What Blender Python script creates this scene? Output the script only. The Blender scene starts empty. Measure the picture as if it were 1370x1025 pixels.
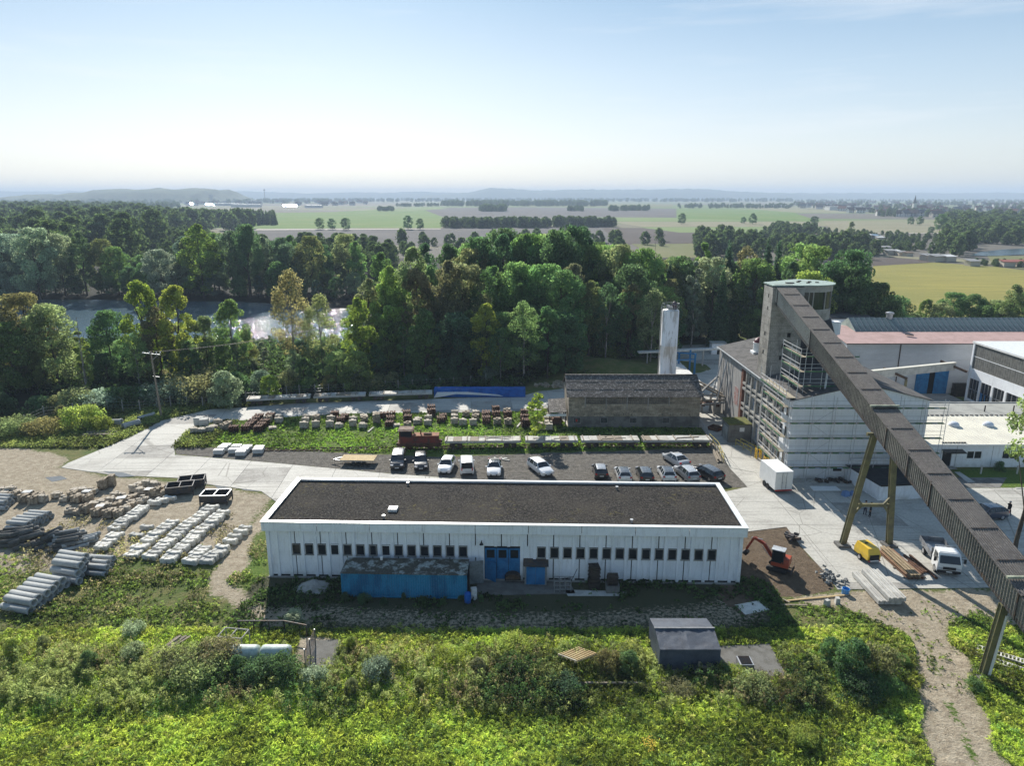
import bpy, bmesh, math, random
import numpy as np
from mathutils import Vector, Matrix

sc = bpy.context.scene
C = sc.collection
PI = math.pi
R = math.radians

# ------------------------------------------------------------------ camera
CAM_H = 35.0
FPX = 950.0
PITCH = math.atan(250.5 / FPX)
cam_data = bpy.data.cameras.new('camera')
cam = bpy.data.objects.new('camera', cam_data)
C.objects.link(cam)
cam.location = (0, 0, CAM_H)
cam.rotation_euler = (PI / 2 - PITCH, 0, 0)
cam_data.sensor_width = 36.0
cam_data.lens = 36.0 * FPX / 1370.0
cam_data.clip_start = 0.5
cam_data.clip_end = 30000
sc.camera = cam

# ------------------------------------------------------------------ light
SUN_AZ = R(-15.0)       # left of the viewing direction
SUN_EL = R(31.5)
world = bpy.data.worlds.new('World')
sc.world = world
world.use_nodes = True
wt = world.node_tree
wt.nodes.clear()
wo = wt.nodes.new('ShaderNodeOutputWorld')
wb = wt.nodes.new('ShaderNodeBackground')
sky = wt.nodes.new('ShaderNodeTexSky')
sky.sky_type = 'NISHITA'
sky.sun_disc = False
sky.sun_elevation = SUN_EL
sky.sun_rotation = SUN_AZ
sky.altitude = 400
sky.air_density = 1.0
sky.dust_density = 0.9
sky.ozone_density = 1.6
wb.inputs['Strength'].default_value = 0.10
# faint high cloud streaks, mixed into the sky by direction
tc = wt.nodes.new('ShaderNodeTexCoord')
mp = wt.nodes.new('ShaderNodeMapping')
mp.inputs['Scale'].default_value = (1.2, 1.2, 14.0)
mp.inputs['Rotation'].default_value = (R(4), R(3), 0)
cn = wt.nodes.new('ShaderNodeTexNoise')
cn.inputs['Scale'].default_value = 2.1
cn.inputs['Detail'].default_value = 7
cn.inputs['Roughness'].default_value = 0.62
cr = wt.nodes.new('ShaderNodeValToRGB')
cr.color_ramp.elements[0].position = 0.52
cr.color_ramp.elements[0].color = (0, 0, 0, 1)
cr.color_ramp.elements[1].position = 0.80
cr.color_ramp.elements[1].color = (0.42, 0.42, 0.42, 1)
cm = wt.nodes.new('ShaderNodeMix')
cm.data_type = 'RGBA'
cm.inputs[7].default_value = (6.2, 6.3, 6.4, 1)
wt.links.new(tc.outputs['Generated'], mp.inputs['Vector'])
wt.links.new(mp.outputs[0], cn.inputs['Vector'])
wt.links.new(cn.outputs['Fac'], cr.inputs[0])
wt.links.new(cr.outputs[0], cm.inputs[0])
hs = wt.nodes.new('ShaderNodeHueSaturation')
hs.inputs['Saturation'].default_value = 1.0
wt.links.new(sky.outputs[0], hs.inputs['Color'])
tn = wt.nodes.new('ShaderNodeMix')
tn.data_type = 'RGBA'
tn.blend_type = 'MULTIPLY'
tn.inputs[0].default_value = 1.0
tn.inputs[7].default_value = (0.98, 1.0, 1.04, 1)
wt.links.new(hs.outputs[0], tn.inputs[6])
gm_ = wt.nodes.new('ShaderNodeGamma')
gm_.inputs['Gamma'].default_value = 0.5
wt.links.new(tn.outputs[2], gm_.inputs['Color'])
sc2_ = wt.nodes.new('ShaderNodeMix')
sc2_.data_type = 'RGBA'
sc2_.blend_type = 'MULTIPLY'
sc2_.inputs[0].default_value = 1.0
sc2_.inputs[7].default_value = (2.0, 2.0, 2.0, 1)
wt.links.new(gm_.outputs[0], sc2_.inputs[6])
# clear upper sky: bluer and deeper with height above the horizon
sz_ = wt.nodes.new('ShaderNodeSeparateXYZ')
wt.links.new(tc.outputs['Generated'], sz_.inputs[0])
er_ = wt.nodes.new('ShaderNodeValToRGB')
e_ = er_.color_ramp.elements
e_[0].position = 0.0
e_[0].color = (0.97, 0.975, 0.98, 1)
e_[1].position = 1.0
e_[1].color = (0.44, 0.63, 0.80, 1)
for p_, c_ in ((0.06, (0.96, 0.97, 0.985, 1)), (0.15, (0.78, 0.87, 0.93, 1)), (0.25, (0.52, 0.69, 0.82, 1)), (0.5, (0.46, 0.65, 0.80, 1))):
 k_ = e_.new(p_)
 k_.color = c_
wt.links.new(sz_.outputs[2], er_.inputs[0])
se_ = wt.nodes.new('ShaderNodeMix')
se_.data_type = 'RGBA'
se_.blend_type = 'MULTIPLY'
se_.inputs[0].default_value = 1.0
wt.links.new(sc2_.outputs[2], se_.inputs[6])
wt.links.new(er_.outputs[0], se_.inputs[7])
wt.links.new(se_.outputs[2], cm.inputs[6])
wt.links.new(cm.outputs[2], wb.inputs['Color'])
wt.links.new(wb.outputs[0], wo.inputs['Surface'])

sun_data = bpy.data.lights.new('sun', 'SUN')
sun_data.energy = 4.9
sun_data.angle = R(0.5)
sun_data.color = (1.0, 0.95, 0.87)
sun = bpy.data.objects.new('sun', sun_data)
C.objects.link(sun)
SUN_DIR = Vector((math.sin(SUN_AZ) * math.cos(SUN_EL), math.cos(SUN_AZ) * math.cos(SUN_EL), math.sin(SUN_EL)))
sun.rotation_euler = SUN_DIR.to_track_quat('Z', 'Y').to_euler()
sun.location = (-60, 100, 120)

sc.view_settings.view_transform = 'Standard'
sc.view_settings.look = 'None'
sc.view_settings.gamma = 1
sc.view_settings.exposure = 0.76
sc.view_settings.use_curve_mapping = False
sc.render.engine = 'CYCLES'
cy = sc.cycles
cy.max_bounces = 6
cy.diffuse_bounces = 3
cy.glossy_bounces = 3
cy.transmission_bounces = 4
cy.transparent_max_bounces = 8
cy.volume_bounces = 0
cy.caustics_reflective = False
cy.caustics_refractive = False
cy.use_denoising = True
cy.use_adaptive_sampling = True
cy.adaptive_threshold = 0.02

# ------------------------------------------------------------------ helpers
_c, _s = math.cos(PITCH), math.sin(PITCH)

def G(u, v, z=0.0):
 """ground point seen at a pixel of the 1370 x 1025 photograph (survey helper)"""
 dx = (u - 685) / FPX
 dy = (v - 512.5) / FPX
 t = (CAM_H - z) / (_s + dy * _c)
 return Vector((dx * t, (_c - dy * _s) * t, z))

def YAT(v, z=0.0):
 return G(685, v, z).y

def XZ(u, v, y):
 dx = (u - 685) / FPX
 dy = (v - 512.5) / FPX
 t = y / (_c - dy * _s)
 return dx * t, CAM_H - (_s + dy * _c) * t

def tag(o, label=None, cat=None, group=None, kind=None):
 if label: o['label'] = label
 if cat: o['category'] = cat
 if group: o['group'] = group
 if kind: o['kind'] = kind
 return o

def thing(name, label, cat, loc=(0, 0, 0), rot=0.0, group=None):
 o = bpy.data.objects.new(name, None)
 C.objects.link(o)
 o.empty_display_size = 0.2
 o.location = loc
 o.rotation_euler = (0, 0, rot)
 return tag(o, label, cat, group)

def linkmesh(name, me, parent=None, loc=None, rot=None, scale=None):
 o = bpy.data.objects.new(name, me)
 C.objects.link(o)
 if parent: o.parent = parent
 if loc is not None: o.location = loc
 if rot is not None: o.rotation_euler = rot
 if scale is not None: o.scale = scale
 return o

_kids = {}

def copy_tree(o, parent=None):
 c = o.copy()
 C.objects.link(c)
 if parent: c.parent = parent
 for ch in list(o.children):
  copy_tree(ch, c)
 return c

class MB:
 def __init__(self):
  self.v = []
  self.f = []
  self.m = []
  self.cur = 0
  self.smooth = False

 def add(self, vs, fs):
  n = len(self.v)
  self.v.extend(tuple(p) for p in vs)
  for f in fs:
   self.f.append(tuple(i + n for i in f))
   self.m.append(self.cur)
  return self

 def box(self, c, s, rz=0.0, taper=1.0, tilt=None):
  hx, hy, hz = s[0] / 2, s[1] / 2, s[2] / 2
  P = []
  for z in (-1, 1):
   k = taper if z > 0 else 1.0
   for x, y in ((-1, -1), (1, -1), (1, 1), (-1, 1)):
    P.append(Vector((x * hx * k, y * hy * k, z * hz)))
  M = Matrix.Rotation(rz, 3, 'Z')
  if tilt: M = M @ Matrix.Rotation(tilt[0], 3, 'X') @ Matrix.Rotation(tilt[1], 3, 'Y')
  c = Vector(c)
  P = [M @ p + c for p in P]
  return self.add(P, [(3, 2, 1, 0), (4, 5, 6, 7), (0, 1, 5, 4), (1, 2, 6, 5), (2, 3, 7, 6), (3, 0, 4, 7)])

 def bx(self, x0, x1, y0, y1, z0, z1):
  return self.box(((x0 + x1) / 2, (y0 + y1) / 2, (z0 + z1) / 2), (x1 - x0, y1 - y0, z1 - z0))

 def beam(self, a, b, w, h=None, up=(0, 0, 1)):
  """box bar from a to b, w wide, h deep"""
  h = h or w
  a, b = Vector(a), Vector(b)
  d = (b - a)
  if d.length < 1e-6: return self
  d.normalize()
  up = Vector(up)
  if abs(d.dot(up)) > 0.98: up = Vector((0, 1, 0))
  s = d.cross(up).normalized()
  t = s.cross(d).normalized()
  P = []
  for e in (a, b):
   for i, j in ((-1, -1), (1, -1), (1, 1), (-1, 1)):
    P.append(e + s * (i * w / 2) + t * (j * h / 2))
  return self.add(P, [(3, 2, 1, 0), (4, 5, 6, 7), (0, 1, 5, 4), (1, 2, 6, 5), (2, 3, 7, 6), (3, 0, 4, 7)])

 def tube(self, a, b, r, r2=None, n=10, cap=True):
  r2 = r if r2 is None else r2
  a, b = Vector(a), Vector(b)
  d = (b - a).normalized()
  up = Vector((0, 0, 1)) if abs(d.z) < 0.95 else Vector((1, 0, 0))
  s = d.cross(up).normalized()
  t = s.cross(d)
  P = []
  for e, rr in ((a, r), (b, r2)):
   for i in range(n):
    q = 2 * PI * i / n
    P.append(e + s * (math.cos(q) * rr) + t * (math.sin(q) * rr))
  F = [(i, (i + 1) % n, n + (i + 1) % n, n + i) for i in range(n)]
  if cap:
   F.append(tuple(range(n))[::-1])
   F.append(tuple(range(n, 2 * n)))
  return self.add(P, F)

 def pipe(self, a, b, r, wall=0.06, n=14):
  """hollow pipe with open ends and a collar at b"""
  a, b = Vector(a), Vector(b)
  d = (b - a).normalized()
  up = Vector((0, 0, 1)) if abs(d.z) < 0.95 else Vector((1, 0, 0))
  s = d.cross(up).normalized()
  t = s.cross(d)
  rings = [(a, r), (b - d * 0.25, r), (b - d * 0.2, r * 1.12), (b, r * 1.12), (b, r - wall), (a, r - wall)]
  P = []
  for e, rr in rings:
   for i in range(n):
    q = 2 * PI * i / n
    P.append(e + s * (math.cos(q) * rr) + t * (math.sin(q) * rr))
  F = []
  m = len(rings)
  for k in range(m):
   k2 = (k + 1) % m
   for i in range(n):
    j = (i + 1) % n
    F.append((k * n + i, k * n + j, k2 * n + j, k2 * n + i))
  return self.add(P, F)

 def prism(self, poly, z0, z1):
  n = len(poly)
  a = sum(poly[i][0] * poly[(i + 1) % n][1] - poly[(i + 1) % n][0] * poly[i][1] for i in range(n))
  if a < 0: poly = poly[::-1]
  P = [(p[0], p[1], z0) for p in poly] + [(p[0], p[1], z1) for p in poly]
  F = [tuple(range(n))[::-1], tuple(range(n, 2 * n))] + [(i, (i + 1) % n, n + (i + 1) % n, n + i) for i in range(n)]
  return self.add(P, F)

 def sheet(self, poly, z):
  n = len(poly)
  a = sum(poly[i][0] * poly[(i + 1) % n][1] - poly[(i + 1) % n][0] * poly[i][1] for i in range(n))
  if a < 0: poly = poly[::-1]
  return self.add([(p[0], p[1], z) for p in poly], [tuple(range(n))])

 def quad(self, a, b, c, d):
  return self.add([a, b, c, d], [(0, 1, 2, 3)])

 def slab(self, P, th):
  """quad P thickened downward by th along its normal"""
  P = [Vector(p) for p in P]
  nrm = (P[1] - P[0]).cross(P[2] - P[0]).normalized()
  if nrm.z < 0:
   P = P[::-1]
   nrm = -nrm
  Q = [p - nrm * th for p in P]
  n = len(P)
  return self.add(P + Q, [tuple(range(n)), tuple(range(n, 2 * n))[::-1]] + [((i + 1) % n, i, n + i, n + (i + 1) % n) for i in range(n)])

 def lathe(self, prof, c=(0, 0, 0), n=16, cap=True):
  P = []
  for r, z in prof:
   for i in range(n):
    q = 2 * PI * i / n
    P.append((c[0] + r * math.cos(q), c[1] + r * math.sin(q), c[2] + z))
  F = []
  for k in range(len(prof) - 1):
   for i in range(n):
    j = (i + 1) % n
    F.append((k * n + i, k * n + j, (k + 1) * n + j, (k + 1) * n + i))
  if cap:
   F.append(tuple(range(n))[::-1])
   m = (len(prof) - 1) * n
   F.append(tuple(range(m, m + n)))
  return self.add(P, F)

 def mesh(self, name, mats):
  me = bpy.data.meshes.new(name)
  me.from_pydata(self.v, [], self.f)
  if not isinstance(mats, (list, tuple)): mats = [mats]
  for m in mats: me.materials.append(m)
  if len(mats) > 1: me.polygons.foreach_set('material_index', self.m)
  if self.smooth: me.polygons.foreach_set('use_smooth', [True] * len(self.f))
  me.update()
  return me

 def build(self, name, mats, parent=None, loc=None, rot=None):
  return linkmesh(name, self.mesh(name, mats), parent, loc, rot)

def ordw(n):
 w = ['first', 'second', 'third', 'fourth', 'fifth', 'sixth', 'seventh', 'eighth', 'ninth', 'tenth', 'eleventh',
         'twelfth', 'thirteenth', 'fourteenth', 'fifteenth', 'sixteenth', 'seventeenth', 'eighteenth', 'nineteenth']
 t = {20: 'twent', 30: 'thirt', 40: 'fort', 50: 'fift', 60: 'sixt', 70: 'sevent', 80: 'eight', 90: 'ninet'}
 if n <= 19: return w[n - 1]
 d = n // 10 * 10
 if n % 10 == 0: return t.get(d, 'hundred') + 'ieth'
 return t.get(d, 'hundred') + 'y-' + w[n % 10 - 1]

# ------------------------------------------------------------------ materials
def newmat(name):
 m = bpy.data.materials.new(name)
 m.use_nodes = True
 nt = m.node_tree
 b = nt.nodes['Principled BSDF']
 return m, nt, b

def rgb(c):
 return (c[0], c[1], c[2], 1.0)

def noise(nt, vec, scale, detail=4, rough=0.6, dist=0.0):
 n = nt.nodes.new('ShaderNodeTexNoise')
 n.inputs['Scale'].default_value = scale
 n.inputs['Detail'].default_value = detail
 n.inputs['Roughness'].default_value = rough
 n.inputs['Distortion'].default_value = dist
 if vec is not None: nt.links.new(vec, n.inputs['Vector'])
 return n.outputs['Fac']

def ramp(nt, fac, lo, hi, a=0.0, b=1.0):
 n = nt.nodes.new('ShaderNodeMapRange')
 n.interpolation_type = 'SMOOTHSTEP'
 n.inputs['From Min'].default_value = lo
 n.inputs['From Max'].default_value = hi
 n.inputs['To Min'].default_value = a
 n.inputs['To Max'].default_value = b
 nt.links.new(fac, n.inputs['Value'])
 return n.outputs[0]

def mixc(nt, fac, a, b):
 n = nt.nodes.new('ShaderNodeMix')
 n.data_type = 'RGBA'
 for sock, val in ((n.inputs[0], fac), (n.inputs[6], a), (n.inputs[7], b)):
  if hasattr(val, 'is_linked') or hasattr(val, 'links'): nt.links.new(val, sock)
  elif isinstance(val, (int, float)): sock.default_value = val
  else: sock.default_value = rgb(val)
 return n.outputs[2]

def math_(nt, op, a, b=0.0):
 n = nt.nodes.new('ShaderNodeMath')
 n.operation = op
 for sock, val in ((n.inputs[0], a), (n.inputs[1], b)):
  if isinstance(val, (int, float)): sock.default_value = val
  else: nt.links.new(val, sock)
 return n.outputs[0]

def coords(nt, kind='Object'):
 if kind == 'World':
  return nt.nodes.new('ShaderNodeNewGeometry').outputs['Position']
 return nt.nodes.new('ShaderNodeTexCoord').outputs[kind]

def bump(nt, b, h, strength=0.4, dist=0.05):
 n = nt.nodes.new('ShaderNodeBump')
 n.inputs['Strength'].default_value = strength
 n.inputs['Distance'].default_value = dist
 nt.links.new(h, n.inputs['Height'])
 nt.links.new(n.outputs[0], b.inputs['Normal'])

def M(name, col, rough=0.8, metal=0.0, col2=None, scale=1.5, fine=18.0, var=0.25, bmp=0.25, bdist=0.02, lo=0.42, hi=0.62,
      space='Object', spec=0.22, stretch=None):
 m, nt, b = newmat(name)
 vec = coords(nt, space)
 if stretch:
  mpn = nt.nodes.new('ShaderNodeMapping')
  mpn.inputs['Scale'].default_value = stretch
  nt.links.new(vec, mpn.inputs['Vector'])
  vec = mpn.outputs[0]
 n1 = noise(nt, vec, scale, 6, 0.65)
 n2 = noise(nt, vec, fine, 3, 0.6)
 c2 = col2 or tuple(x * (1 - var * 1.4) for x in col)
 base = mixc(nt, ramp(nt, n1, lo, hi), col, c2)
 dark = nt.nodes.new('ShaderNodeMix')
 dark.data_type = 'RGBA'
 dark.blend_type = 'MULTIPLY'
 dark.inputs[0].default_value = 1.0
 nt.links.new(base, dark.inputs[6])
 v = ramp(nt, n2, 0.3, 0.7, 1 - var, 1 + var * 0.6)
 nt.links.new(v, dark.inputs[7])
 nt.links.new(dark.outputs[2], b.inputs['Base Color'])
 b.inputs['Roughness'].default_value = rough
 b.inputs['Metallic'].default_value = metal
 b.inputs['Specular IOR Level'].default_value = spec
 if name == 'white_wall':       # rain streaks and splash dirt
  ms = nt.nodes.new('ShaderNodeMapping')
  ms.inputs['Scale'].default_value = (2.5, 2.5, 0.22)
  nt.links.new(vec, ms.inputs['Vector'])
  st = ramp(nt, noise(nt, ms.outputs[0], 1.6, 6, 0.75), 0.50, 0.72, 0, 0.42)
  sz = nt.nodes.new('ShaderNodeSeparateXYZ')
  nt.links.new(vec, sz.inputs[0])
  low = math_(nt, 'MULTIPLY', ramp(nt, sz.outputs[2], 0.9, 0.0), ramp(nt, n1, 0.35, 0.6, 0, 0.6))
  nt.links.new(mixc(nt, math_(nt, 'MAXIMUM', st, low), dark.outputs[2], (0.33, 0.31, 0.27)), b.inputs['Base Color'])
 if bmp: bump(nt, b, n2, bmp, bdist)
 return m

def paint(name, col, rough=0.25, coat=0.6, metal=0.0):
 m, nt, b = newmat(name)
 vec = coords(nt)
 n1 = noise(nt, vec, 3.0, 5)
 nt.links.new(mixc(nt, ramp(nt, n1, 0.35, 0.75, 0, 1), col, tuple(x * 0.88 + 0.008 for x in col)), b.inputs['Base Color'])
 nt.links.new(ramp(nt, n1, 0.3, 0.8, rough, rough + 0.12), b.inputs['Roughness'])
 b.inputs['Metallic'].default_value = metal
 b.inputs['Coat Weight'].default_value = coat
 b.inputs['Coat Roughness'].default_value = 0.08
 return m

def corrugated(name, col, col2, pitch=0.18, axis=0, rough=0.8, depth=0.5, metal=0.0, scale=0.7):
 """fine sheet corrugation as relief, lichen and soot as colour"""
 m, nt, b = newmat(name)
 vec = coords(nt)
 sep = nt.nodes.new('ShaderNodeSeparateXYZ')
 nt.links.new(vec, sep.inputs[0])
 w = math_(nt, 'SINE', math_(nt, 'MULTIPLY', sep.outputs[axis], 2 * PI / pitch))
 n1 = noise(nt, vec, scale, 7, 0.7)
 n2 = noise(nt, vec, 4.5, 6, 0.8)
 base = mixc(nt, ramp(nt, n1, 0.4, 0.62), col, col2)
 base = mixc(nt, ramp(nt, n2, 0.52, 0.66), base, tuple(min(.5, x * 1.5 + 0.02) for x in col))
 base = mixc(nt, ramp(nt, n2, 0.46, 0.34), base, tuple(x * .6 for x in col2))
 nt.links.new(base, b.inputs['Base Color'])
 b.inputs['Roughness'].default_value = rough
 b.inputs['Metallic'].default_value = metal
 bump(nt, b, math_(nt, 'ADD', w, math_(nt, 'MULTIPLY', n2, 1.0)), depth, pitch * 0.25)
 return m

def leafmat(name, col, trans=0.45, use_obj=True, var=0.5):
 m, nt, b = newmat(name)
 nt.nodes.remove(b)
 out = nt.nodes['Material Output']
 oi = nt.nodes.new('ShaderNodeObjectInfo')
 geo = nt.nodes.new('ShaderNodeNewGeometry')
 at = nt.nodes.new('ShaderNodeAttribute')
 at.attribute_name = 'tint'
 mul = nt.nodes.new('ShaderNodeMix')
 mul.data_type = 'RGBA'
 mul.blend_type = 'MULTIPLY'
 mul.inputs[0].default_value = 1.0
 if use_obj: nt.links.new(oi.outputs['Color'], mul.inputs[6])
 else: mul.inputs[6].default_value = rgb(col)
 v = ramp(nt, at.outputs['Fac'], 0.0, 1.0, 1 - var, 1 + var)
 nt.links.new(v, mul.inputs[7])
 hue = nt.nodes.new('ShaderNodeHueSaturation')
 nt.links.new(mul.outputs[2], hue.inputs['Color'])
 nt.links.new(ramp(nt, noise(nt, coords(nt), 0.55, 3), 0.3, 0.7, 0.488, 0.515), hue.inputs['Hue'])
 d = nt.nodes.new('ShaderNodeBsdfDiffuse')
 t = nt.nodes.new('ShaderNodeBsdfTranslucent')
 g = nt.nodes.new('ShaderNodeBsdfGlossy')
 g.inputs['Roughness'].default_value = 0.6
 g.inputs['Color'].default_value = (0.7, 0.75, 0.7, 1)
 nt.links.new(hue.outputs[0], d.inputs['Color'])
 h2 = nt.nodes.new('ShaderNodeHueSaturation')
 h2.inputs['Hue'].default_value = 0.502
 h2.inputs['Saturation'].default_value = 1.1
 h2.inputs['Value'].default_value = 2.25
 nt.links.new(hue.outputs[0], h2.inputs['Color'])
 nt.links.new(h2.outputs[0], t.inputs['Color'])
 m1 = nt.nodes.new('ShaderNodeMixShader')
 m1.inputs[0].default_value = trans
 nt.links.new(d.outputs[0], m1.inputs[1])
 nt.links.new(t.outputs[0], m1.inputs[2])
 m2 = nt.nodes.new('ShaderNodeMixShader')
 m2.inputs[0].default_value = 0.018
 nt.links.new(m1.outputs[0], m2.inputs[1])
 nt.links.new(g.outputs[0], m2.inputs[2])
 nt.links.new(m2.outputs[0], out.inputs['Surface'])
 return m

K = {}
K['white_wall'] = M('white_wall', (0.83, 0.85, 0.87), 0.7, col2=(0.76, 0.78, 0.80), scale=0.5, var=0.06, bmp=0.1)
K['coping'] = M('white_metal_coping', (0.8, 0.8, 0.78), 0.3, col2=(0.7, 0.7, 0.68), metal=0.1, var=0.05, bmp=0.0)
K['joint'] = M('black_rubber_joint', (0.03, 0.03, 0.03), 0.8)
K['roof_gravel'] = None
K['concrete'] = M('grey_concrete', (0.36, 0.35, 0.32), 0.9, col2=(0.25, 0.24, 0.22), scale=0.8, var=0.18, bmp=0.3)
K['concrete_light'] = M('pale_concrete', (0.50, 0.49, 0.45), 0.9, col2=(0.38, 0.37, 0.34), scale=0.9, var=0.15)
K['concrete_dark'] = M('stained_concrete', (0.20, 0.195, 0.18), 0.9, col2=(0.12, 0.115, 0.105), scale=0.7, var=0.25)
K['kerbstone'] = M('white_kerb_concrete', (0.68, 0.66, 0.60), 0.9, col2=(0.52, 0.50, 0.44), scale=1.3, var=0.15)
K['pipe'] = M('concrete_pipe', (0.40, 0.41, 0.40), 0.85, col2=(0.31, 0.32, 0.31), scale=1.2, var=0.15)
K['pipe_dark'] = M('dark_weathered_pipe', (0.09, 0.088, 0.08), 0.9, col2=(0.16, 0.155, 0.14), scale=1.5, var=0.3)
K['blue_steel'] = M('blue_painted_steel', (0.03, 0.17, 0.36), 0.55, col2=(0.02, 0.12, 0.27), scale=1.2, var=0.18, bmp=0.1)
K['blue_container'] = M('blue_container_paint', (0.035, 0.24, 0.42), 0.5, col2=(0.025, 0.14, 0.27), scale=1.0, var=0.25, bmp=0.1, stretch=(1, 1, 0.3))
K['steel'] = M('galvanised_steel', (0.42, 0.43, 0.44), 0.45, metal=0.7, col2=(0.33, 0.34, 0.35), var=0.1, bmp=0.05)
K['dark_steel'] = M('dark_steel', (0.06, 0.06, 0.065), 0.6, metal=0.3, col2=(0.10, 0.07, 0.05), var=0.2)
K['rust'] = M('rusty_iron', (0.13, 0.065, 0.035), 0.85, col2=(0.07, 0.035, 0.025), scale=2.5, var=0.35)
K['wood'] = M('weathered_timber', (0.30, 0.25, 0.19), 0.85, col2=(0.20, 0.17, 0.13), scale=2, var=0.25, stretch=(1, 4, 1))
K['wood_new'] = M('pale_new_timber', (0.50, 0.38, 0.20), 0.8, col2=(0.42, 0.30, 0.15), var=0.15)
K['wood_dark'] = M('dark_old_timber', (0.075, 0.06, 0.048), 0.9, col2=(0.045, 0.038, 0.032), var=0.3)
K['wood_deck'] = M('bleached_wagon_planks', (0.50, 0.48, 0.42), 0.75, col2=(0.28, 0.26, 0.23), scale=1.2, var=0.25, stretch=(1, 3, 1))
K['olive'] = M('olive_steel_leg', (0.19, 0.175, 0.085), 0.6, col2=(0.13, 0.12, 0.07), scale=1.2, var=0.2)
K['yellow'] = paint('yellow_machine_paint', (0.75, 0.48, 0.02), 0.4, 0.3)
K['orange'] = paint('orange_machine_paint', (0.36, 0.05, 0.015), 0.4, 0.3)
K['glass'] = None
K['tyre'] = M('black_tyre', (0.025, 0.025, 0.025), 0.85, var=0.15)
K['rim'] = M('alloy_rim', (0.5, 0.5, 0.52), 0.3, metal=0.8, var=0.08, bmp=0)
K['red'] = M('red_lamp', (0.45, 0.02, 0.015), 0.2, var=0.1, bmp=0)
K['lampglass'] = M('clear_lamp', (0.7, 0.7, 0.72), 0.12, metal=0.3, var=0.05, bmp=0)
K['plate'] = M('number_plate', (0.7, 0.7, 0.68), 0.5, var=0.05, bmp=0)
K['black'] = M('black_plastic', (0.02, 0.02, 0.022), 0.5, var=0.15)
K['brickwall'] = M('grey_block_masonry', (0.30, 0.26, 0.20), 0.95, col2=(0.155, 0.135, 0.105), scale=0.9, fine=6, var=0.35, bmp=0.5, bdist=0.05)
K['redbrick'] = M('red_brick', (0.20, 0.085, 0.055), 0.9, col2=(0.12, 0.055, 0.04), scale=1, var=0.3)
K['roof_eternit'] = M('dark_mottled_sheet_roof', (0.085, 0.078, 0.07), 0.85, col2=(0.24, 0.22, 0.20), scale=2.8, fine=9, lo=.5, hi=.6, var=0.6, bmp=0.4)
K['mill_roof'] = M('weathered_felt_roof', (0.11, 0.105, 0.10), 0.9, col2=(0.065, 0.062, 0.06), scale=0.9, var=0.4)
K['pink_roof'] = M('pale_pink_sheet_roof', (0.47, 0.32, 0.29), 0.7, col2=(0.40, 0.27, 0.24), scale=0.4, var=0.06)
K['copper_green'] = M('green_roof_sheet', (0.32, 0.40, 0.36), 0.7, col2=(0.25, 0.31, 0.28), scale=0.8, var=0.12)
K['white_roof'] = M('white_sheet_roof', (0.72, 0.69, 0.58), 0.6, col2=(0.64, 0.61, 0.52), scale=0.5, var=0.05, bmp=0.05)
K['pale_flat'] = M('pale_bitumen_roof', (0.34, 0.34, 0.31), 0.85, col2=(0.26, 0.26, 0.24), scale=0.4, var=0.12)
K['black_flat'] = M('black_bitumen_roof', (0.03, 0.032, 0.035), 0.9, var=0.25)
K['gallery_side_pale'] = corrugated('pale_corrugated_side', (0.36, 0.345, 0.30), (0.25, 0.24, 0.21), 0.30, 1, 0.9, 0.4, scale=0.28)
K['gallery_roof'] = corrugated('lichened_corrugated_roof', (0.135, 0.12, 0.105), (0.10, 0.088, 0.078), 0.177, 0, 0.9, 0.5)
K['gallery_side'] = corrugated('soot_corrugated_side', (0.17, 0.16, 0.135), (0.09, 0.085, 0.075), 0.30, 1, 0.9, 0.5, scale=0.28)
K['tarp_blue'] = M('blue_tarpaulin', (0.02, 0.13, 0.45), 0.45, col2=(0.015, 0.09, 0.33), scale=1, var=0.2)
K['tarp_grey'] = M('slate_grey_tarpaulin', (0.075, 0.09, 0.115), 0.55, col2=(0.055, 0.065, 0.085), scale=1.2, var=0.15, bmp=0.5, bdist=0.08)
K['foil'] = M('white_foil', (0.62, 0.61, 0.57), 0.35, col2=(0.6, 0.6, 0.58), scale=3, var=0.12, bmp=0.5)
K['moss'] = M('moss', (0.14, 0.15, 0.03), 0.95, col2=(0.10, 0.09, 0.04), scale=2.5, var=0.4)
K['stone'] = M('pale_stone_pavers', (0.56, 0.50, 0.41), 0.9, col2=(0.34, 0.29, 0.22), scale=2.3, fine=9, var=0.35, bmp=0.5, bdist=0.05, space='World')
K['stone_brown'] = M('brown_stone_pavers', (0.42, 0.35, 0.26), 0.9, col2=(0.22, 0.18, 0.13), scale=2.3, fine=9, var=0.35, bmp=0.5, bdist=0.05, space='World')
K['green_plank'] = M('green_scaffold_board', (0.06, 0.17, 0.08), 0.7, col2=(0.04, 0.10, 0.05), var=0.2)
K['deck_plank'] = M('scaffold_deck_timber', (0.38, 0.33, 0.24), 0.85, col2=(0.25, 0.22, 0.17), var=0.2)
K['bark'] = M('tree_bark', (0.10, 0.08, 0.06), 0.95, col2=(0.06, 0.05, 0.04), scale=2, var=0.3)
K['birch_bark'] = M('pale_bark', (0.32, 0.30, 0.26), 0.9, col2=(0.14, 0.12, 0.10), scale=3, var=0.3)
K['leaf'] = leafmat('leaves', (0.05, 0.09, 0.02), 0.45, True, 0.5)
K['white_plastic'] = M('white_panel', (0.78, 0.78, 0.76), 0.45, var=0.05, bmp=0)
K['skin'] = M('skin', (0.45, 0.27, 0.19), 0.6, var=0.08)
K['hair'] = M('dark_hair', (0.03, 0.02, 0.015), 0.8)
K['hair_grey'] = M('grey_hair', (0.35, 0.34, 0.33), 0.8)
K['navy'] = M('navy_cloth', (0.02, 0.025, 0.05), 0.9)
K['darkcloth'] = M('dark_cloth', (0.015, 0.016, 0.02), 0.9)
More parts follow.
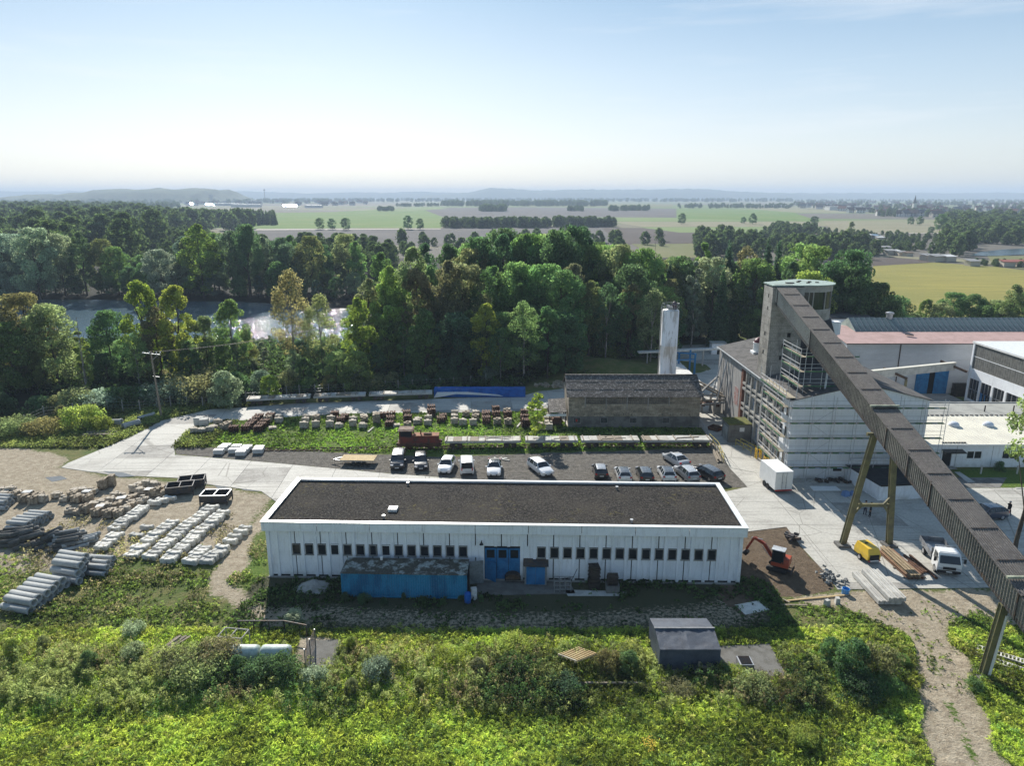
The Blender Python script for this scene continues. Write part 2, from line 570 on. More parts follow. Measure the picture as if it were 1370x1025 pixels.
K['lightcloth'] = M('pale_blue_cloth', (0.30, 0.36, 0.45), 0.9)
K['pit'] = M('dark_interior', (0.012, 0.012, 0.012), 0.95)

m, nt, b = newmat('dark_window_glass')
b.inputs['Base Color'].default_value = (0.018, 0.022, 0.026, 1)
b.inputs['Roughness'].default_value = 0.10
b.inputs['Specular IOR Level'].default_value = 0.7
bump(nt, b, noise(nt, coords(nt), 0.8, 2), 0.05, 0.05)
K['glass'] = m

m, nt, b = newmat('dark_roof_gravel')
vec = coords(nt)
v = nt.nodes.new('ShaderNodeTexVoronoi')
v.inputs['Scale'].default_value = 9.0
nt.links.new(vec, v.inputs['Vector'])
base = mixc(nt, ramp(nt, noise(nt, vec, 5.5, 6, .85), 0.46, 0.62), (0.010, 0.0095, 0.009), (0.088, 0.080, 0.071))
base = mixc(nt, ramp(nt, noise(nt, vec, 0.25, 5), 0.35, 0.7, 0, 0.5), base, (0.06, 0.052, 0.042))
mo = math_(nt, 'MULTIPLY', ramp(nt, noise(nt, vec, 1.9, 6, 0.8), 0.54, 0.66, 0, .8), ramp(nt, noise(nt, vec, 0.16, 3), 0.48, 0.62))
base = mixc(nt, mo, base, (0.12, 0.10, 0.035))
nt.links.new(base, b.inputs['Base Color'])
b.inputs['Roughness'].default_value = 0.95
b.inputs['Specular IOR Level'].default_value = 0.08
bump(nt, b, v.outputs['Distance'], 0.6, 0.05)
K['roof_gravel'] = m

def leafcloud(me, P, size, rng, up=0.25, outward=None, tri=False, elong=1.5):
 """one small leaf-spray quad per point, randomly turned; a tint attribute per face"""
 n = len(P)
 nr = rng.normal(size=(n, 3))
 if outward is not None: nr = nr * 0.9 + outward * 0.9
 nr[:, 2] += up
 nr /= np.linalg.norm(nr, axis=1)[:, None] + 1e-9
 a = np.cross(nr, rng.normal(size=(n, 3)))
 a /= np.linalg.norm(a, axis=1)[:, None] + 1e-9
 b_ = np.cross(nr, a)
 s = (size * rng.uniform(0.6, 1.35, n))[:, None]
 if tri:
  V = np.stack([P - a * s * .5, P + a * s * .5, P + b_ * s * elong * 0.7], 1).reshape(-1, 3)
  k = 3
 else:
  V = np.stack([P - a * s * .5 * elong, P - b_ * s * .42 + nr * s * .12, P + a * s * .5 * elong, P + b_ * s * .42 + nr * s * .12], 1).reshape(-1, 3)
  k = 4
 setmesh(me, V, k, n)

def setmesh(me, V, k, n):
 me.vertices.add(len(V))
 me.vertices.foreach_set('co', V.astype(np.float32).ravel())
 me.loops.add(k * n)
 me.loops.foreach_set('vertex_index', np.arange(k * n, dtype=np.int32))
 me.polygons.add(n)
 me.polygons.foreach_set('loop_start', np.arange(0, k * n, k, dtype=np.int32))
 me.polygons.foreach_set('loop_total', np.full(n, k, dtype=np.int32))
 me.update(calc_edges=True)

def settint(me, t):
 a = me.attributes.new('tint', 'FLOAT', 'FACE')
 a.data.foreach_set('value', t.astype(np.float32))
# ------------------------------------------------------------------ ground and water
RNG = np.random.default_rng(7)
random.seed(7)

def px(pts, z=0.0):
 return [(G(u, v, z).x, G(u, v, z).y) for u, v in pts]

RIVER = [(-420, 300), (-300, 262), (-160, 253), (-105, 250), (-62, 236), (-40, 226), (-10, 212), (5, 212), (8, 198), (-20, 184), (-45, 172),
         (-70, 172), (-110, 172), (-160, 176), (-300, 190), (-420, 215)]
RIVER_B = [(290, 418), (340, 440), (460, 450), (640, 560), (700, 500), (500, 380), (380, 352), (300, 372)]
RIVER_B = px([(1296, 343), (1312, 337.5), (1340, 334.5), (1372, 333), (1420, 332), (1500, 331), (1500, 341), (1420, 342), (1370, 341), (1335, 343)])
GRAVEL_LOT = px([(233, 597), (235, 608), (360, 619), (522, 634), (619, 641), (690, 645), (880, 652), (1000, 652), (976, 623), (958, 598), (860, 603), (736, 606), (584, 612), (529, 609), (350, 602)])
DIRT_DIG = px([(975, 722), (1010, 705), (1055, 706), (1072, 731), (1104, 766), (1121, 789), (1060, 800), (1010, 800), (1000, 830), (960, 800)])
STONY = px([(985, 700), (1052, 706), (1072, 731), (1040, 722), (1000, 722)])
SHADE_PATH = px([(330, 812), (420, 806), (560, 815), (760, 815), (900, 806), (1000, 795), (1045, 830), (1000, 842), (860, 845), (640, 852), (470, 848), (350, 840)])
LOOP_TRACK = px([(372, 660), (350, 690), (320, 720), (292, 750), (280, 775), (290, 800), (325, 815), (352, 838), (420, 848), (420, 820), (352, 812), (318, 790), (312, 768), (330, 745), (352, 715), (360, 700)])
TRACK = px([(1050, 800), (1160, 792), (1330, 788), (1370, 800), (1420, 840), (1372, 846), (1300, 818), (1272, 832), (1286, 890), (1312, 950), (1356, 1040), (1268, 1040), (1240, 960), (1220, 890), (1208, 850), (1170, 826), (1100, 814)])
YARD_L = px([(-140, 640), (82, 622), (140, 637), (281, 650), (372, 662), (340, 700), (290, 735), (250, 745), (150, 745), (60, 765), (-160, 800)])
YARD_LL = px([(-140, 590), (0, 596), (60, 604), (95, 612), (82, 625), (-140, 650)])
PADS = px([(400, 850), (455, 856), (445, 890), (392, 890)])
FOREST = px([(-500, 560), (0, 548), (120, 552), (190, 556), (290, 540), (420, 533), (560, 528), (700, 518), (760, 480), (830, 465), (960, 452), (1000, 430), (1210, 425), (1190, 380), (1000, 345), (500, 345), (-500, 345)])
LAWN = px([(1272, 628), (1400, 628), (1500, 652), (1320, 652)])
GRASS_STRIP = px([(253, 577), (297, 565), (399, 558), (471, 554), (560, 553), (640, 553), (706, 551), (741, 549), (760, 572), (935, 573), (957, 596), (860, 602), (736, 605), (584, 611), (529, 608), (350, 601), (236, 596)])

def inside(poly, X, Y):
 r = np.zeros(X.shape, bool)
 n = len(poly)
 j = n - 1
 for i in range(n):
  xi, yi = poly[i][0], poly[i][1]
  xj, yj = poly[j][0], poly[j][1]
  if yi != yj:
   c = ((yi > Y) != (yj > Y)) & (X < (xj - xi) * (Y - yi) / (yj - yi) + xi)
   r ^= c
  j = i
 return r

def blur(A, n):
 for _ in range(n):
  B = A.copy()
  B[1:-1, :] = (A[2:, :] + A[:-2, :] + 2 * A[1:-1, :]) / 4
  A = B.copy()
  A[:, 1:-1] = (B[:, 2:] + B[:, :-2] + 2 * B[:, 1:-1]) / 4
 return A

def smooth(e0, e1, x):
 t = np.clip((x - e0) / (e1 - e0), 0, 1)
 return t * t * (3 - 2 * t)

def vnoise(X, Y, s, seed):
 r = np.random.default_rng(seed)
 T = r.random((256, 256))
 x = X / s
 y = Y / s
 x0 = np.floor(x).astype(int)
 y0 = np.floor(y).astype(int)
 fx = x - x0
 fy = y - y0
 fx = fx * fx * (3 - 2 * fx)
 fy = fy * fy * (3 - 2 * fy)
 a = T[x0 % 256, y0 % 256]
 b_ = T[(x0 + 1) % 256, y0 % 256]
 c = T[x0 % 256, (y0 + 1) % 256]
 d = T[(x0 + 1) % 256, (y0 + 1) % 256]
 return a * (1 - fx) * (1 - fy) + b_ * fx * (1 - fy) + c * (1 - fx) * fy + d * fx * fy

def wob(X, Y):
 return X + (vnoise(X, Y, 2.3, 61) - .5) * 1.7 + (vnoise(X, Y, .8, 62) - .5) * .6, Y + (vnoise(X, Y, 2.6, 63) - .5) * 1.6

def fgheight(X, Y):
 """rough meadow relief in the foreground, dead flat from the yards on"""
 w = smooth(51.5, 46.0, Y)
 w = w * (1 - inside(TRACK, X, Y) * 0.85)
 return w * ((vnoise(X, Y, 6.0, 3) - .5) * 0.7 + (vnoise(X, Y, 1.7, 4) - .5) * 0.35)

xs = np.concatenate([-np.geomspace(9000, 90, 46), np.arange(-80, 72, 0.4), np.geomspace(76, 9000, 46)])
ys = np.concatenate([np.arange(-60, 30, 10.0), np.arange(30, 128, 0.4), np.arange(128, 500, 4.0), np.geomspace(504, 12400, 50)])
X, Y = np.meshgrid(xs, ys, indexing='ij')
Z = fgheight(X, Y)
rv = inside(RIVER, X, Y).astype(float)
rv[Y < 128] = 0
Z = Z - 2.2 * np.where((Y > 128) & (Y < 700), blur(rv, 1), 0)
# spoil bank by the wood behind the block shed
Z = Z + 2.6 * np.exp(-(((X - 12) / 15) ** 2 + ((Y - 146) / 5.5) ** 2)) * (0.6 + 0.8 * vnoise(X, Y, 3.0, 9))
Z = Z + 0.9 * np.exp(-(((X - 27) / 1.8) ** 2 + ((Y - 51.0) / 0.8) ** 2)) * 0
nx, ny = X.shape
idx = np.arange(nx * ny).reshape(nx, ny)
F = np.stack([idx[:-1, :-1], idx[1:, :-1], idx[1:, 1:], idx[:-1, 1:]], -1).reshape(-1, 4)
me = bpy.data.meshes.new('ground')
V = np.stack([X, Y, Z], -1).reshape(-1, 3)
me.vertices.add(len(V))
me.vertices.foreach_set('co', V.astype(np.float32).ravel())
me.loops.add(F.size)
me.loops.foreach_set('vertex_index', F.astype(np.int32).ravel())
me.polygons.add(len(F))
me.polygons.foreach_set('loop_start', np.arange(0, F.size, 4, dtype=np.int32))
me.polygons.foreach_set('loop_total', np.full(len(F), 4, dtype=np.int32))
me.update(calc_edges=True)
me.polygons.foreach_set('use_smooth', [True] * len(F))

def mask(poly, n=2):
 A = inside(poly, *(wob(X, Y) if poly in (TRACK, LOOP_TRACK, SHADE_PATH, YARD_L, YARD_LL, STONY) else (X, Y))).astype(float)
 return blur(A, n)

near = (Y < 135)
A_gravel = np.maximum(mask(GRAVEL_LOT, 1), 0)
A_dirt = mask(DIRT_DIG, 1)
A_track = np.maximum.reduce([mask(TRACK, 3), mask(LOOP_TRACK, 3) * 0.95, mask(SHADE_PATH, 5) * 0.5, mask(STONY, 2) * 0.9,
                             mask(YARD_L, 5) * 0.80, mask(YARD_LL, 3) * 0.9, mask(PADS, 1)])
CL = px([(1236, 835), (1244, 870), (1258, 915), (1280, 965), (1312, 1040)])
dc = np.full(X.shape, 99.0)
for (ax_, ay_), (bx_, by_) in zip(CL[:-1], CL[1:]):
 t_ = np.clip(((X - ax_) * (bx_ - ax_) + (Y - ay_) * (by_ - ay_)) / ((bx_ - ax_) ** 2 + (by_ - ay_) ** 2), 0, 1)
 dc = np.minimum(dc, np.hypot(X - ax_ - t_ * (bx_ - ax_), Y - ay_ - t_ * (by_ - ay_)))
centre = smooth(.55, .25, dc) * smooth(.35, .6, vnoise(X, Y, 1.3, 51))
A_track = A_track * (1 - .55 * centre)
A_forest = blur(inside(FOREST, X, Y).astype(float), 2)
A_lush = np.maximum(mask(LAWN, 1), mask(GRASS_STRIP, 1) * 0.75)
A_lush = np.maximum(A_lush, smooth(48.0, 43.0, Y) * 0.85)
# left field side: lush patch beside the loop track
A_lush = np.maximum(A_lush, mask(px([(352, 700), (358, 770), (350, 800), (322, 780), (330, 745)]), 2))
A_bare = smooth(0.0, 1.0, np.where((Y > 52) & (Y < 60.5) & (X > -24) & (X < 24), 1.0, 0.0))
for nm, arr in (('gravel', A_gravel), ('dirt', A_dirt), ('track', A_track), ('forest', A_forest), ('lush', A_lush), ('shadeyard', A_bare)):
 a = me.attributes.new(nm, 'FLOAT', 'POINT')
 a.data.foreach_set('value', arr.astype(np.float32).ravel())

m, nt, b = newmat('meadow_and_yard_ground')
vec = coords(nt, 'World')

def attr(n):
 a = nt.nodes.new('ShaderNodeAttribute')
 a.attribute_name = n
 return a.outputs['Fac']

n_big = noise(nt, vec, 0.06, 5, 0.6)
n_mid = noise(nt, vec, 0.45, 6, 0.65)
n_fine = noise(nt, vec, 3.2, 5, 0.7)
n_vf = noise(nt, vec, 14, 3, 0.7)
n_pat = noise(nt, vec, 1.3, 8, 0.85)
grass = mixc(nt, ramp(nt, n_mid, 0.38, 0.66), (0.085, 0.125, 0.028), (0.17, 0.16, 0.06))
grass = mixc(nt, ramp(nt, n_fine, 0.45, 0.75, 0, 0.6), grass, (0.20, 0.165, 0.095))
lush = mixc(nt, ramp(nt, n_fine, 0.3, 0.7), (0.06, 0.125, 0.018), (0.135, 0.185, 0.035))
base = mixc(nt, attr('lush'), grass, lush)
# far farmland tone
sepx = nt.nodes.new('ShaderNodeSeparateXYZ')
nt.links.new(vec, sepx.inputs[0])
farm = nt.nodes.new('ShaderNodeTexVoronoi')
farm.inputs['Scale'].default_value = 0.0032
farm.feature = 'F1'
mpf = nt.nodes.new('ShaderNodeMapping')
mpf.inputs['Scale'].default_value = (0.55, 1.0, 0)
mpf.inputs['Rotation'].default_value = (0, 0, 0.12)
nt.links.new(vec, mpf.inputs['Vector'])
nt.links.new(mpf.outputs[0], farm.inputs['Vector'])
fs = nt.nodes.new('ShaderNodeSeparateColor')
nt.links.new(farm.outputs['Color'], fs.inputs[0])
fcol = nt.nodes.new('ShaderNodeValToRGB')
fcol.color_ramp.interpolation = 'CONSTANT'
els = fcol.color_ramp.elements
els[0].position = 0.0
els[0].color = rgb((0.12, 0.17, 0.06))
els[1].position = 0.3
els[1].color = rgb((0.13, 0.12, 0.10))
for p_, c_ in ((0.5, (0.10, 0.14, 0.05)), (0.65, (0.20, 0.20, 0.11)), (0.82, (0.16, 0.15, 0.10))):
 e = els.new(p_)
 e.color = rgb(c_)
nt.links.new(fs.outputs[0], fcol.inputs[0])
base = mixc(nt, ramp(nt, sepx.outputs[1], 255, 300), base, fcol.outputs[0])
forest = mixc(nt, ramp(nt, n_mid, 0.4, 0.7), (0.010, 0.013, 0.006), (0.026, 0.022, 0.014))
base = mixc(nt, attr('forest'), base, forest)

def over(base, name, c1, c2, soft, fac_noise=n_mid, fine=n_vf, amt=0.9):
 a = attr(name)
 f = math_(nt, 'ADD', a, math_(nt, 'MULTIPLY', math_(nt, 'SUBTRACT', fac_noise, 0.5), amt))
 f = math_(nt, 'MULTIPLY', ramp(nt, f, 0.5 - soft, 0.5 + soft), ramp(nt, a, 0.0, 0.12))
 col = mixc(nt, ramp(nt, fine, 0.35, 0.68), c1, c2)
 return mixc(nt, f, base, col)

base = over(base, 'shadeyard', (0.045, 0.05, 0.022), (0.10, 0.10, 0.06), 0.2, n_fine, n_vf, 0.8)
base = over(base, 'track', (0.262, 0.213, 0.15), (0.485, 0.42, 0.315), 0.16, n_fine, n_pat, 1.9)
gr = mixc(nt, ramp(nt, n_pat, 0.4, 0.62), (0.095, 0.086, 0.074), (0.19, 0.175, 0.15))
f = math_(nt, 'ADD', attr('gravel'), math_(nt, 'MULTIPLY', math_(nt, 'SUBTRACT', n_fine, 0.5), 0.6))
base = mixc(nt, ramp(nt, f, 0.42, 0.58), base, gr)
wv = nt.nodes.new('ShaderNodeTexWave')
wv.inputs['Scale'].default_value = 0.9
wv.inputs['Distortion'].default_value = 6
wv.inputs['Detail'].default_value = 3
mw = nt.nodes.new('ShaderNodeMapping')
mw.inputs['Rotation'].default_value = (0, 0, 0.5)
nt.links.new(vec, mw.inputs['Vector'])
nt.links.new(mw.outputs[0], wv.inputs['Vector'])
dcol = mixc(nt, ramp(nt, n_pat, 0.38, 0.62), (0.095, 0.068, 0.045), (0.18, 0.135, 0.09))
dcol = mixc(nt, ramp(nt, wv.outputs['Fac'], 0.3, 0.8, 0, 0.4), dcol, (0.13, 0.10, 0.07))
f = math_(nt, 'ADD', attr('dirt'), math_(nt, 'MULTIPLY', math_(nt, 'SUBTRACT', n_fine, 0.5), 0.5))
base = mixc(nt, ramp(nt, f, 0.42, 0.58), base, dcol)
nt.links.new(base, b.inputs['Base Color'])
b.inputs['Roughness'].default_value = 0.97
b.inputs['Specular IOR Level'].default_value = 0.15
bump(nt, b, math_(nt, 'ADD', n_vf, math_(nt, 'MULTIPLY', n_fine, 2.0)), 0.8, 0.12)
me.materials.append(m)
ground = linkmesh('ground', me)
ground['kind'] = 'structure'

def ground_z(x, y):
 return float(fgheight(np.array([x]), np.array([y]))[0])

# water
m, nt, b = newmat('river_water')
vec = coords(nt, 'World')
b.inputs['Base Color'].default_value = (0.085, 0.135, 0.17, 1)
b.inputs['Roughness'].default_value = 0.05
b.inputs['Specular IOR Level'].default_value = 0.6
b.inputs['IOR'].default_value = 1.33
mpn = nt.nodes.new('ShaderNodeMapping')
mpn.inputs['Scale'].default_value = (1.0, 0.8, 1)
nt.links.new(vec, mpn.inputs['Vector'])
h = math_(nt, 'ADD', noise(nt, mpn.outputs[0], 0.9, 3, 0.6), math_(nt, 'MULTIPLY', noise(nt, mpn.outputs[0], 3.5, 4, 0.7), 0.5))
bump(nt, b, h, 1.0, 0.15)
K['water'] = m
for nm, poly in (('river', RIVER), ('river', RIVER_B)):
 w = MB()
 cx = sum(p[0] for p in poly) / len(poly)
 cyy = sum(p[1] for p in poly) / len(poly)
 w.sheet([(cx + (p[0] - cx) * 1.04, cyy + (p[1] - cyy) * 1.1) for p in poly] if poly is RIVER else poly, -1.0 if poly is RIVER else 0.35)
 tag(w.build(nm, K['water']), kind='structure')

# ------------------------------------------------------------------ fields
def fieldmat(name, c1, c2, rowpitch=3.0, rot=0.2, amt=0.5, bumpy=0.5):
 m, nt, b = newmat(name)
 vec = coords(nt, 'World')
 mp_ = nt.nodes.new('ShaderNodeMapping')
 mp_.inputs['Rotation'].default_value = (0, 0, rot)
 mp_.inputs['Scale'].default_value = (0.06, 1.0, 1.0)
 nt.links.new(vec, mp_.inputs['Vector'])
 rows = noise(nt, mp_.outputs[0], 1.0 / rowpitch, 4, 0.7)
 big = noise(nt, vec, 0.012, 5, 0.6)
 fine = noise(nt, vec, 0.9, 5, 0.75)
 col = mixc(nt, ramp(nt, big, 0.35, 0.65), c1, c2)
 col = mixc(nt, ramp(nt, rows, 0.4, 0.65, 0, amt), col, tuple(x * 0.72 for x in c2))
 col = mixc(nt, ramp(nt, fine, 0.4, 0.7, 0, 0.45), col, tuple(x * 0.72 for x in c1))
 nt.links.new(col, b.inputs['Base Color'])
 b.inputs['Roughness'].default_value = 1.0
 b.inputs['Specular IOR Level'].default_value = 0.1
 bump(nt, b, math_(nt, 'ADD', fine, rows), bumpy, 0.3)
 return m

FM = dict(green=fieldmat('green_crop', (0.11, 0.195, 0.045), (0.16, 0.215, 0.065)),
          bright=fieldmat('bright_green_crop', (0.17, 0.235, 0.085), (0.19, 0.24, 0.10)),
          plough=fieldmat('ploughed_soil', (0.105, 0.10, 0.098), (0.14, 0.13, 0.12)),
          dark=fieldmat('dark_ploughed_soil', (0.085, 0.072, 0.065), (0.11, 0.092, 0.08)),
          stubble=fieldmat('pale_stubble', (0.27, 0.245, 0.165), (0.22, 0.215, 0.13)),
          yellow=fieldmat('ripe_yellow_crop', (0.30, 0.265, 0.075), (0.23, 0.225, 0.07), 2.2, -0.12, 0.6, 1.0),
          olive=fieldmat('olive_meadow', (0.15, 0.165, 0.07), (0.19, 0.185, 0.09)))
FIELDS = [
 ('green', [(330, 285), (480, 283), (600, 287), (590, 305), (440, 305), (330, 306)]),
 ('green', [(450, 283), (560, 278), (700, 276), (640, 286), (600, 292), (480, 290)]),
 ('plough', [(330, 306), (590, 305.5), (815, 303), (830, 326), (600, 330), (330, 322)]),
 ('plough', [(560, 278), (700, 277), (912, 279), (908, 292), (780, 290), (600, 293)]),
 ('bright', [(812, 290.5), (1000, 292), (1000, 296), (822, 296)]),
 ('stubble', [(815, 296.5), (1100, 297), (1096, 303), (860, 303.5)]),
 ('bright', [(855, 303.8), (1100, 303.2), (1112, 312), (900, 311)]),
 ('dark', [(805, 305), (862, 305), (910, 311.2), (1010, 312.4), (985, 324), (905, 326), (830, 327)]),
 ('olive', [(845, 326.5), (905, 326.2), (985, 324.5), (960, 345), (880, 345)]),
 ('green', [(905, 279), (1010, 280), (1060, 284), (1100, 297), (905, 292)]),
 ('stubble', [(1101, 296), (1280, 299), (1268, 312), (1115, 311)]),
 ('dark', [(1165, 345.5), (1215, 345), (1248, 351), (1180, 356), (1168, 356)]),
 ('stubble', [(1150, 341), (1262, 350), (1390, 358), (1390, 352), (1250, 345)]),
 ('yellow', [(1168, 356.4), (1250, 351.5), (1330, 357), (1420, 368), (1560, 440), (1440, 470), (1150, 462)]),
 ('olive', [(1320, 342), (1420, 344), (1420, 366), (1330, 356)]),
 ('olive', [(640, 272), (800, 272.5), (900, 273), (900, 277), (700, 276)]),
 ('bright', [(500, 280), (580, 277), (600, 279), (540, 283)]),
]
for i, (k, pts) in enumerate(FIELDS):
 w = MB()
 w.sheet(px(pts), 0.04 + 0.01 * i)
 tag(w.build('field', FM[k]), kind='structure')
w = MB()
w.sheet(px([(330, 306.6), (590, 306.0), (590, 307.0), (330, 308.4)]), 0.3)
w.sheet(px([(1030, 311.5), (1270, 312), (1270, 313), (1030, 312.6)]), 0.3)
tag(w.build('country_lane', M('lane_surface', (0.36, 0.33, 0.28), 0.9)), kind='structure')

# ------------------------------------------------------------------ hills
def ridge(name, u0, u1, dist, prof, depth, mat_, seed):
 """a wooded rise: real height field strip, dist metres away"""
 n = 220
 k = 10
 x0, x1 = (u0 - 685) / 982 * dist, (u1 - 685) / 982 * dist
 xx = np.linspace(x0, x1, n)
 uu = np.linspace(0, 1, n)
 hp = np.interp(uu, [p[0] for p in prof], [p[1] for p in prof])
 A, B = np.meshgrid(xx, np.linspace(0, 1, k), indexing='ij')
 H_ = 1.25 * hp[:, None] * np.sin(np.clip(B * PI, 0, PI)) ** 0.6
 H_ = H_ * (0.88 + 0.2 * vnoise(A, B * 900, 420, seed)) + (vnoise(A, B * 900, 60, seed + 1) - .3) * 20 * np.sin(B * PI)
 H_[:, 0] = -3
 H_[:, -1] = -3
 Yy = dist + B * depth
 V = np.stack([A, Yy, H_], -1).reshape(-1, 3)
 ii = np.arange(n * k).reshape(n, k)
 F = np.stack([ii[:-1, :-1], ii[1:, :-1], ii[1:, 1:], ii[:-1, 1:]], -1).reshape(-1, 4)
 me = bpy.data.meshes.new(name)
 me.from_pydata(V.tolist(), [], F.tolist())
 me.materials.append(mat_)
 me.polygons.foreach_set('use_smooth', [True] * len(F))
 tag(linkmesh(name, me), kind='structure')

K['far_wood'] = M('far_woodland', (0.05, 0.075, 0.03), 1.0, col2=(0.09, 0.11, 0.04), scale=0.012, fine=0.05, var=0.4, bmp=0.0, space='World')
ridge('hill', -60, 270, 3600, [(0, 22), (.25, 34), (.5, 60), (.8, 66), (.93, 55), (1, 0)], 900, K['far_wood'], 20)
ridge('hill', 560, 1150, 7600, [(0, 30), (.1, 60), (.16, 105), (.27, 72), (.45, 78), (.6, 92), (.75, 70), (.9, 50), (1, 20)], 1500, K['far_wood'], 24)
ridge('hill', -300, 720, 8800, [(0, 60), (.3, 70), (.45, 80), (.7, 55), (.85, 66), (1, 50)], 1500, K['far_wood'], 28)
ridge('hill', 900, 1650, 8400, [(0, 40), (.2, 55), (.5, 50), (.8, 62), (1, 50)], 1500, K['far_wood'], 33)

# ------------------------------------------------------------------ concrete yard in cast slabs
K['slab'] = M('yard_concrete', (0.45, 0.435, 0.39), 0.75, col2=(0.33, 0.315, 0.28), scale=0.22, fine=5.0, var=0.14, bmp=0.1, lo=0.45, hi=0.75, space='World')
K['slab_dirty'] = M('stained_yard_concrete', (0.36, 0.345, 0.31), 0.8, col2=(0.26, 0.245, 0.22), scale=0.3, fine=5.0, var=0.18, bmp=0.1, space='World')
for q_ in ('slab', 'slab_dirty'):
 nt = K[q_].node_tree
 b = nt.nodes['Principled BSDF']
 src = b.inputs['Base Color'].links[0].from_socket
 vec = coords(nt, 'World')
 st = None
 for rot, scl in ((0.5, (0.05, 1.6, 1)), (-0.6, (0.04, 1.3, 1)), (1.35, (0.05, 1.5, 1))):
  mp_ = nt.nodes.new('ShaderNodeMapping')
  mp_.inputs['Rotation'].default_value = (0, 0, rot)
  mp_.inputs['Scale'].default_value = scl
  nt.links.new(vec, mp_.inputs['Vector'])
  t_ = ramp(nt, noise(nt, mp_.outputs[0], 1.2, 4, 0.6, 0.4), 0.55, 0.67, 0, 0.5)
  st = t_ if st is None else math_(nt, 'MAXIMUM', st, t_)
 st = math_(nt, 'MULTIPLY', st, ramp(nt, noise(nt, vec, 0.09, 4), 0.38, 0.6))
 oil = ramp(nt, noise(nt, vec, 0.55, 7, 0.75), 0.58, 0.70, 0, 0.6)
 vo = nt.nodes.new('ShaderNodeTexVoronoi')
 vo.feature = 'DISTANCE_TO_EDGE'
 vo.inputs['Scale'].default_value = 0.16
 nt.links.new(vec, vo.inputs['Vector'])
 crack = ramp(nt, vo.outputs['Distance'], 0.010, 0.002, 0, 0.6)
 f_ = math_(nt, 'MAXIMUM', math_(nt, 'MAXIMUM', st, oil), crack)
 nt.links.new(mixc(nt, f_, src, (0.15, 0.14, 0.12)), b.inputs['Base Color'])
K['slab_base'] = M('joint_filler', (0.13, 0.125, 0.11), 0.95, space='World')

def clip(poly, a, b_, c):
 """keep the side where a x + b y <= c"""
 out = []
 n = len(poly)
 for i in range(n):
  p, q = poly[i], poly[(i + 1) % n]
  dp, dq = a * p[0] + b_ * p[1] - c, a * q[0] + b_ * q[1] - c
  if dp <= 0: out.append(p)
  if dp * dq < 0:
   t = dp / (dp - dq)
   out.append((p[0] + (q[0] - p[0]) * t, p[1] + (q[1] - p[1]) * t))
 return out

def area(p):
 return abs(sum(p[i][0] * p[(i + 1) % len(p)][1] - p[(i + 1) % len(p)][0] * p[i][1] for i in range(len(p)))) / 2

def slabs(name, poly, size, ang, ztop=0.05, gap=0.02, mats=None):
 root = MB()
 root.sheet(poly, 0.012)
 base = root.build(name, K['slab_base'])
 tag(base, kind='structure')
 ca, sa = math.cos(ang), math.sin(ang)
 us = [p[0] * ca + p[1] * sa for p in poly]
 vs = [-p[0] * sa + p[1] * ca for p in poly]
 i0, i1 = math.floor(min(us) / size[0]), math.ceil(max(us) / size[0])
 j0, j1 = math.floor(min(vs) / size[1]), math.ceil(max(vs) / size[1])
 cnt = 0
 for i in range(i0, i1):
  for j in range(j0, j1):
   q = poly
   for a, b_, c in ((ca, sa, (i + 1) * size[0] - gap), (-ca, -sa, -(i * size[0] + gap)),
                             (-sa, ca, (j + 1) * size[1] - gap), (sa, -ca, -(j * size[1] + gap))):
    q = clip(q, a, b_, c)
    if len(q) < 3: break
   if len(q) < 3 or area(q) < 0.4: continue
   mb = MB()
   dz = random.uniform(-0.006, 0.006)
   mb.prism(q, 0.014, ztop + dz)
   mm = (mats or [K['slab'], K['slab'], K['slab'], K['slab_dirty']])
   mb.build('slab', random.choice(mm), base)
   cnt += 1
 return base

UP_ROAD = px([(91, 620), (120, 608), (158, 592), (180, 582), (217, 563), (281, 548), (297, 547.5), (399, 540), (560, 535), (699, 530), (720, 524)]) \
 + [(9, 128), (20, 140), (26, 165), (58, 172), (60, 128), (34.9, 118), (34.9, 84.7)] \
 + px([(976, 626), (957, 597), (938, 572), (760, 571), (741, 549), (640, 552), (471, 553.5), (399, 557.5), (297, 564.5), (253, 576), (233, 597), (234, 608.5), (240, 640), (150, 636), (82, 626)])
slabs('yard_road', UP_ROAD, (7.0, 5.0), 0.06)
LOW = px([(234, 609), (360, 619.5), (522, 634.5), (619, 641.5), (690, 645.5)]) + [(8, 81.0), (22.5, 79.0)] + [(21.9, 70.6), (-22.9, 72.0)] \
 + px([(350, 658), (281, 649), (240, 641)])
slabs('back_lane', LOW, (6.0, 5.0), 0.06)
RY = px([(976, 626.6), (1000, 652)]) + [(22.6, 78.8), (22.0, 70.4), (22.0, 69.0)] + px([(1052, 705.5), (1071, 731), (1103, 766), (1121, 789.5), (1153, 789), (1321, 787)]) \
 + [(50, 58.0), (75, 58.0), (90, 70), (90, 81.6), (53, 81.6), (53, 84.6), (35.0, 84.6)]
slabs('works_yard', RY, (6.0, 6.0), -0.02)
slabs('inner_court', [(53.2, 106.2), (79.5, 106.2), (79.5, 124.9), (60.3, 124.9), (60.3, 118), (53.2, 118)], (6, 6), 0.0, mats=[K['slab_dirty']])
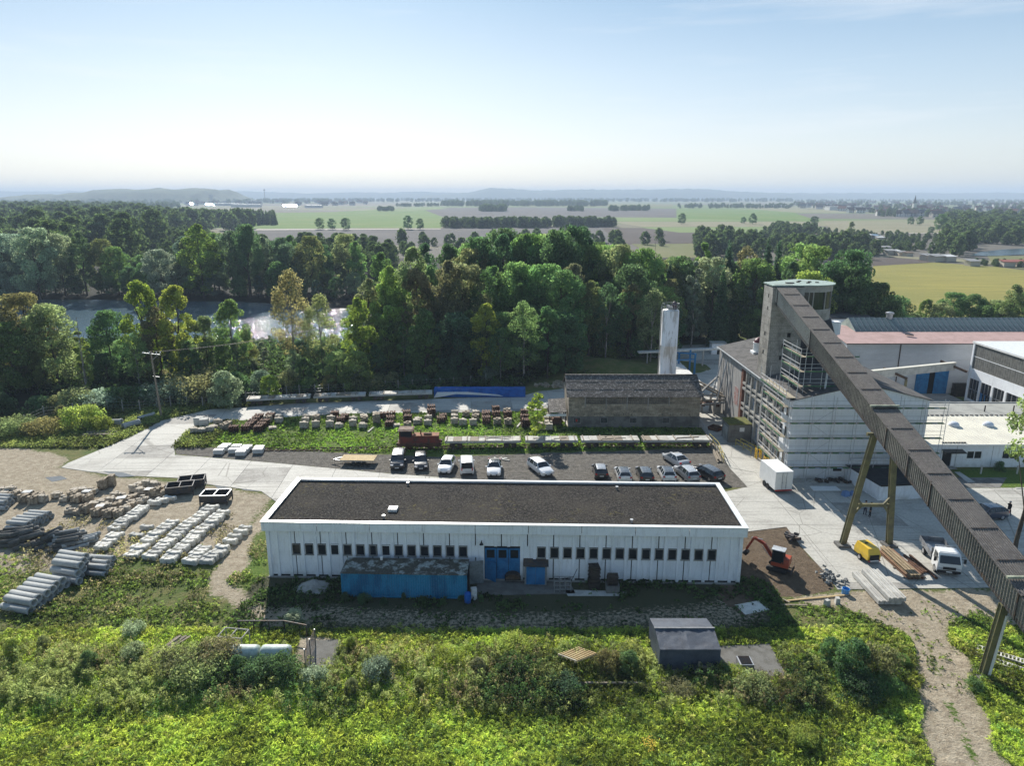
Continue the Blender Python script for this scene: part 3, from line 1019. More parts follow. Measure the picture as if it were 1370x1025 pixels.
# asphalt apron in front of the office
w = MB()
w.sheet([(52, 85.0), (63.5, 85.0), (60.5, 81.8), (52, 81.8)], 0.03)
tag(w.build('doorstep_apron', K['concrete_dark']), kind='structure')
PAD = M('old_asphalt_pad', (0.17, 0.165, 0.15), 0.95, col2=(0.12, 0.115, 0.10), scale=0.8, var=0.25, space='World')
for pts in ([(955, 866), (1030, 862), (1052, 905), (968, 908)], [(412, 858), (457, 857), (446, 893), (408, 893)], [(1050, 868), (1080, 870), (1088, 890), (1062, 888)],
   [(640, 770), (760, 775), (770, 795), (660, 797), (636, 795)], [(755, 790), (838, 792), (838, 798), (760, 798)]):
 q = px(pts)
 w = MB()
 w.prism(q, -0.4, 0.05)
 tag(w.build('paving_pad', PAD if pts[0][0] != 755 else K['concrete_light']), kind='structure')
# puddle films beside the road
PUD = M('shallow_puddle', (0.20, 0.20, 0.19), 0.12, var=0.1, bmp=0.0)
for pts in ([(138, 631), (165, 633), (182, 638), (160, 639)], [(60, 639), (82, 637), (90, 641), (70, 645)], [(287, 650), (305, 648), (308, 653), (292, 654)], [(318, 651), (350, 654), (345, 658), (325, 656)]):
 w = MB()
 w.sheet(px(pts), 0.016 if pts[0][0] != 138 else 0.06)
 tag(w.build('puddle', PUD), kind='structure')
w = MB()
w.box((G(1007, 813).x, G(1007, 813).y, 0.08), (2.6, 1.6, 0.15), 0.3, 0.6)
tag(w.build('spilled_concrete_patch', K['kerbstone']), kind='structure')
# ------------------------------------------------------------------ white factory hall
FZ = 5.8
fac = thing('factory_hall', 'long white flat-roofed hall of ribbed concrete panels with a dark gravel roof', 'building', (-22.97, 60.6, 0), R(-1.7))
FL, FD = 44.15, 9.9

def fu(u):
 return (u - 358.0) / 631.0 * FL

core = MB()
core.bx(0.2, FL - 0.2, 0.14, FD, 0, FZ - 0.35)
core.build('wall', K['joint'], fac)
w = MB()
w.bx(0.15, FL - 0.15, 0.1, FD + .1, FZ - 0.33, FZ - 0.22)
w.build('roof', K['roof_gravel'], fac)
# wall panels: 18 around the joints, cut round the window strip
jl = [fu(361.0 + 34.6 * k) for k in range(0, 19)]
jl[0] = 0.0
jl[-1] = FL
WZ0, WZ1 = 2.35, 3.42
wins = [fu(397 + 17.25 * k) for k in range(14)] + [fu(725.5 + 17.3 * k) for k in range(14)]
DOOR = (fu(650), fu(697.5))
for i in range(18):
 a, b_ = jl[i] + 0.05, jl[i + 1] - 0.05
 for z0, z1 in ((0.25, WZ0 - 0.06), (WZ1 + 0.06, FZ - 0.95)):
  segs = [(a, b_)]
  if z0 < 1:
   segs = []
   if b_ <= DOOR[0] or a >= DOOR[1]: segs = [(a, b_)]
   else:
    if a < DOOR[0] - .1: segs.append((a, DOOR[0] - .05))
    if b_ > DOOR[1] + .1: segs.append((DOOR[1] + .05, b_))
  for s0, s1 in segs:
   w = MB()
   w.bx(s0, s1, 0.02, 0.14, z0, z1)
   w.build('wall_panel', K['white_wall'], fac)
# the strip between the windows
edges = [0.0]
for x in wins: edges += [x - 0.40, x + 0.40]
edges.append(FL)
for k in range(0, len(edges), 2):
 a, b_ = edges[k], edges[k + 1]
 if a < DOOR[0] < b_:
  parts_ = [(a, DOOR[0] - 0.05), (DOOR[1] + 0.05, b_)]
 else: parts_ = [(a, b_)]
 for s0, s1 in parts_:
  w = MB()
  w.bx(s0, s1, 0.02, 0.14, WZ0 - 0.055, WZ1 + 0.055)
  w.build('wall_panel', K['white_wall'], fac)
# ribs between windows
ribx = [x for x in [fu(388.4 + 17.27 * k) for k in range(-1, 35)] if 0.3 < x < FL - 0.3]
for x in ribx:
 if DOOR[0] - .12 < x < DOOR[1] + .12: z0, = (3.5,)
 else: z0 = 0.12
 w = MB()
 w.bx(x - 0.14, x + 0.14, -0.12, 0.015, z0, FZ - 0.92)
 w.build('rib', K['white_wall'], fac)
for x0, x1 in ((-0.02, 0.28), (FL - 0.28, FL + 0.02)):
 w = MB()
 w.bx(x0, x1, -0.15, 0.13, 0.0, FZ - 0.93)
 w.build('corner_pier', K['white_wall'], fac)
# fascia: nine panels with open joints, and returns round the sides
fj = [0.0] + [fu(428 + 70.0 * k) for k in range(0, 9) if fu(428 + 70 * k) < FL - 1] + [FL]
for i in range(len(fj) - 1):
 w = MB()
 w.bx(fj[i] + (0.03 if i else -0.3), fj[i + 1] - (0.03 if i < len(fj) - 2 else -0.3), -0.32, -0.16, FZ - 0.93, FZ - 0.03)
 w.build('fascia_panel', K['white_wall'], fac)
w = MB()
w.bx(-0.3, -0.14, -0.16, FD + .3, FZ - 0.93, FZ - 0.03)
w.bx(FL + 0.14, FL + 0.3, -0.16, FD + .3, FZ - 0.93, FZ - 0.03)
w.bx(-0.14, FL + 0.14, FD + .14, FD + .3, FZ - 0.93, FZ - 0.03)
w.build('fascia', K['white_wall'], fac)
w = MB()
w.bx(0.0, 0.18, 0.14, FD, 0, FZ - 0.94)
w.bx(FL - 0.18, FL, 0.14, FD, 0, FZ - 0.94)
w.build('side_wall', K['white_wall'], fac)
w = MB()
w.bx(-0.36, FL + 0.36, -0.38, 0.06, FZ - 0.028, FZ + 0.03)
w.bx(-0.36, FL + 0.36, FD - 0.02, FD + 0.36, FZ - 0.028, FZ + 0.03)
w.bx(-0.36, 0.16, 0.062, FD - 0.022, FZ - 0.028, FZ + 0.03)
w.bx(FL - 0.16, FL + 0.36, 0.062, FD - 0.022, FZ - 0.028, FZ + 0.03)
w.build('coping', K['coping'], fac)
w = MB()
w.bx(-0.1, FL + 0.1, -0.25, 0.0, 0.0, 0.10)
w.build('plinth', K['concrete'], fac)
for i, x in enumerate(wins):
 w = MB()
 hw = 0.40 if i != 6 else 0.33
 w.bx(x - hw, x - hw + 0.06, -0.03, 0.16, WZ0, WZ1)
 w.bx(x + hw - 0.06, x + hw, -0.03, 0.16, WZ0, WZ1)
 w.bx(x - hw + 0.06, x + hw - 0.06, -0.03, 0.16, WZ1 - 0.06, WZ1)
 w.bx(x - hw - 0.04, x + hw + 0.04, -0.09, 0.16, WZ0 - 0.05, WZ0 + 0.03)
 fr = w.build('window', K['concrete'] if i not in (3, 7) else K['white_plastic'], fac)
 g = MB()
 g.bx(x - hw + 0.062, x + hw - 0.062, 0.03, 0.05, WZ0 + 0.032, WZ1 - 0.062)
 g.build('pane', K['glass'], fr)
# blue folding door of three tall leaves
dw = (DOOR[1] - DOOR[0]) / 3
for i in range(3):
 w = MB()
 x0 = DOOR[0] + i * dw
 w.bx(x0 + 0.02, x0 + dw - 0.02, 0.02, 0.10, 0.05, 2.25)
 w.bx(x0 + 0.02, x0 + 0.18, 0.02, 0.10, 2.25, 3.25)
 w.bx(x0 + dw - 0.18, x0 + dw - 0.02, 0.02, 0.10, 2.25, 3.25)
 w.bx(x0 + 0.18, x0 + dw - 0.18, 0.02, 0.10, 3.1, 3.25)
 d = w.build('door_leaf', K['blue_steel'], fac)
 g = MB()
 g.bx(x0 + 0.185, x0 + dw - 0.185, 0.05, 0.07, 2.25, 3.098)
 g.build('pane', K['glass'], d)
w = MB()
w.beam((DOOR[0] + 0.2, 0.0, 1.05), (DOOR[0] + 1.05, -0.62, 1.05), 0.05, 1.9)
w.build('wicket_door', K['blue_steel'], fac)
w = MB()
lx = fu(647)
w.beam((lx - .05, -0.1, 4.1), (lx - .05, -0.42, 4.15), 0.05)
w.lathe([(0.2, 3.85), (0.08, 4.05), (0.05, 4.15)], (lx - .05, -0.45, 0), 10)
w.build('wall_lamp', K['black'], fac)
w = MB()
w.box((FL * 0.258, 3.0, FZ - 0.08), (0.85, 0.85, 0.28))
w.build('roof_hatch', K['foil'], fac)
for q in ((fu(513), 1.2), (fu(838), 8.7), (fu(845), 1.0), (fu(526), 9.2)):
 w = MB()
 w.lathe([(0.11, 0), (0.11, 0.25), (0.16, 0.26), (0.16, 0.33)], (q[0], q[1], FZ - 0.22), 10)
 w.build('roof_vent', K['steel'], fac)
w = MB()
w.bx(fu(369), fu(369) + .16, -.1, 0.02, 1.0, 1.5)
w.build('meter_box', K['steel'], fac)

# ------------------------------------------------------------------ block-built shed with sheet roof
shed = thing('block_shed', 'old grey block-built shed with a mottled dark sheet roof behind the flat wagons', 'building', (8.8, 105.5, 0))
SL, SD, SE, SR = 20.4, 9.0, 5.15, 7.35
w = MB()
w.bx(0, SL, 0.22, SD, 0, SE - 0.05)
w.add([(0, 0.2, SE - .05), (0, SD, SE - .05), (0, SD / 2, SR - .12), (SL, 0.2, SE - .05), (SL, SD, SE - .05), (SL, SD / 2, SR - .12)],
      [(0, 2, 1), (3, 4, 5), (0, 3, 5, 2), (1, 2, 5, 4)])
w.build('wall', K['brickwall'], shed)
w = MB()
w.bx(-0.05, SL + 0.05, 0.05, 0.22, 0, 1.75)
w.build('concrete_base', K['concrete_dark'], shed)
# masonry courses in front of the wall core: individual blocks, sharing a few meshes
blockm = []
for k in range(4):
 w = MB()
 w.box((0, 0, 0), (0.97, 0.16, 0.315))
 blockm.append(w.mesh('block', [M('masonry_block_%s' % 'abcd'[k], (0.45 - .04 * k, 0.385 - .035 * k, 0.29 - .028 * k), 0.95, col2=(0.31 - .025 * k, 0.265 - .02 * k, 0.20 - .015 * k), fine=7, var=0.3, bmp=0.5, space='World')]))
bays = [(2.75 + 3.25 * i, 2.75 + 3.25 * i + 2.95) for i in range(4)]
for r in range(10):
 z = 1.93 + r * 0.335
 x = (0.5 if r % 2 else 0.0)
 while x < SL - 0.3:
  if not (z > 3.65 and any(a - .3 < x + 0.49 < c + 0.3 for a, c in bays)):
   linkmesh('block', random.choice(blockm), shed, (min(x + 0.49, SL - 0.5), 0.14 + random.uniform(-.012, .012), z))
  x += 1.0
for a, c in bays:
 w = MB()
 n = 9
 for i in range(n + 1): w.bx(a + (c - a) * i / n - .02, a + (c - a) * i / n + .02, 0.08, 0.2, 3.6, 4.95)
 for j in range(5): w.bx(a, c, 0.1, 0.19, 3.6 + j * 0.33 - .018, 3.6 + j * 0.33 + .018)
 f = w.build('window', K['concrete_dark'], shed)
 g = MB()
 g.bx(a + .02, c - .02, 0.2, 0.218, 3.6, 4.93)
 g.build('pane', K['brickwall'], f)
for x in (2.6, 5.85, 9.1, 12.35, 15.6):
 w = MB()
 w.bx(x - 0.13, x + 0.02, 0.0, 0.2, 3.5 if x > 3 else 3.3, 5.0)
 if 5 < x < 13: w.bx(x - 0.1, x + 0.0, 0.0, 0.2, 2.9, 3.5)
 w.build('pier', K['concrete'], shed)
for j, x in enumerate((1.35, 5.55, 10.1, 15.15)):
 w = MB()
 for i in range(6): w.bx(x - .5 + i * 0.2 - .02, x - .5 + i * .2 + .02, -0.02, 0.06, 0.7, 1.6)
 w.bx(x - .52, x + .52, -0.03, 0.05, 0.62, 0.70)
 w.bx(x - .52, x + .52, -0.03, 0.05, 1.6, 1.67)
 f = w.build('barred_window', K['steel'], shed)
 g = MB()
 g.bx(x - .5, x + .5, 0.02, 0.045, 0.7, 1.6)
 g.build('pane', K['glass'], f)
w = MB()
w.box((1.25, -0.05, 1.15), (0.25, 0.05, 0.4))
w.build('red_box', K['red'], shed)
w = MB()
for i in range(13): w.box((0.9 + i * 1.5 + random.uniform(-.2, .2), 0.03, 2.1), (0.11, 0.08, 0.11))
w.build('beam_hole', K['pit'], shed)
# sheet roof: overlapping rows of sheets
nrow, ncol = 3, 8
for s in (0, 1):
 for r in range(nrow):
  for q in range(ncol):
   x0, x1 = -0.35 + (SL + 0.7) * q / ncol, -0.35 + (SL + 0.7) * (q + 1) / ncol
   t0, t1 = r / nrow, (r + 1.04) / nrow
   y0, z0 = -0.35 + (SD / 2 + .35) * t0, SE - 0.17 + (SR - SE + .17) * t0
   y1, z1 = -0.35 + (SD / 2 + .35) * min(t1, 1), SE - 0.17 + (SR - SE + .17) * min(t1, 1)
   lift = 0.02 * (nrow - 1 - r) * 0 + 0.012 * ((r + q) % 2)
   if s: y0, y1 = SD - y0, SD - y1
   w = MB()
   w.slab([(x0, y0, z0 + lift + .03), (x1 - .01, y0, z0 + lift + .03), (x1 - .01, y1, z1 + lift), (x0, y1, z1 + lift)], 0.05)
   w.build('roof_sheet', K['roof_eternit'], shed)
w = MB()
w.beam((-0.35, SD / 2, SR + .03), (SL + .35, SD / 2, SR + .03), 0.35, 0.1)
w.build('ridge_cap', K['roof_eternit'], shed)

# lean-to left of it
lt = thing('open_lean_to', 'open lean-to with dark sloping roof at the left end of the block shed', 'shelter', (5.6, 105.9, 0))
w = MB()
w.slab([(0.2, 0.3, 2.2), (2.95, 0.3, 2.35), (2.95, 4.8, 3.3), (0.2, 4.8, 3.1)], 0.08)
w.build('roof', K['roof_eternit'], lt)
for x, y, z in ((0.3, 0.4, 2.1), (2.8, 0.4, 2.2), (0.3, 4.6, 3.0), (2.8, 4.6, 3.1)):
 w = MB()
 w.bx(x - .07, x + .07, y - .07, y + .07, 0, z)
 w.build('post', K['wood_dark'], lt)
w = MB()
w.box((1.4, 1.6, 0.5), (1.6, 1.6, 1.0), 0.1, 0.8)
w.box((1.7, 3.0, 0.4), (1.2, 1.0, 0.8), 0.5, 0.8)
w.build('stored_junk', K['rust'], lt)
w = MB()
w.slab([(-0.6, -0.2, 1.75), (2.9, -0.1, 1.75), (2.9, 0.28, 2.0), (-0.6, 0.28, 1.95)], 0.06)
w.build('eaves_board', K['white_roof'], lt)

# ------------------------------------------------------------------ silo
silo = thing('cement_silo', 'tall slim pale cement silo with streaked sides and railings on top', 'silo', (26.9, 119.5, 0))
m, nt, b = newmat('streaked_silo_paint')
vec = coords(nt)
mpn = nt.nodes.new('ShaderNodeMapping')
mpn.inputs['Scale'].default_value = (.7, .7, 0.16)
nt.links.new(vec, mpn.inputs['Vector'])
s1 = noise(nt, mpn.outputs[0], 1.4, 6, 0.6)
sepz = nt.nodes.new('ShaderNodeSeparateXYZ')
nt.links.new(vec, sepz.inputs[0])
c_ = mixc(nt, ramp(nt, s1, 0.50, 0.62), (0.80, 0.81, 0.82), (0.50, 0.48, 0.45))
c_ = mixc(nt, ramp(nt, sepz.outputs[2], 4.6, 4.2, 0, 1), c_, (0.30, 0.30, 0.29))
c_ = mixc(nt, ramp(nt, noise(nt, mpn.outputs[0], 5, 4), 0.55, 0.7, 0, 0.5), c_, (0.22, 0.17, 0.12))
nt.links.new(c_, b.inputs['Base Color'])
b.inputs['Roughness'].default_value = 0.5
K['silo'] = m
w = MB()
w.smooth = True
w.lathe([(1.42, 0), (1.42, 4.4), (1.45, 4.42), (1.45, 4.5), (1.42, 4.52), (1.42, 9.4), (1.44, 9.42), (1.42, 9.46), (1.42, 14.9), (1.36, 15.05), (0.2, 15.3)], (0, 0, 0), 40)
w.build('barrel', K['silo'], silo)
w = MB()
w.smooth = True
w.lathe([(0.42, 15.1), (0.42, 15.9), (0.36, 16.15), (0.2, 16.35), (0.02, 16.42)], (0.55, -0.2, 0), 16)
w.build('filter_dome', M('maroon_filter_housing', (0.13, 0.09, 0.10), 0.5), silo)
w = MB()
w.lathe([(0.3, 15.1), (0.3, 15.7)], (-0.4, 0.3, 0), 12)
w.box((-0.2, -0.7, 15.4), (0.7, 0.4, 0.5))
w.build('filter_unit', K['steel'], silo)
w = MB()
for i in range(14):
 q = 2 * PI * i / 14
 w.tube((1.38 * math.cos(q), 1.38 * math.sin(q), 15.0), (1.38 * math.cos(q), 1.38 * math.sin(q), 16.05), 0.03, n=5)
 q2 = 2 * PI * (i + 1) / 14
 for z in (15.5, 16.05): w.tube((1.38 * math.cos(q), 1.38 * math.sin(q), z), (1.38 * math.cos(q2), 1.38 * math.sin(q2), z), 0.025, n=5)
w.build('railing', K['steel'], silo)
w = MB()
for dx in (-0.2, 0.2): w.tube((-1.6, dx, 0.5), (-1.6, dx, 15.8), 0.03, n=5)
for k in range(50): w.tube((-1.6, -.2, 0.6 + k * 0.3), (-1.6, .2, 0.6 + k * 0.3), 0.018, n=4)
w.build('ladder', K['steel'], silo)
w = MB()
w.tube((1.5, 0.2, 0.4), (1.5, 0.2, 14.8), 0.05, n=6)
w.build('fill_pipe', K['steel'], silo)
silo.scale = (1, 1, 1.085)

# ------------------------------------------------------------------ old mill block
mill = thing('mill_building', 'weathered concrete-framed mill building whose near half is clad white and scaffolded', 'building', (35.0, 84.7, 0))
MW, ML, ME_, MR, RX = 16.9, 32.3, 10.5, 12.55, 8.6
w = MB()
w.bx(0.35, MW, 0.12, ML, 0, ME_ - 0.05)
w.add([(0.35, 0.12, ME_ - .05), (RX, 0.12, MR - .1), (MW, 0.12, ME_ - .05), (0.35, ML, ME_ - .05), (RX, ML, MR - .1), (MW, ML, ME_ - .05)],
      [(0, 1, 2), (3, 5, 4), (0, 3, 4, 1), (1, 4, 5, 2)])
w.build('core_wall', K['concrete_dark'], mill)
w = MB()
w.bx(0.0, 0.34, 19.6, ML, 0, ME_ - .06)
w.build('blank_wall', M('pale_rendered_concrete', (0.36, 0.35, 0.33), 0.9, col2=(0.26, 0.25, 0.24), scale=0.4, var=0.15, stretch=(1, 1, 0.4)), mill)
w = MB()
w.bx(-0.06, 0.3, 19.3, 20.2, 0, ME_ - .08)
w.build('brick_pier', K['redbrick'], mill)
w = MB()
w.bx(-0.03, 0.0, 21.0, 23.0, 3.4, 6.2)
w.build('red_painted_patch', M('faded_red_paint', (0.33, 0.16, 0.14), 0.9, col2=(0.36, 0.33, 0.31), scale=2.5, var=0.2), mill)
w = MB()
w.add([(0, 0, 0), (MW, 0, 0), (MW, 0, ME_ - .04), (RX, 0, MR - .1), (0, 0, ME_ - .04),
       (0, 0.1, 0), (MW, 0.1, 0), (MW, 0.1, ME_ - .04), (RX, 0.1, MR - .1), (0, 0.1, ME_ - .04)],
      [(0, 1, 2, 3, 4), (9, 8, 7, 6, 5), (0, 4, 9, 5), (4, 3, 8, 9), (3, 2, 7, 8), (2, 1, 6, 7), (1, 0, 5, 6)])
w.build('white_gable_wall', K['white_wall'], mill)
for i in range(5):      # render courses on the gable
 w = MB()
 w.bx(0.02, MW, -0.03, 0.0, 1.9 + i * 1.95, 1.95 + i * 1.95)
 w.build('wall_band', K['concrete_light'], mill)
w = MB()
w.bx(-0.02, 0.32, 0.1, 3.9, 0, ME_ - .3)
w.build('white_side_wall', K['white_wall'], mill)
# facade frame: piers, floor bands, windows
bayL = 2.3
yb = [3.9 + bayL * i for i in range(8)]
for y in yb[:7]:
 w = MB()
 w.bx(-0.12, 0.36, y - 0.17, y + 0.17, 0, 10.2)
 w.build('pier', K['concrete'], mill)
for z in (0.9, 3.7, 4.5, 6.9, 7.7, 10.05):
 w = MB()
 w.bx(-0.08 if z != 10.05 else -0.35, 0.36, 4.0, 19.3, z - .16, z + .16)
 w.build('floor_band', K['concrete'] if z != 10.05 else K['concrete_light'], mill)
paleframe = M('peeling_window_frame', (0.48, 0.47, 0.44), 0.8)
for i in range(6):
 for z0, z1 in ((1.15, 3.45), (4.75, 6.7), (7.95, 9.8)):
  y0, y1 = yb[i] + 0.3, yb[i + 1] - 0.3
  w = MB()
  for yy in (y0, (y0 + y1) / 2, y1): w.bx(0.14, 0.26, yy - .06, yy + .06, z0, z1)
  for zz in (z0, z0 + (z1 - z0) * .66, z1): w.bx(0.15, 0.25, y0, y1, zz - .05, zz + .05)
  f = w.build('window', paleframe, mill)
  for (a, c) in ((y0, (y0 + y1) / 2), ((y0 + y1) / 2, y1)):
   g = MB()
   g.bx(0.28, 0.3, a + .05, c - .05, z0, z1)
   g.build('pane', K['glass'] if random.random() < .7 else K['lightcloth'], f)
for z0, z1 in ((1.6, 3.2), (5.0, 6.6), (7.9, 9.3)):
 for y0 in (0.9, 2.6):
  w = MB()
  w.bx(-0.05, 0.0, y0, y0 + 0.95, z0, z1)
  f = w.build('window', K['white_plastic'], mill)
  g = MB()
  g.bx(-0.06, -0.051, y0 + .08, y0 + .87, z0 + .08, z1 - .08)
  g.build('pane', K['glass'], f)
# roof in two slopes of wide strips
for s in (0, 1):
 for q in range(8):
  y0, y1 = -0.25 + (ML + .5) * q / 8, -0.25 + (ML + .5) * (q + 1) / 8 - .01
  xa, xb = (-0.45, RX) if s == 0 else (MW + .4, RX)
  w = MB()
  w.slab([(xa, y0, ME_ - .02), (xa, y1, ME_ - .02), (xb, y1, MR + .04), (xb, y0, MR + .04)], 0.1)
  w.build('roof_strip', K['mill_roof'], mill)
w = MB()
w.tube((-0.5, -0.2, ME_ - .06), (-0.5, ML + .2, ME_ - .06), 0.09, n=6)
w.build('gutter', K['steel'], mill)
for y in (30.2, 27.5, 25.2):
 w = MB()
 w.tube((-0.15, y, 0.1), (-0.15, y, ME_ - .2), 0.06, n=6)
 w.build('downpipe', K['steel'], mill)
w = MB()
w.bx(5.9, 7.0, -0.04, 0.01, 1.05, 1.6)
w.build('vent_grille', K['black'], mill)
for k in range(4):
 w = MB()
 w.bx(8.5 + k * 0.27, 8.66 + k * 0.27, -0.04, 0.01, 0.55, 1.45)
 w.build('slit_window', K['pit'], mill)
# roof extractor with maroon cap near the back
ex = thing('roof_extractor', 'squat white roof extractor with a maroon cap beside the tower on the mill roof', 'roof vent', (38.4, 108.5, 11.05))
w = MB()
w.lathe([(0.75, 0), (0.75, 1.5), (0.85, 1.52), (0.85, 1.6)], (0, 0, 0.3), 14)
w.build('drum', K['white_plastic'], ex)
w = MB()
w.box((0, 0, 0.15), (1.9, 1.6, 0.7))
w.build('base', K['white_wall'], ex)
w = MB()
w.lathe([(0.7, 1.9), (0.62, 2.3), (0.3, 2.6), (0.05, 2.7)], (0, 0, 0), 14)
w.build('cap', M('maroon_cap', (0.14, 0.03, 0.04), 0.5), ex)

# ------------------------------------------------------------------ tower
tower = thing('silo_tower', 'tall concrete tower with rounded glazed head and pale green roof above the conveyor', 'tower', (35.3, 96.0, 0))
TZ = 23.3

def towerplan(g=0.0):
 P = [(-g, -g), (5.0, -g)]
 cx, cy_, r = 5.6, 3.5, 3.6 + g
 for i in range(0, 15):
  q = -PI / 2 + PI * i / 14
  P.append((cx + r * math.cos(q) * 1.08, cy_ + r * math.sin(q)))
 P.append((-g, 3.45 + g))
 return P

w = MB()
w.prism([(0, 0), (5.0, 0), (5.6, 0.0), (6.6, 0.6), (6.6, 6.4), (5.6, 7.0), (0, 3.45)], 9.8, 19.0)
w.build('shaft', M('board_marked_concrete', (0.33, 0.315, 0.28), 0.9, col2=(0.19, 0.18, 0.16), scale=0.55, fine=6, var=0.2, stretch=(1, 1, 0.7)), tower)
for k in range(12):
 z = 10.4 + k * 1.05
 w = MB()
 w.bx(-0.025, 5.0, -0.022, 0.01, z, z + .035)
 w.bx(-0.022, 0.01, 0.02, 3.4, z, z + .035)
 w.build('pour_line', K['concrete_dark'], tower)
w = MB()
w.bx(-0.02, 4.3, -0.02, 0.5, 19.0, TZ - .25)
w.bx(-0.02, 0.3, 0.5, 3.4, 19.0, TZ - .25)
w.prism([(0.3, 0.5), (4.3, 0.5), (5.2, 6.4), (0.3, 3.4)], 19.0, TZ - .4)
w.build('head_wall', K['concrete'], tower)

def arc(r0, r1, z0, z1, a0=-0.5, a1=0.5, n=14):
 w = MB()
 P = []
 for i in range(n + 1):
  q = PI * (a0 + (a1 - a0) * i / n)
  P.append(((5.0 + 0.6 + r0 * math.cos(q) * 1.08, 3.5 + r0 * math.sin(q)), (5.0 + 0.6 + r1 * math.cos(q) * 1.08, 3.5 + r1 * math.sin(q))))
 for i in range(n):
  a, c = P[i], P[i + 1]
  w.prism([a[0], a[1], c[1], c[0]], z0, z1)
 return w

w = arc(2.9, 3.42, 18.3, 19.95)
w.bx(4.2, 5.6, 0.08, 0.6, 18.3, 19.95)
w.build('curved_parapet', K['concrete'], tower)
w = arc(2.9, 3.45, 22.35, TZ - .1)
w.bx(4.2, 5.6, 0.05, 0.6, 22.35, TZ - .1)
w.build('curved_lintel', K['concrete'], tower)
w = arc(2.95, 3.3, 19.95, 22.35)
w.bx(4.2, 5.6, 0.2, 0.6, 19.95, 22.35)
w.build('curved_glazing', K['glass'], tower)
for i in range(7):
 q = PI * (-0.5 + i / 6)
 w = MB()
 w.box((5.6 + 3.34 * math.cos(q) * 1.08, 3.5 + 3.34 * math.sin(q), 21.15), (0.16, 0.13, 2.38), q)
 w.build('mullion', K['concrete'], tower)
w = MB()
w.bx(4.9, 5.05, 0.1, 0.3, 19.96, 22.34)
w.build('mullion', K['concrete'], tower)
w = MB()
w.prism(towerplan(0.12), TZ - .09, TZ + .04)
w.build('roof', K['copper_green'], tower)
for x, y, s in ((3.0, 2.2, 0.5), (4.6, 3.4, 0.2), (5.6, 2.4, 0.2), (6.3, 3.6, 0.2), (5.2, 4.4, 0.2), (7.0, 2.8, 0.2)):
 w = MB()
 w.box((x, y, TZ + .1), (s * 2.2, s, 0.14))
 w.build('roof_fitting', K['dark_steel'], tower)
w = MB()
w.lathe([(4.35, 9.8), (4.35, 16.2), (3.6, 18.2), (3.5, 18.4)], (6.3, 3.6, 0), 8)
w.build('dark_hopper', M('dark_hopper_sheet', (0.045, 0.045, 0.05), 0.7), tower)
for x, z in ((2.5, 16.2), (1.9, 14.7), (1.7, 13.0)):
 w = MB()
 w.bx(x, x + .45, -0.05, 0.01, z, z + .6)
 w.build('small_window', K['pit'], tower)
for y, z in ((1.2, 19.8), (1.5, 16.2), (1.5, 13.6), (1.3, 21.5)):
 w = MB()
 w.bx(-0.04, 0.01, y, y + .3, z, z + .5)
 w.build('small_window', K['pit'], tower)
w = MB()
w.box((10.2, 3.0, 17.0), (1.3, 1.2, 1.8))
w.bx(9.8, 10.6, 2.6, 3.4, 9.5, 16.1)
w.build('side_cabin', K['white_wall'], tower)

# ------------------------------------------------------------------ inclined conveyor gallery
GX0, GX1 = 35.7, 38.0

def gz(y): return 6.2 + 0.291 * (y - 45.8)

gal = thing('conveyor_gallery', 'long inclined conveyor gallery clad in dark corrugated sheet, running down from the tower', 'conveyor', (GX0, 22, 0))
GW = GX1 - GX0
y_top, y_bot = 96.6, 26.0
segs = []
y = y_top
L = 3.28
YB1, YB2 = 67.3, 45.6
while y > y_bot:
 segs.append((y, max(y - L, y_bot)))
 y -= L

def drop(y): return 0.0 if y > YB1 else (-0.14 if y > YB2 else -0.26)

for (ya, yb_) in segs:
 ym = (ya + yb_) / 2
 za, zb = gz(ya) + 2.4 + drop(ym), gz(yb_) + 2.4 + drop(ym)
 w = MB()
 # corrugated roof sheet: real corrugation profile across the width
 n = 26
 P = []
 for yy, zz in ((ya - 22, za), (yb_ - 22 + 0.03, zb)):
  for i in range(n + 1):
   P.append((-0.12 + (GW + .24) * i / n, yy, zz + (0.035 if i % 2 else -0.01)))
 for yy, zz in ((ya - 22, za - .06), (yb_ - 22 + .03, zb - .06)):
  for i in range(n + 1):
   P.append((-0.12 + (GW + .24) * i / n, yy, zz + (0.035 if i % 2 else -0.01)))
 m1 = n + 1
 F = []
 for i in range(n):
  F.append((i, m1 + i, m1 + i + 1, i + 1))
  F.append((2 * m1 + i, 2 * m1 + i + 1, 3 * m1 + i + 1, 3 * m1 + i))
  F.append((m1 + i, 3 * m1 + i, 3 * m1 + i + 1, m1 + i + 1))
  F.append((i, i + 1, 2 * m1 + i + 1, 2 * m1 + i))
 w.add(P, F)
 w.build('roof_sheet', K['gallery_roof'], gal)
 w = MB()
 w.beam((0.12, yb_ - 22, zb + .05), (GW - 0.12, yb_ - 22, zb + .05), 0.07, 0.05)
 w.build('batten', K['dark_steel'], gal)
for x in (0.0, GW):
 for (ya, yb_) in segs:
  w = MB()
  n = 22
  P = []
  ym = (ya + yb_) / 2
  for k in (0, 1):
   for i in range(n + 1):
    yy = ya + (yb_ - ya) * i / n
    xx = x + (0.028 if i % 2 else -0.028)
    P.append((xx, yy - 22, gz(yy) + (0 if k == 0 else 2.36 + drop(ym))))
  m1 = n + 1
  w.add(P, [(i, i + 1, m1 + i + 1, m1 + i) for i in range(n)])
  w.build('side_sheet', K['gallery_side_pale' if ya > 84.5 else 'gallery_side'], gal)
w = MB()
w.slab([(0.05, y_top - 22, gz(y_top) + .1), (GW - .05, y_top - 22, gz(y_top) + .1), (GW - .05, y_bot - 22, gz(y_bot) + .1), (0.05, y_bot - 22, gz(y_bot) + .1)], 0.15)
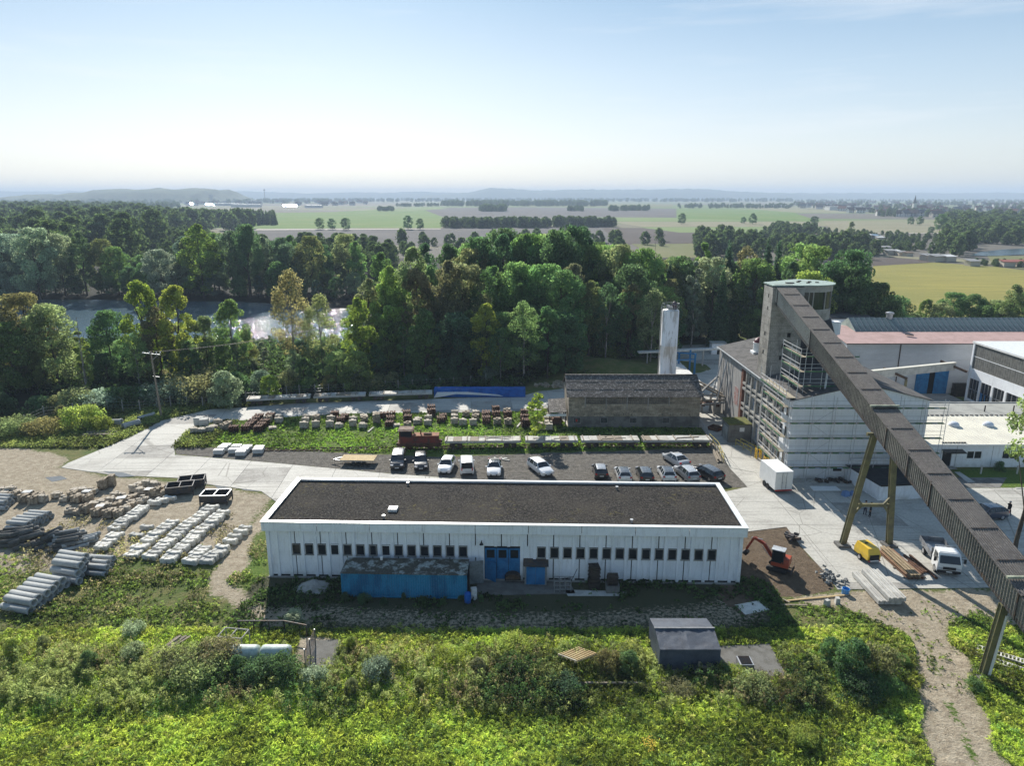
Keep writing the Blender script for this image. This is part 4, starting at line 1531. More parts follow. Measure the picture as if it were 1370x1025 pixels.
for x in (0.06, GW - .06):
 w.beam((x, y_top - 22, gz(y_top) + .15), (x, y_bot - 22, gz(y_bot) + .15), 0.14, 0.35)
w.build('floor_girder', K['dark_steel'], gal)
for yb_ in (YB1, YB2):
 w = MB()
 z = gz(yb_) + 2.45
 w.beam((-0.28, yb_ - 22, z), (GW + .28, yb_ - 22, z), 0.2, 0.16)
 w.build('expansion_hood', M('pale_green_flashing_%s' % ('a' if yb_ == YB1 else 'b'), (0.38, 0.40, 0.30), 0.6), gal)
w = MB()
w.beam((-0.06, y_bot - 22, 0.5), (-0.06, y_bot - 22, 1.0), 0.1)
w.build('foot_plate', K['concrete'], gal)
for k, yy in enumerate((95.2, 83.5, 64.2, 60.0, 56.2, 44.5)):
 w = MB()
 w.beam((-0.05, yy - 22, gz(yy)), (-0.05, yy - 22, gz(yy) + 2.3), 0.09)
 w.build('frame_post', K['dark_steel'], gal)

def trestle(y, xl, xr, label, tie, legw=0.42, zt=None):
 t = thing('conveyor_trestle', label, 'support frame', ((xl + xr) / 2, y, 0), 0, 'steel trestles carrying the conveyor gallery')
 ztop = zt or gz(y)
 for xb, xt in ((xl, GX0 + .15), (xr, GX1 - .15)):
  w = MB()
  dx = (xl + xr) / 2
  a, c = Vector((xb - dx, 0, 0.25)), Vector((xt - dx, 0, ztop - .02))
  w.beam(a, c, legw, 0.32, up=(0, 1, 0))
  for s in (-1, 1):
   w.beam(a + Vector((0, s * 0.19, 0)), c + Vector((0, s * 0.19, 0)), legw + .14, 0.05, up=(0, 1, 0))
  w.build('leg', K['olive'], t)
  w = MB()
  w.box((xb - dx, 0, 0.16), (1.3, 1.2, 0.32))
  w.build('footing', K['concrete_dark'], t)
 if tie:
  dx = (xl + xr) / 2
  f = tie / ztop
  xa, xc = xl + (GX0 + .15 - xl) * f - dx, xr + (GX1 - .15 - xr) * f - dx
  w = MB()
  w.beam((xa, 0, tie), (xc, 0, tie), 0.3, 0.3)
  for s, x in ((1, xa), (-1, xc)):
   w.beam((x + s * 0.1, 0, tie + .9), (x + s * 0.8, 0, tie), 0.18, 0.2)
   w.beam((x + s * 0.1, 0, tie - .9), (x + s * 0.8, 0, tie), 0.18, 0.2)
  w.build('cross_tie', K['olive'], t)
 w = MB()
 w.beam((-1.4, 0, ztop - .05), (1.4, 0, ztop - .05), 0.3, 0.3)
 w.build('head_beam', K['olive'], t)
 return t

trestle(66.6, 34.1, 38.9, 'olive steel trestle under the middle of the conveyor beside the yellow compressor', 4.6)
t2 = trestle(45.9, 35.35, 40.2, 'olive steel trestle at the lower end of the conveyor, its foot in the grass', 0, 0.42)
w = MB()
w.tube((-2.2, -0.26, 0.3), (-1.75, -0.26, 5.4), 0.1, n=8)
w.build('drain_pipe', K['white_plastic'], t2)

# ------------------------------------------------------------------ kiosk, guards, railings at the mill foot
kio = thing('mill_kiosk', 'low concrete kiosk with a mossy flat roof against the mill wall', 'outbuilding', (31.6, 98.4, 0))
w = MB()
w.bx(0, 3.3, 0, 3.2, 0, 2.75)
w.build('wall', K['concrete_dark'], kio)
w = MB()
w.bx(-0.12, 3.35, -0.12, 3.3, 2.752, 2.9)
w.build('roof', K['moss'], kio)
w = MB()
w.bx(1.6, 2.3, -0.03, 0.0, 1.7, 2.3)
w.build('notice_board', K['white_plastic'], kio)
for y in (0.4, 1.5):
 w = MB()
 w.bx(-0.04, 0.0, y, y + .95, 0.1, 2.2)
 w.build('door', K['concrete'], kio)
for i, (x, y, lab) in enumerate(((33.55, 91.6, 'yellow tubular guard round a mill pier, nearer the kiosk'), (33.6, 88.4, 'yellow tubular guard round a mill pier, nearer the white trailer'))):
 g = thing('pillar_guard', lab, 'guard', (x, y, 0), 0, 'yellow guards at the mill piers')
 for dx, dy in ((0, 0), (0.6, 0), (0, 0.6), (0.6, 0.6)):
  w = MB()
  w.tube((dx, dy, 0), (dx, dy, 1.5), 0.09, n=8)
  w.build('post', K['yellow'], g)
 w = MB()
 for z in (0.8, 1.4):
  w.beam((0, 0, z), (0.6, 0, z), 0.08)
  w.beam((0, 0, z), (0, 0.6, z), 0.08)
 w.build('rail', K['yellow'], g)
yr = M('faded_yellow_rail', (0.48, 0.40, 0.13), 0.7)

def railing(name, label, pts, h, mat_, group=None, deckw=0.0, rails=(0.5, 1.0)):
 o = thing(name, label, 'railing', (pts[0][0], pts[0][1], 0), 0, group)
 ox, oy = pts[0][0], pts[0][1]
 for a, c in zip(pts[:-1], pts[1:]):
  n = max(1, round(math.dist(a, c) / 1.5))
  for i in range(n + 1):
   x, y = a[0] + (c[0] - a[0]) * i / n - ox, a[1] + (c[1] - a[1]) * i / n - oy
   w = MB()
   w.box((x, y, h / 2), (0.08, 0.08, h))
   w.build('post', mat_, o)
  for f in rails:
   w = MB()
   w.beam((a[0] - ox, a[1] - oy, h * f - .04), (c[0] - ox, c[1] - oy, h * f - .04), 0.06, 0.1)
   w.build('rail', mat_, o)
 return o

railing('stair_railing', 'short yellow stair railing in front of the mossy kiosk', [(32.3, 96.9), (33.4, 93.5)], 1.1, yr)
railing('stair_railing', 'second yellow stair railing close behind the first, beside the kiosk', [(33.1, 97.2), (34.2, 93.8)], 1.1, yr)
railing('ramp_railing', 'yellowish timber railing between gravel car park and concrete lane', [(29.1, 99.2), (29.35, 95.5), (28.7, 90.4)], 1.15, yr)
railing('lane_railing', 'thin grey pipe railing along the lane at the block shed corner', [(29.6, 106.2), (29.3, 99.6)], 1.0, K['steel'])
w = MB()
for i, (dx, dy) in enumerate(((0, 0), (0.4, 0.1), (0.1, 0.5))):
 w.beam((27.9 + dx, 90.2 + dy, 0.12 + .1 * i), (28.7 + dx, 97.2 + dy, 0.15 + .1 * i), 0.22, 0.12)
tag(w.build('timber_edging', K['wood']), 'weathered timber edging lying along the car park corner by the yellowish railing', 'timber')
w = MB()
w.lathe([(0.05, 0), (1.1, .05), (1.25, .6), (1.15, .62), (0.9, .15), (0.05, .12)], (31.4, 104.2, 0), 4, cap=False)
tag(w.build('rusty_tub', K['rust']), 'rusty iron tub on the lane behind the mossy kiosk', 'tub')
# ------------------------------------------------------------------ scaffolding
sc1 = thing('scaffolding', 'steel scaffolding with green-edged decks wrapped round the white gable corner', 'scaffolding', (34.2, 83.3, 0))
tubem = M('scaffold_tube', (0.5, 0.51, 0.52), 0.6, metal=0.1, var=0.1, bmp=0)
xs_ = [0.0 + 2.75 * i for i in range(8)]
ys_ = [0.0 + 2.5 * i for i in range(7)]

def std(x, y, z0, z1):
 w = MB()
 w.tube((x, y, z0), (x, y, z1), 0.035, n=6)
 w.build('standard', tubem, sc1)

LEV = [1.95, 3.9, 5.85, 7.8, 9.75]
for x in xs_:
 zt = 10.8 if x < 1 or x > 15 else 11.2
 std(x, 0.0, 0, zt)
 std(x, 0.75, 0, zt)
for y in ys_[1:4]:
 std(-0.75 + .1, y + .75, 0, 11.4)
 std(0.1, y + .75, 0, 11.4)
for k, z in enumerate(LEV):
 for i in range(7):
  w = MB()
  w.bx(xs_[i] + .03, xs_[i + 1] - .03, 0.08, 0.68, z - .05, z)
  d = w.build('deck', K['deck_plank'], sc1)
  w = MB()
  w.bx(xs_[i] + .25, xs_[i + 1] - .25, 0.0, 0.04, z - .02, z + .15)
  w.build('toe_board', K['green_plank'], d)
  w = MB()
  w.bx((xs_[i] + xs_[i + 1]) / 2 - .35, (xs_[i] + xs_[i + 1]) / 2 + .35, -0.012, -0.001, z + .0, z + .13)
  w.build('board_marking', K['lightcloth'], d)
  w = MB()
  for h_ in (0.5, 1.0): w.tube((xs_[i], 0, z + h_), (xs_[i + 1], 0, z + h_), 0.025, n=5)
  w.build('guard_rail', tubem, sc1)
 for i in range(3):
  y0, y1 = ys_[i] + .75, ys_[i + 1] + .75
  w = MB()
  w.bx(-0.62, 0.02, y0 + .03, y1 - .03, z - .05, z)
  d = w.build('deck', K['deck_plank'], sc1)
  w = MB()
  w.bx(-0.70, -0.66, y0 + .2, y1 - .2, z - .02, z + .15)
  w.build('toe_board', K['green_plank'], d)
  w = MB()
  for h_ in (0.5, 1.0): w.tube((-0.65, y0, z + h_), (-0.65, y1, z + h_), 0.025, n=5)
  w.build('guard_rail', tubem, sc1)
w = MB()
for (a, c, z0, z1) in ((1, 2, 0, 1.95), (2, 1, 1.95, 3.9), (1, 2, 3.9, 5.85), (2, 1, 5.85, 7.8), (4, 5, 5.85, 7.8), (1, 2, 7.8, 9.75), (5, 4, 3.9, 5.85), (4, 5, 0, 1.95)):
 w.tube((xs_[a], -0.04, z0), (xs_[c], -0.04, z1), 0.028, n=5)
w.build('diagonal_brace', tubem, sc1)
w = MB()
w.bx(xs_[3] - .3, xs_[6], -0.3, 0.0, 3.1, 3.35)
w.build('lattice_beam', tubem, sc1)
# tower of scaffolding standing on the mill roof
sc2 = thing('roof_scaffolding', 'scaffolding tower standing on the mill roof in front of the concrete tower', 'scaffolding', (35.2, 86.2, 10.6))
for x in (0, 2.2, 4.4, 6.6):
 for y in (0, 3.2):
  w = MB()
  w.tube((x + 1.4, y, -0.1 + x * .15), (x + 1.4, y, 6.6 if x in (0, 2.2) else 5.6), 0.04, n=6)
  w.build('standard', tubem, sc2)
for x in (2.2, 4.4):
 w = MB()
 w.tube((x + 1.4 + .5, -0.1, 0.3), (x + 2.1, -0.1, 5.9 if x < 3 else 3.6), 0.13, n=8)
 w.build('rubble_chute', M('pale_wrapped_post', (0.6, 0.63, 0.65), 0.6), sc2)
for z in (1.2, 3.1, 5.0):
 for x in (1.4, 3.6, 5.8):
  w = MB()
  w.bx(x, x + 2.15, 0.0, 0.65, z - .05, z)
  w.build('deck', K['deck_plank'], sc2)
 w = MB()
 w.bx(1.4, 8.0, -0.05, -0.01, z - .03, z + .14)
 w.build('toe_board', K['green_plank'], sc2)
 w = MB()
 w.bx(0.75, 1.38, 0, 6.0, z - .05, z)
 w.build('deck', K['deck_plank'], sc2)
 w = MB()
 w.bx(0.70, 0.74, 0, 6.0, z - .03, z + .14)
 w.build('toe_board', K['green_plank'], sc2)
 w = MB()
 for h_ in (0.5, 1.0):
  w.tube((0.72, 0, z + h_), (0.72, 6.0, z + h_), 0.03, n=5)
  w.tube((0.72, 0, z + h_), (8.0, 0, z + h_), 0.03, n=5)
 w.build('guard_rail', tubem, sc2)
for y in (0, 3, 6):
 w = MB()
 w.tube((0.72, y, -0.1), (0.72, y, 6.1), 0.04, n=6)
 w.build('standard', tubem, sc2)
sc3 = thing('eaves_platform', 'long scaffold walkway with guard rails along the mill eaves', 'scaffolding', (33.9, 84.0, 0))
w = MB()
w.bx(0.1, 1.3, 0.6, 9.8, 10.72, 10.78)
w.build('deck', K['deck_plank'], sc3)
w = MB()
w.bx(0.0, 0.05, 0.6, 9.8, 10.75, 10.93)
w.build('toe_board', K['green_plank'], sc3)
w = MB()
for h_ in (11.25, 11.75): w.tube((0.02, 0.6, h_), (0.02, 9.8, h_), 0.03, n=5)
w.build('guard_rail', tubem, sc3)
for y in (0.6, 2.9, 5.2, 7.5, 9.8):
 w = MB()
 w.tube((0.02, y, 9.8), (0.02, y, 11.9 if y < 9 else 12.7), 0.035, n=6)
 w.tube((1.3, y, 10.6), (1.3, y, 11.9 if y < 9 else 12.7), 0.035, n=6)
 w.build('standard', tubem, sc3)

# ------------------------------------------------------------------ low annex
ax = thing('low_annex', 'low white annex with a black flat roof under the conveyor', 'outbuilding', (43.4, 77.8, 0))
w = MB()
w.prism([(0, 0), (9.0, 1.0), (9.0, 6.7), (-1.0, 6.7), (-0.5, 3.0)], 0, 1.93)
w.build('wall', K['white_wall'], ax)
w = MB()
w.prism([(-0.1, -0.1), (9.1, 0.9), (9.1, 6.7), (-1.1, 6.7), (-0.6, 3.0)], 1.932, 2.05)
w.build('roof', K['black_flat'], ax)
w = MB()
w.beam((0.0, -0.16, 2.0), (9.0, 0.84, 2.0), 0.08, 0.2)
w.build('roof_edge', K['black'], ax)

# ------------------------------------------------------------------ office
off = thing('office_building', 'low white office with a cream ribbed metal roof and two dome rooflights', 'building', (53.2, 88.7, 0))
OW, OD, OE = 44.0, 9.8, 3.3
doorx = XZ(1267, 610, 88.7)[0] - 53.2
ows = [(XZ(a, 608, 88.7)[0] - 53.2, XZ(c, 608, 88.7)[0] - 53.2) for a, c in ((1250.5, 1254.5), (1293, 1314), (1340.5, 1362), (1388, 1410))]
w = MB()
w.bx(0, OW, 0.14, OD, 0, OE - .03)
w.build('core_wall', K['joint'], off)
cuts = sorted([(doorx - .62, doorx + .62, 0.0, 2.25)] + [(a, c, 1.15, 2.3) for a, c in ows])
x = 0.0
for (a, c, z0, z1) in cuts:
 w = MB()
 w.bx(x, a, 0, 0.14, 0, OE - .03)
 w.build('wall_panel', K['white_wall'], off)
 for zz0, zz1 in (([(0, z0)] if z0 > 0 else []) + [(z1, OE - .03)]):
  w = MB()
  w.bx(a, c, 0, 0.14, zz0, zz1)
  w.build('wall_panel', K['white_wall'], off)
 x = c
w = MB()
w.bx(x, OW, 0, 0.14, 0, OE - .03)
w.build('wall_panel', K['white_wall'], off)
for k in (1280, 1328, 1376):
 xx = XZ(k, 605, 88.7)[0] - 53.2
 w = MB()
 w.bx(xx - .03, xx + .03, -0.015, 0.005, 0, OE - .05)
 w.build('wall_joint', K['steel'], off)
for (a, c) in ows:
 w = MB()
 w.bx(a, c, -0.02, 0.1, 1.15, 1.24)
 w.bx(a, c, -0.02, 0.1, 2.21, 2.3)
 for xx in (a, (a + c) / 2 - .05, c - .1): w.bx(xx, xx + .1, -0.02, 0.1, 1.24, 2.21)
 w.bx(a - .05, c + .05, -0.1, 0.02, 1.09, 1.14)
 f = w.build('window', K['white_plastic'], off)
 for p, q in ((a + .1, (a + c) / 2 - .05), ((a + c) / 2 + .05, c - .1)):
  g = MB()
  g.bx(p, q, 0.05, 0.07, 1.24, 2.21)
  g.build('pane', K['glass'], f)
w = MB()
w.bx(doorx - .55, doorx + .55, 0.04, 0.1, 0.05, 2.2)
w.build('door', K['black'], off)
w = MB()
w.slab([(doorx - .9, -1.15, 2.35), (doorx + 1.9, -1.15, 2.35), (doorx + 1.9, 0.0, 2.55), (doorx - .9, 0.0, 2.55)], 0.04)
w.build('canopy', K['glass'], off)
w = MB()
for xx in (doorx - .8, doorx + 1.8): w.beam((xx, -1.1, 2.3), (xx, 0, 2.0), 0.04)
w.build('canopy_bracket', K['steel'], off)
w = MB()
w.bx(doorx - .9, doorx + 1.0, -1.0, 0, 0.06, 0.16)
w.build('door_step', K['concrete'], off)
OR_ = OE + 0.75
npan = 22
for i in range(npan):
 x0, x1 = -0.3 + (OW + .3) * i / npan, -0.3 + (OW + .3) * (i + 1) / npan
 w = MB()
 w.slab([(x0, -0.35, OE), (x1, -0.35, OE), (x1, OD + .1, OR_), (x0, OD + .1, OR_)], 0.09)
 for k in range(4):
  xx = x0 + (x1 - x0) * (k + .5) / 4
  w.beam((xx, -0.35, OE + .015), (xx, OD + .1, OR_ + .015), 0.07, 0.05)
 w.build('roof_sheet', K['white_roof'], off)
w = MB()
w.bx(-0.3, OW, -0.42, -0.36, OE - .13, OE + .04)
w.build('gutter', K['white_plastic'], off)
domem = M('dome_acrylic', (0.62, 0.66, 0.72), 0.15, var=0.03, bmp=0)
for u, v in ((1276, 569), (1322, 569), (1390, 569)):
 q = G(u, v, OE + .55)
 w = MB()
 w.smooth = True
 w.lathe([(0.72, 0.0), (0.72, 0.22), (0.66, 0.38), (0.5, 0.55), (0.25, 0.65), (0.02, 0.68)], (q.x - 53.2, q.y - 88.7, OE + .42), 16)
 w.build('dome_rooflight', domem, off)
q = G(1272, 591, OE)
w = MB()
for k in range(9): w.box((q.x - 53.2 + (k - 4) * .36, 0.15, OE + .12), (0.3, 0.06, 0.14))
w.build('snow_guard', K['dark_steel'], off)
w = MB()
for k in range(60): w.box((k * 0.72, OD + .2, OR_ + .06), (0.42, 0.16, 0.14))
w.build('ridge_cleat', K['dark_steel'], off)
# flat roofed link behind
lk = thing('flat_roof_link', 'grey flat roof between the cream-roofed office and the inner court', 'building', (53.2, 98.9, 0))
w = MB()
w.bx(0, 44, 0, 7.2, 0, 3.7)
w.build('wall', K['white_wall'], lk)
w = MB()
w.bx(-0.05, 44.05, -0.05, 7.25, 3.702, 3.82)
w.build('roof', K['pale_flat'], lk)
w = MB()
w.bx(-0.05, 44.05, 7.1, 7.27, 3.83, 3.95)
w.build('parapet', K['concrete_light'], lk)
for u in (1317, 1355.5):
 q = G(u, 551, 3.8)
 w = MB()
 w.tube((q.x - 53.2, q.y - 98.9, 3.8), (q.x - 53.2, q.y - 98.9, 4.75), 0.09, n=8)
 w.build('roof_stack', K['dark_steel'], lk)
# bollards and shrub on the office lawn
for i, (u, v) in enumerate(((1312, 634), (1360.5, 634))):
 q = G(u, v)
 w = MB()
 w.tube((0, 0, 0), (0, 0, 0.95), 0.11, n=10)
 w.lathe([(0.16, 0.95), (0.16, 1.05), (0.02, 1.15)], (0, 0, 0), 10)
 tag(w.build('lawn_bollard_light', K['concrete_light'], None, q), 'pale bollard light on the office lawn, ' + ('left of the small round shrub' if i == 0 else 'right of the small round shrub'), 'bollard', 'bollard lights on the office lawn')
w = MB()
w.bx(62.2, 80, 81.35, 81.6, 0, 0.12)
tag(w.build('lawn_kerb', K['concrete_light']), kind='structure')
w = MB()
w.prism(px([(1277, 632), (1284, 632), (1304, 645.5), (1294, 646)]), 0.0, 0.065)
tag(w.build('garden_path', K['concrete_light']), kind='structure')

# ------------------------------------------------------------------ hall with pink roof and glazed lantern
hall = thing('large_hall', 'big pale hall with a pink sheet roof and long glazed ridge lantern', 'building', (60.2, 125.0, 0))
HW, HD, HE = 52.0, 21.0, 9.45
w = MB()
w.bx(0, HW, 0.12, HD, 0, HE - .02)
w.build('core_wall', K['white_wall'], hall)
hp = M('pale_hall_panel', (0.50, 0.515, 0.53), 0.6, col2=(0.42, 0.43, 0.44), scale=0.3, var=0.08, stretch=(0.3, 1, 1))
dx0, dx1 = XZ(1226, 500, 125)[0] - 60.2, XZ(1269, 500, 125)[0] - 60.2
for a, c in ((0.0, dx0 - 3.6), (dx0 - 3.5, dx0 - .05), (dx1 + .05, 15.0 + 9), (24.06, 38), (38.06, HW)):
 nb = 9
 for k in range(nb):
  w = MB()
  w.bx(a, c, 0.02 + 0.004 * (k % 2), 0.12, k * 1.05 + .01, (k + 1) * 1.05 - .01)
  w.build('cladding_panel', hp, hall)
w = MB()
w.bx(dx0 - .04, dx1 + .04, 0.02, 0.12, 4.6, HE - .03)
w.build('cladding_panel', hp, hall)
dwid = (dx1 - dx0)
for a, c in ((dx0, dx0 + dwid * .40), (dx1 - dwid * .42, dx1)):
 w = MB()
 w.bx(a, c, -0.12, -0.02, 0.05, 4.6)
 for k in range(4): w.bx(a + (c - a) * (k + .5) / 4 - .03, a + (c - a) * (k + .5) / 4 + .03, -0.15, -0.12, .05, 4.6)
 w.build('sliding_door', K['blue_steel'], hall)
w = MB()
w.bx(dx0 + dwid * .4 - .02, dx1 - dwid * .42 + .02, 0.0, 0.118, 0.02, 4.5)
w.build('doorway', K['pit'], hall)
w = MB()
w.bx(dx0 - .6, dx1 + .3, -0.2, 0.0, 4.62, 4.8)
w.bx(dx0 + .4, dx0 + 1.9 * 1.6, -0.05, 0.0, 4.8, 5.3)
w.build('door_track', K['blue_steel'], hall)
w = MB()
w.tube((dx0 - 3.55, -0.06, 0), (dx0 - 3.55, -0.06, HE), 0.09, n=6)
w.build('downpipe', K['dark_steel'], hall)
npan = 26
HRY, HRZ = 10.4, 10.75
for s in (0, 1):
 for i in range(npan):
  x0, x1 = -0.3 + (HW + .3) * i / npan, -0.3 + (HW + .3) * (i + 1) / npan - .015
  y0, y1 = (-0.3, HRY) if s == 0 else (HD + .3, HRY)
  w = MB()
  w.slab([(x0, y0, HE), (x1, y0, HE), (x1, y1, HRZ), (x0, y1, HRZ)], 0.1)
  w.build('roof_sheet', K['pink_roof'], hall)
w = MB()
w.bx(-0.3, HW, -0.42, -0.3, HE - .16, HE - .02)
w.build('gutter', K['dark_steel'], hall)
LX0, LY0, LY1 = 4.4, 6.6, 13.8
w = MB()
w.add([(LX0, LY0, 10.3), (LX0, LY1, 10.3), (LX0, 10.2, 12.35), (HW - 1, LY0, 10.3), (HW - 1, LY1, 10.3), (HW - 1, 10.2, 12.35)], [(0, 2, 1), (3, 4, 5), (0, 3, 5, 2), (1, 2, 5, 4)])
w.build('lantern_body', K['copper_green'], hall)
lgl = M('dirty_wired_glass', (0.23, 0.28, 0.26), 0.35, col2=(0.12, 0.15, 0.15), scale=0.5, fine=4, var=0.3, bmp=0.1)
n = 46
gm = None
for i in range(n):
 x0, x1 = LX0 + (HW - 1 - LX0) * i / n, LX0 + (HW - 1 - LX0) * (i + 1) / n
 if gm is None:
  w = MB()
  w.slab([(0.03, LY0 - .05, 10.34), (x1 - x0 - .03, LY0 - .05, 10.34), (x1 - x0 - .03, 10.17, 12.40), (.03, 10.17, 12.40)], 0.03)
  gm = w.mesh('lantern_pane', [lgl])
  w = MB()
  w.beam((0, LY0 - .07, 10.36), (0, 10.15, 12.43), 0.05, 0.06)
  gb = w.mesh('glazing_bar', [K['steel']])
 linkmesh('lantern_pane', gm, hall, (x0, 0, 0))
 linkmesh('glazing_bar', gb, hall, (x0, 0, 0))
w = MB()
q = XZ(1190, 424, 135.2)
w.lathe([(0.55, 12.0), (0.55, 13.0), (0.75, 13.05), (0.75, 13.35), (0.3, 13.5)], (q[0] - 60.2, 10.2, 0), 12)
w.build('ridge_ventilator', K['steel'], hall)
w = MB()
w.beam((XZ(1208, 446, 130)[0] - 60.2, 4.2, 10.3), (XZ(1216, 449, 130)[0] - 60.2, 3.4, 10.2), 0.5, 0.15)
w.build('roof_walk_board', K['dark_steel'], hall)
bk = thing('rear_shed', 'low shed with a dark flat roof behind the pink-roofed hall', 'building', (63.5, 150.0, 0))
w = MB()
w.bx(0, 14, 0, 8, 0, 9.6)
w.build('wall', K['white_wall'], bk)
w = MB()
w.bx(-0.2, 14.2, -0.2, 8.2, 9.602, 9.8)
w.build('roof', K['mill_roof'], bk)

# ------------------------------------------------------------------ building with the slatted dark facade
dk = thing('slatted_facade_building', 'white-framed building with a dark slatted upper facade over big glazed bays', 'building', (79.8, 120.4, 0), R(0.0))
DW, DL, DH = 22.0, 14.0, 10.7
w = MB()
w.bx(0.25, DW, -DL, 0, 0, DH - .3)
w.build('core_wall', K['white_wall'], dk)
w = MB()
w.bx(-0.15, DW + .15, -DL - .1, 0.15, DH - .298, DH)
w.build('roof', K['coping'], dk)
w = MB()
w.bx(0.0, 0.25, -DL, 0, 4.35, 6.1)
w.build('white_spandrel', K['white_wall'], dk)
for y in (-0.3, -3.4, -6.6, -9.8, -13.7):
 w = MB()
 w.bx(-0.1, 0.25, y - .2, y + .2, 0 if y < -.5 else 0, 4.35 if y != -0.3 else DH - .3)
 w.build('pier', K['white_wall'], dk)
w = MB()
w.bx(-0.05, 0.25, -3.2, -0.5, 0.0, 0.7)
w.build('white_sill_wall', K['white_wall'], dk)
slatm = M('grey_slat', (0.17, 0.17, 0.155), 0.6, col2=(0.12, 0.12, 0.11), var=0.15)
for i in range(24):
 y0 = -0.5 - i * (DL - .6) / 24
 for z0, z1 in ((6.1, 8.2), (8.24, DH - .3)):
  w = MB()
  w.bx(0.05, 0.24, y0 - (DL - .6) / 24 + .06, y0, z0, z1)
  w.build('slat_panel', slatm, dk)
w = MB()
w.bx(0.0, 0.1, -DL, -0.5, 8.18, 8.26)
w.build('slat_rail', K['white_wall'], dk)
for i, (a, c) in enumerate(((-3.2, -0.5), (-6.4, -3.6), (-9.6, -6.8), (-13.5, -10.0))):
 w = MB()
 for k in range(4): w.bx(0.08, 0.16, a + (c - a) * k / 3 - .04, a + (c - a) * k / 3 + .04, 0.7, 4.35)
 w.bx(0.08, 0.16, a, c, 2.4, 2.5)
 f = w.build('window_bay', K['steel'], dk)
 g = MB()
 g.bx(0.17, 0.2, a, c, 0.5, 4.35)
 g.build('pane', K['glass'], f)
for k in range(2):
 w = MB()
 w.beam((-0.05, -3.9 - k * 1.2, 1.3), (-.35 - .3 * k, -4.9 - k * 1.2, 1.3), 0.06, 2.6)
 w.build('blue_door', K['blue_steel'], dk)
# dark pallet stack at the hall wall
def crate_stack(name, label, cat, loc, s, n, mat_, rot=0.0, group=None):
 t = thing(name, label, cat, loc, rot, group)
 hz = s[2] / n
 for k in range(n):
  w = MB()
  jx, jy = random.uniform(-.04, .04), random.uniform(-.04, .04)
  for i in range(3): w.box((jx, jy + (i - 1) * s[1] * .42, k * hz + hz * .3), (s[0], 0.1, hz * .5))
  for i in range(6): w.box((jx + (i - 2.5) * s[0] / 6, jy, k * hz + hz * .72), (s[0] / 6 * .75, s[1], hz * .22))
  w.build('pallet', mat_, t)
 return t

q = G(1273.5, 527)
crate_stack('pallet_stack', 'dark stack of pallets against the pale hall beside its blue sliding doors', 'pallets', (q.x + .4, 123.4, 0.05), (2.6, 1.2, 2.3), 11, K['wood_dark'])

# crane runway between mill and facade building
cr_ = thing('crane_runway', 'raised pale runway beam on brown steel cross-beams above the inner court', 'runway beam', (57.0, 111.8, 0))
e = Vector((19.6, 7.8, -0.3))
w = MB()
w.beam((0, 0, 6.75), e + Vector((0, 0, 6.75)), 0.4, 1.3)
w.build('girder', K['concrete_light'], cr_)
w = MB()
w.beam((0, 0, 7.46), e + Vector((0, 0, 7.46)), 0.7, 0.1)
w.build('girder_top', K['white_roof'], cr_)
brown = M('brown_painted_steel', (0.13, 0.085, 0.06), 0.7, var=0.2)
for f, ln in ((0.0, 3.0), (0.32, 3.2), (0.97, 4.0)):
 p = e * f
 w = MB()
 w.beam((p.x - 1.0, p.y + ln * .45, 6.15 + 0.9), (p.x + 1.6, p.y - ln * .45, 5.95), 0.35, 0.35)
 w.build('cross_beam', brown, cr_)
 if f < .9:
  w = MB()
  w.beam((p.x + 1.5, p.y - ln * .42, 0), (p.x + 1.5, p.y - ln * .42, 5.8), 0.3)
  w.build('post', K['olive'], cr_)
railing('court_railing', 'thin dark railing across the inner court beneath the runway beam', [(61.0, 117.5), (71.0, 118.5)], 1.1, K['dark_steel'])

# ------------------------------------------------------------------ blue-framed hopper line and frames by the silo
hop = thing('hopper_line', 'row of pale-topped hopper bins on blue steel frames behind the silo', 'hoppers', (29.0, 117.5, 0))
binm = M('pale_bin_lid', (0.62, 0.61, 0.57), 0.7, col2=(0.48, 0.47, 0.44), var=0.12)
for k in range(5):
 y = 0.5 + k * 3.9
 x = 2.2 - k * 0.05
 w = MB()
 w.box((x + .4, y + 1.7, 3.4), (3.0, 3.4, 0.25))
 w.build('bin_lid', binm, hop)
 w = MB()
 w.box((x + .4, y + 1.7, 2.55), (2.6, 3.0, 1.4), 0, 1.0)
 w.build('bin', K['steel'], hop)
 for sx in (-1, 1.8):
  for sy in (0.3, 3.1):
   w = MB()
   w.beam((x + sx, y + sy, 0), (x + sx, y + sy, 3.25), 0.2)
   w.build('leg', K['blue_steel'], hop)
 w = MB()
 w.beam((x - 1, y + .3, 0.2), (x + 1.8, y + .3, 3), 0.1)
 w.beam((x - 1, y + .3, 3), (x + 1.8, y + .3, 0.2), 0.1)
 w.build('brace', K['white_plastic'], hop)
gan = thing('blue_gantry', 'blue steel gantry portal standing behind the hopper bins', 'gantry', (34.9, 132.0, 0))
for x, y, h in ((0, 0, 6.0), (-2.6, 2.0, 5.6), (0.3, 5.0, 5.6), (-3.6, 6.0, 5.0)):
 w = MB()
 w.beam((x, y, 0), (x, y, h), 0.32)
 w.build('leg', K['blue_steel'], gan)
w = MB()
w.beam((0, 0, 5.9), (-3.6, 6, 5.0), 0.25)
w.beam((-4.6, 0, 4.6), (0, 0, 4.9), 0.2)
w.build('cross_beam', K['blue_steel'], gan)
db = thing('long_pale_duct', 'long pale horizontal trough running from the blue gantry to the mill', 'trough', (27.5, 146.0, 0))
w = MB()
w.beam((-1, 0, 3.2), (24, 2.0, 3.9), 1.2, 0.35)
w.build('trough', binm, db)
for x in (1, 7, 13, 20):
 w = MB()
 w.beam((x, 0.08 * x, 0), (x, 0.08 * x, 3.1 + .03 * x), 0.25)
 w.build('leg', K['steel'], db)
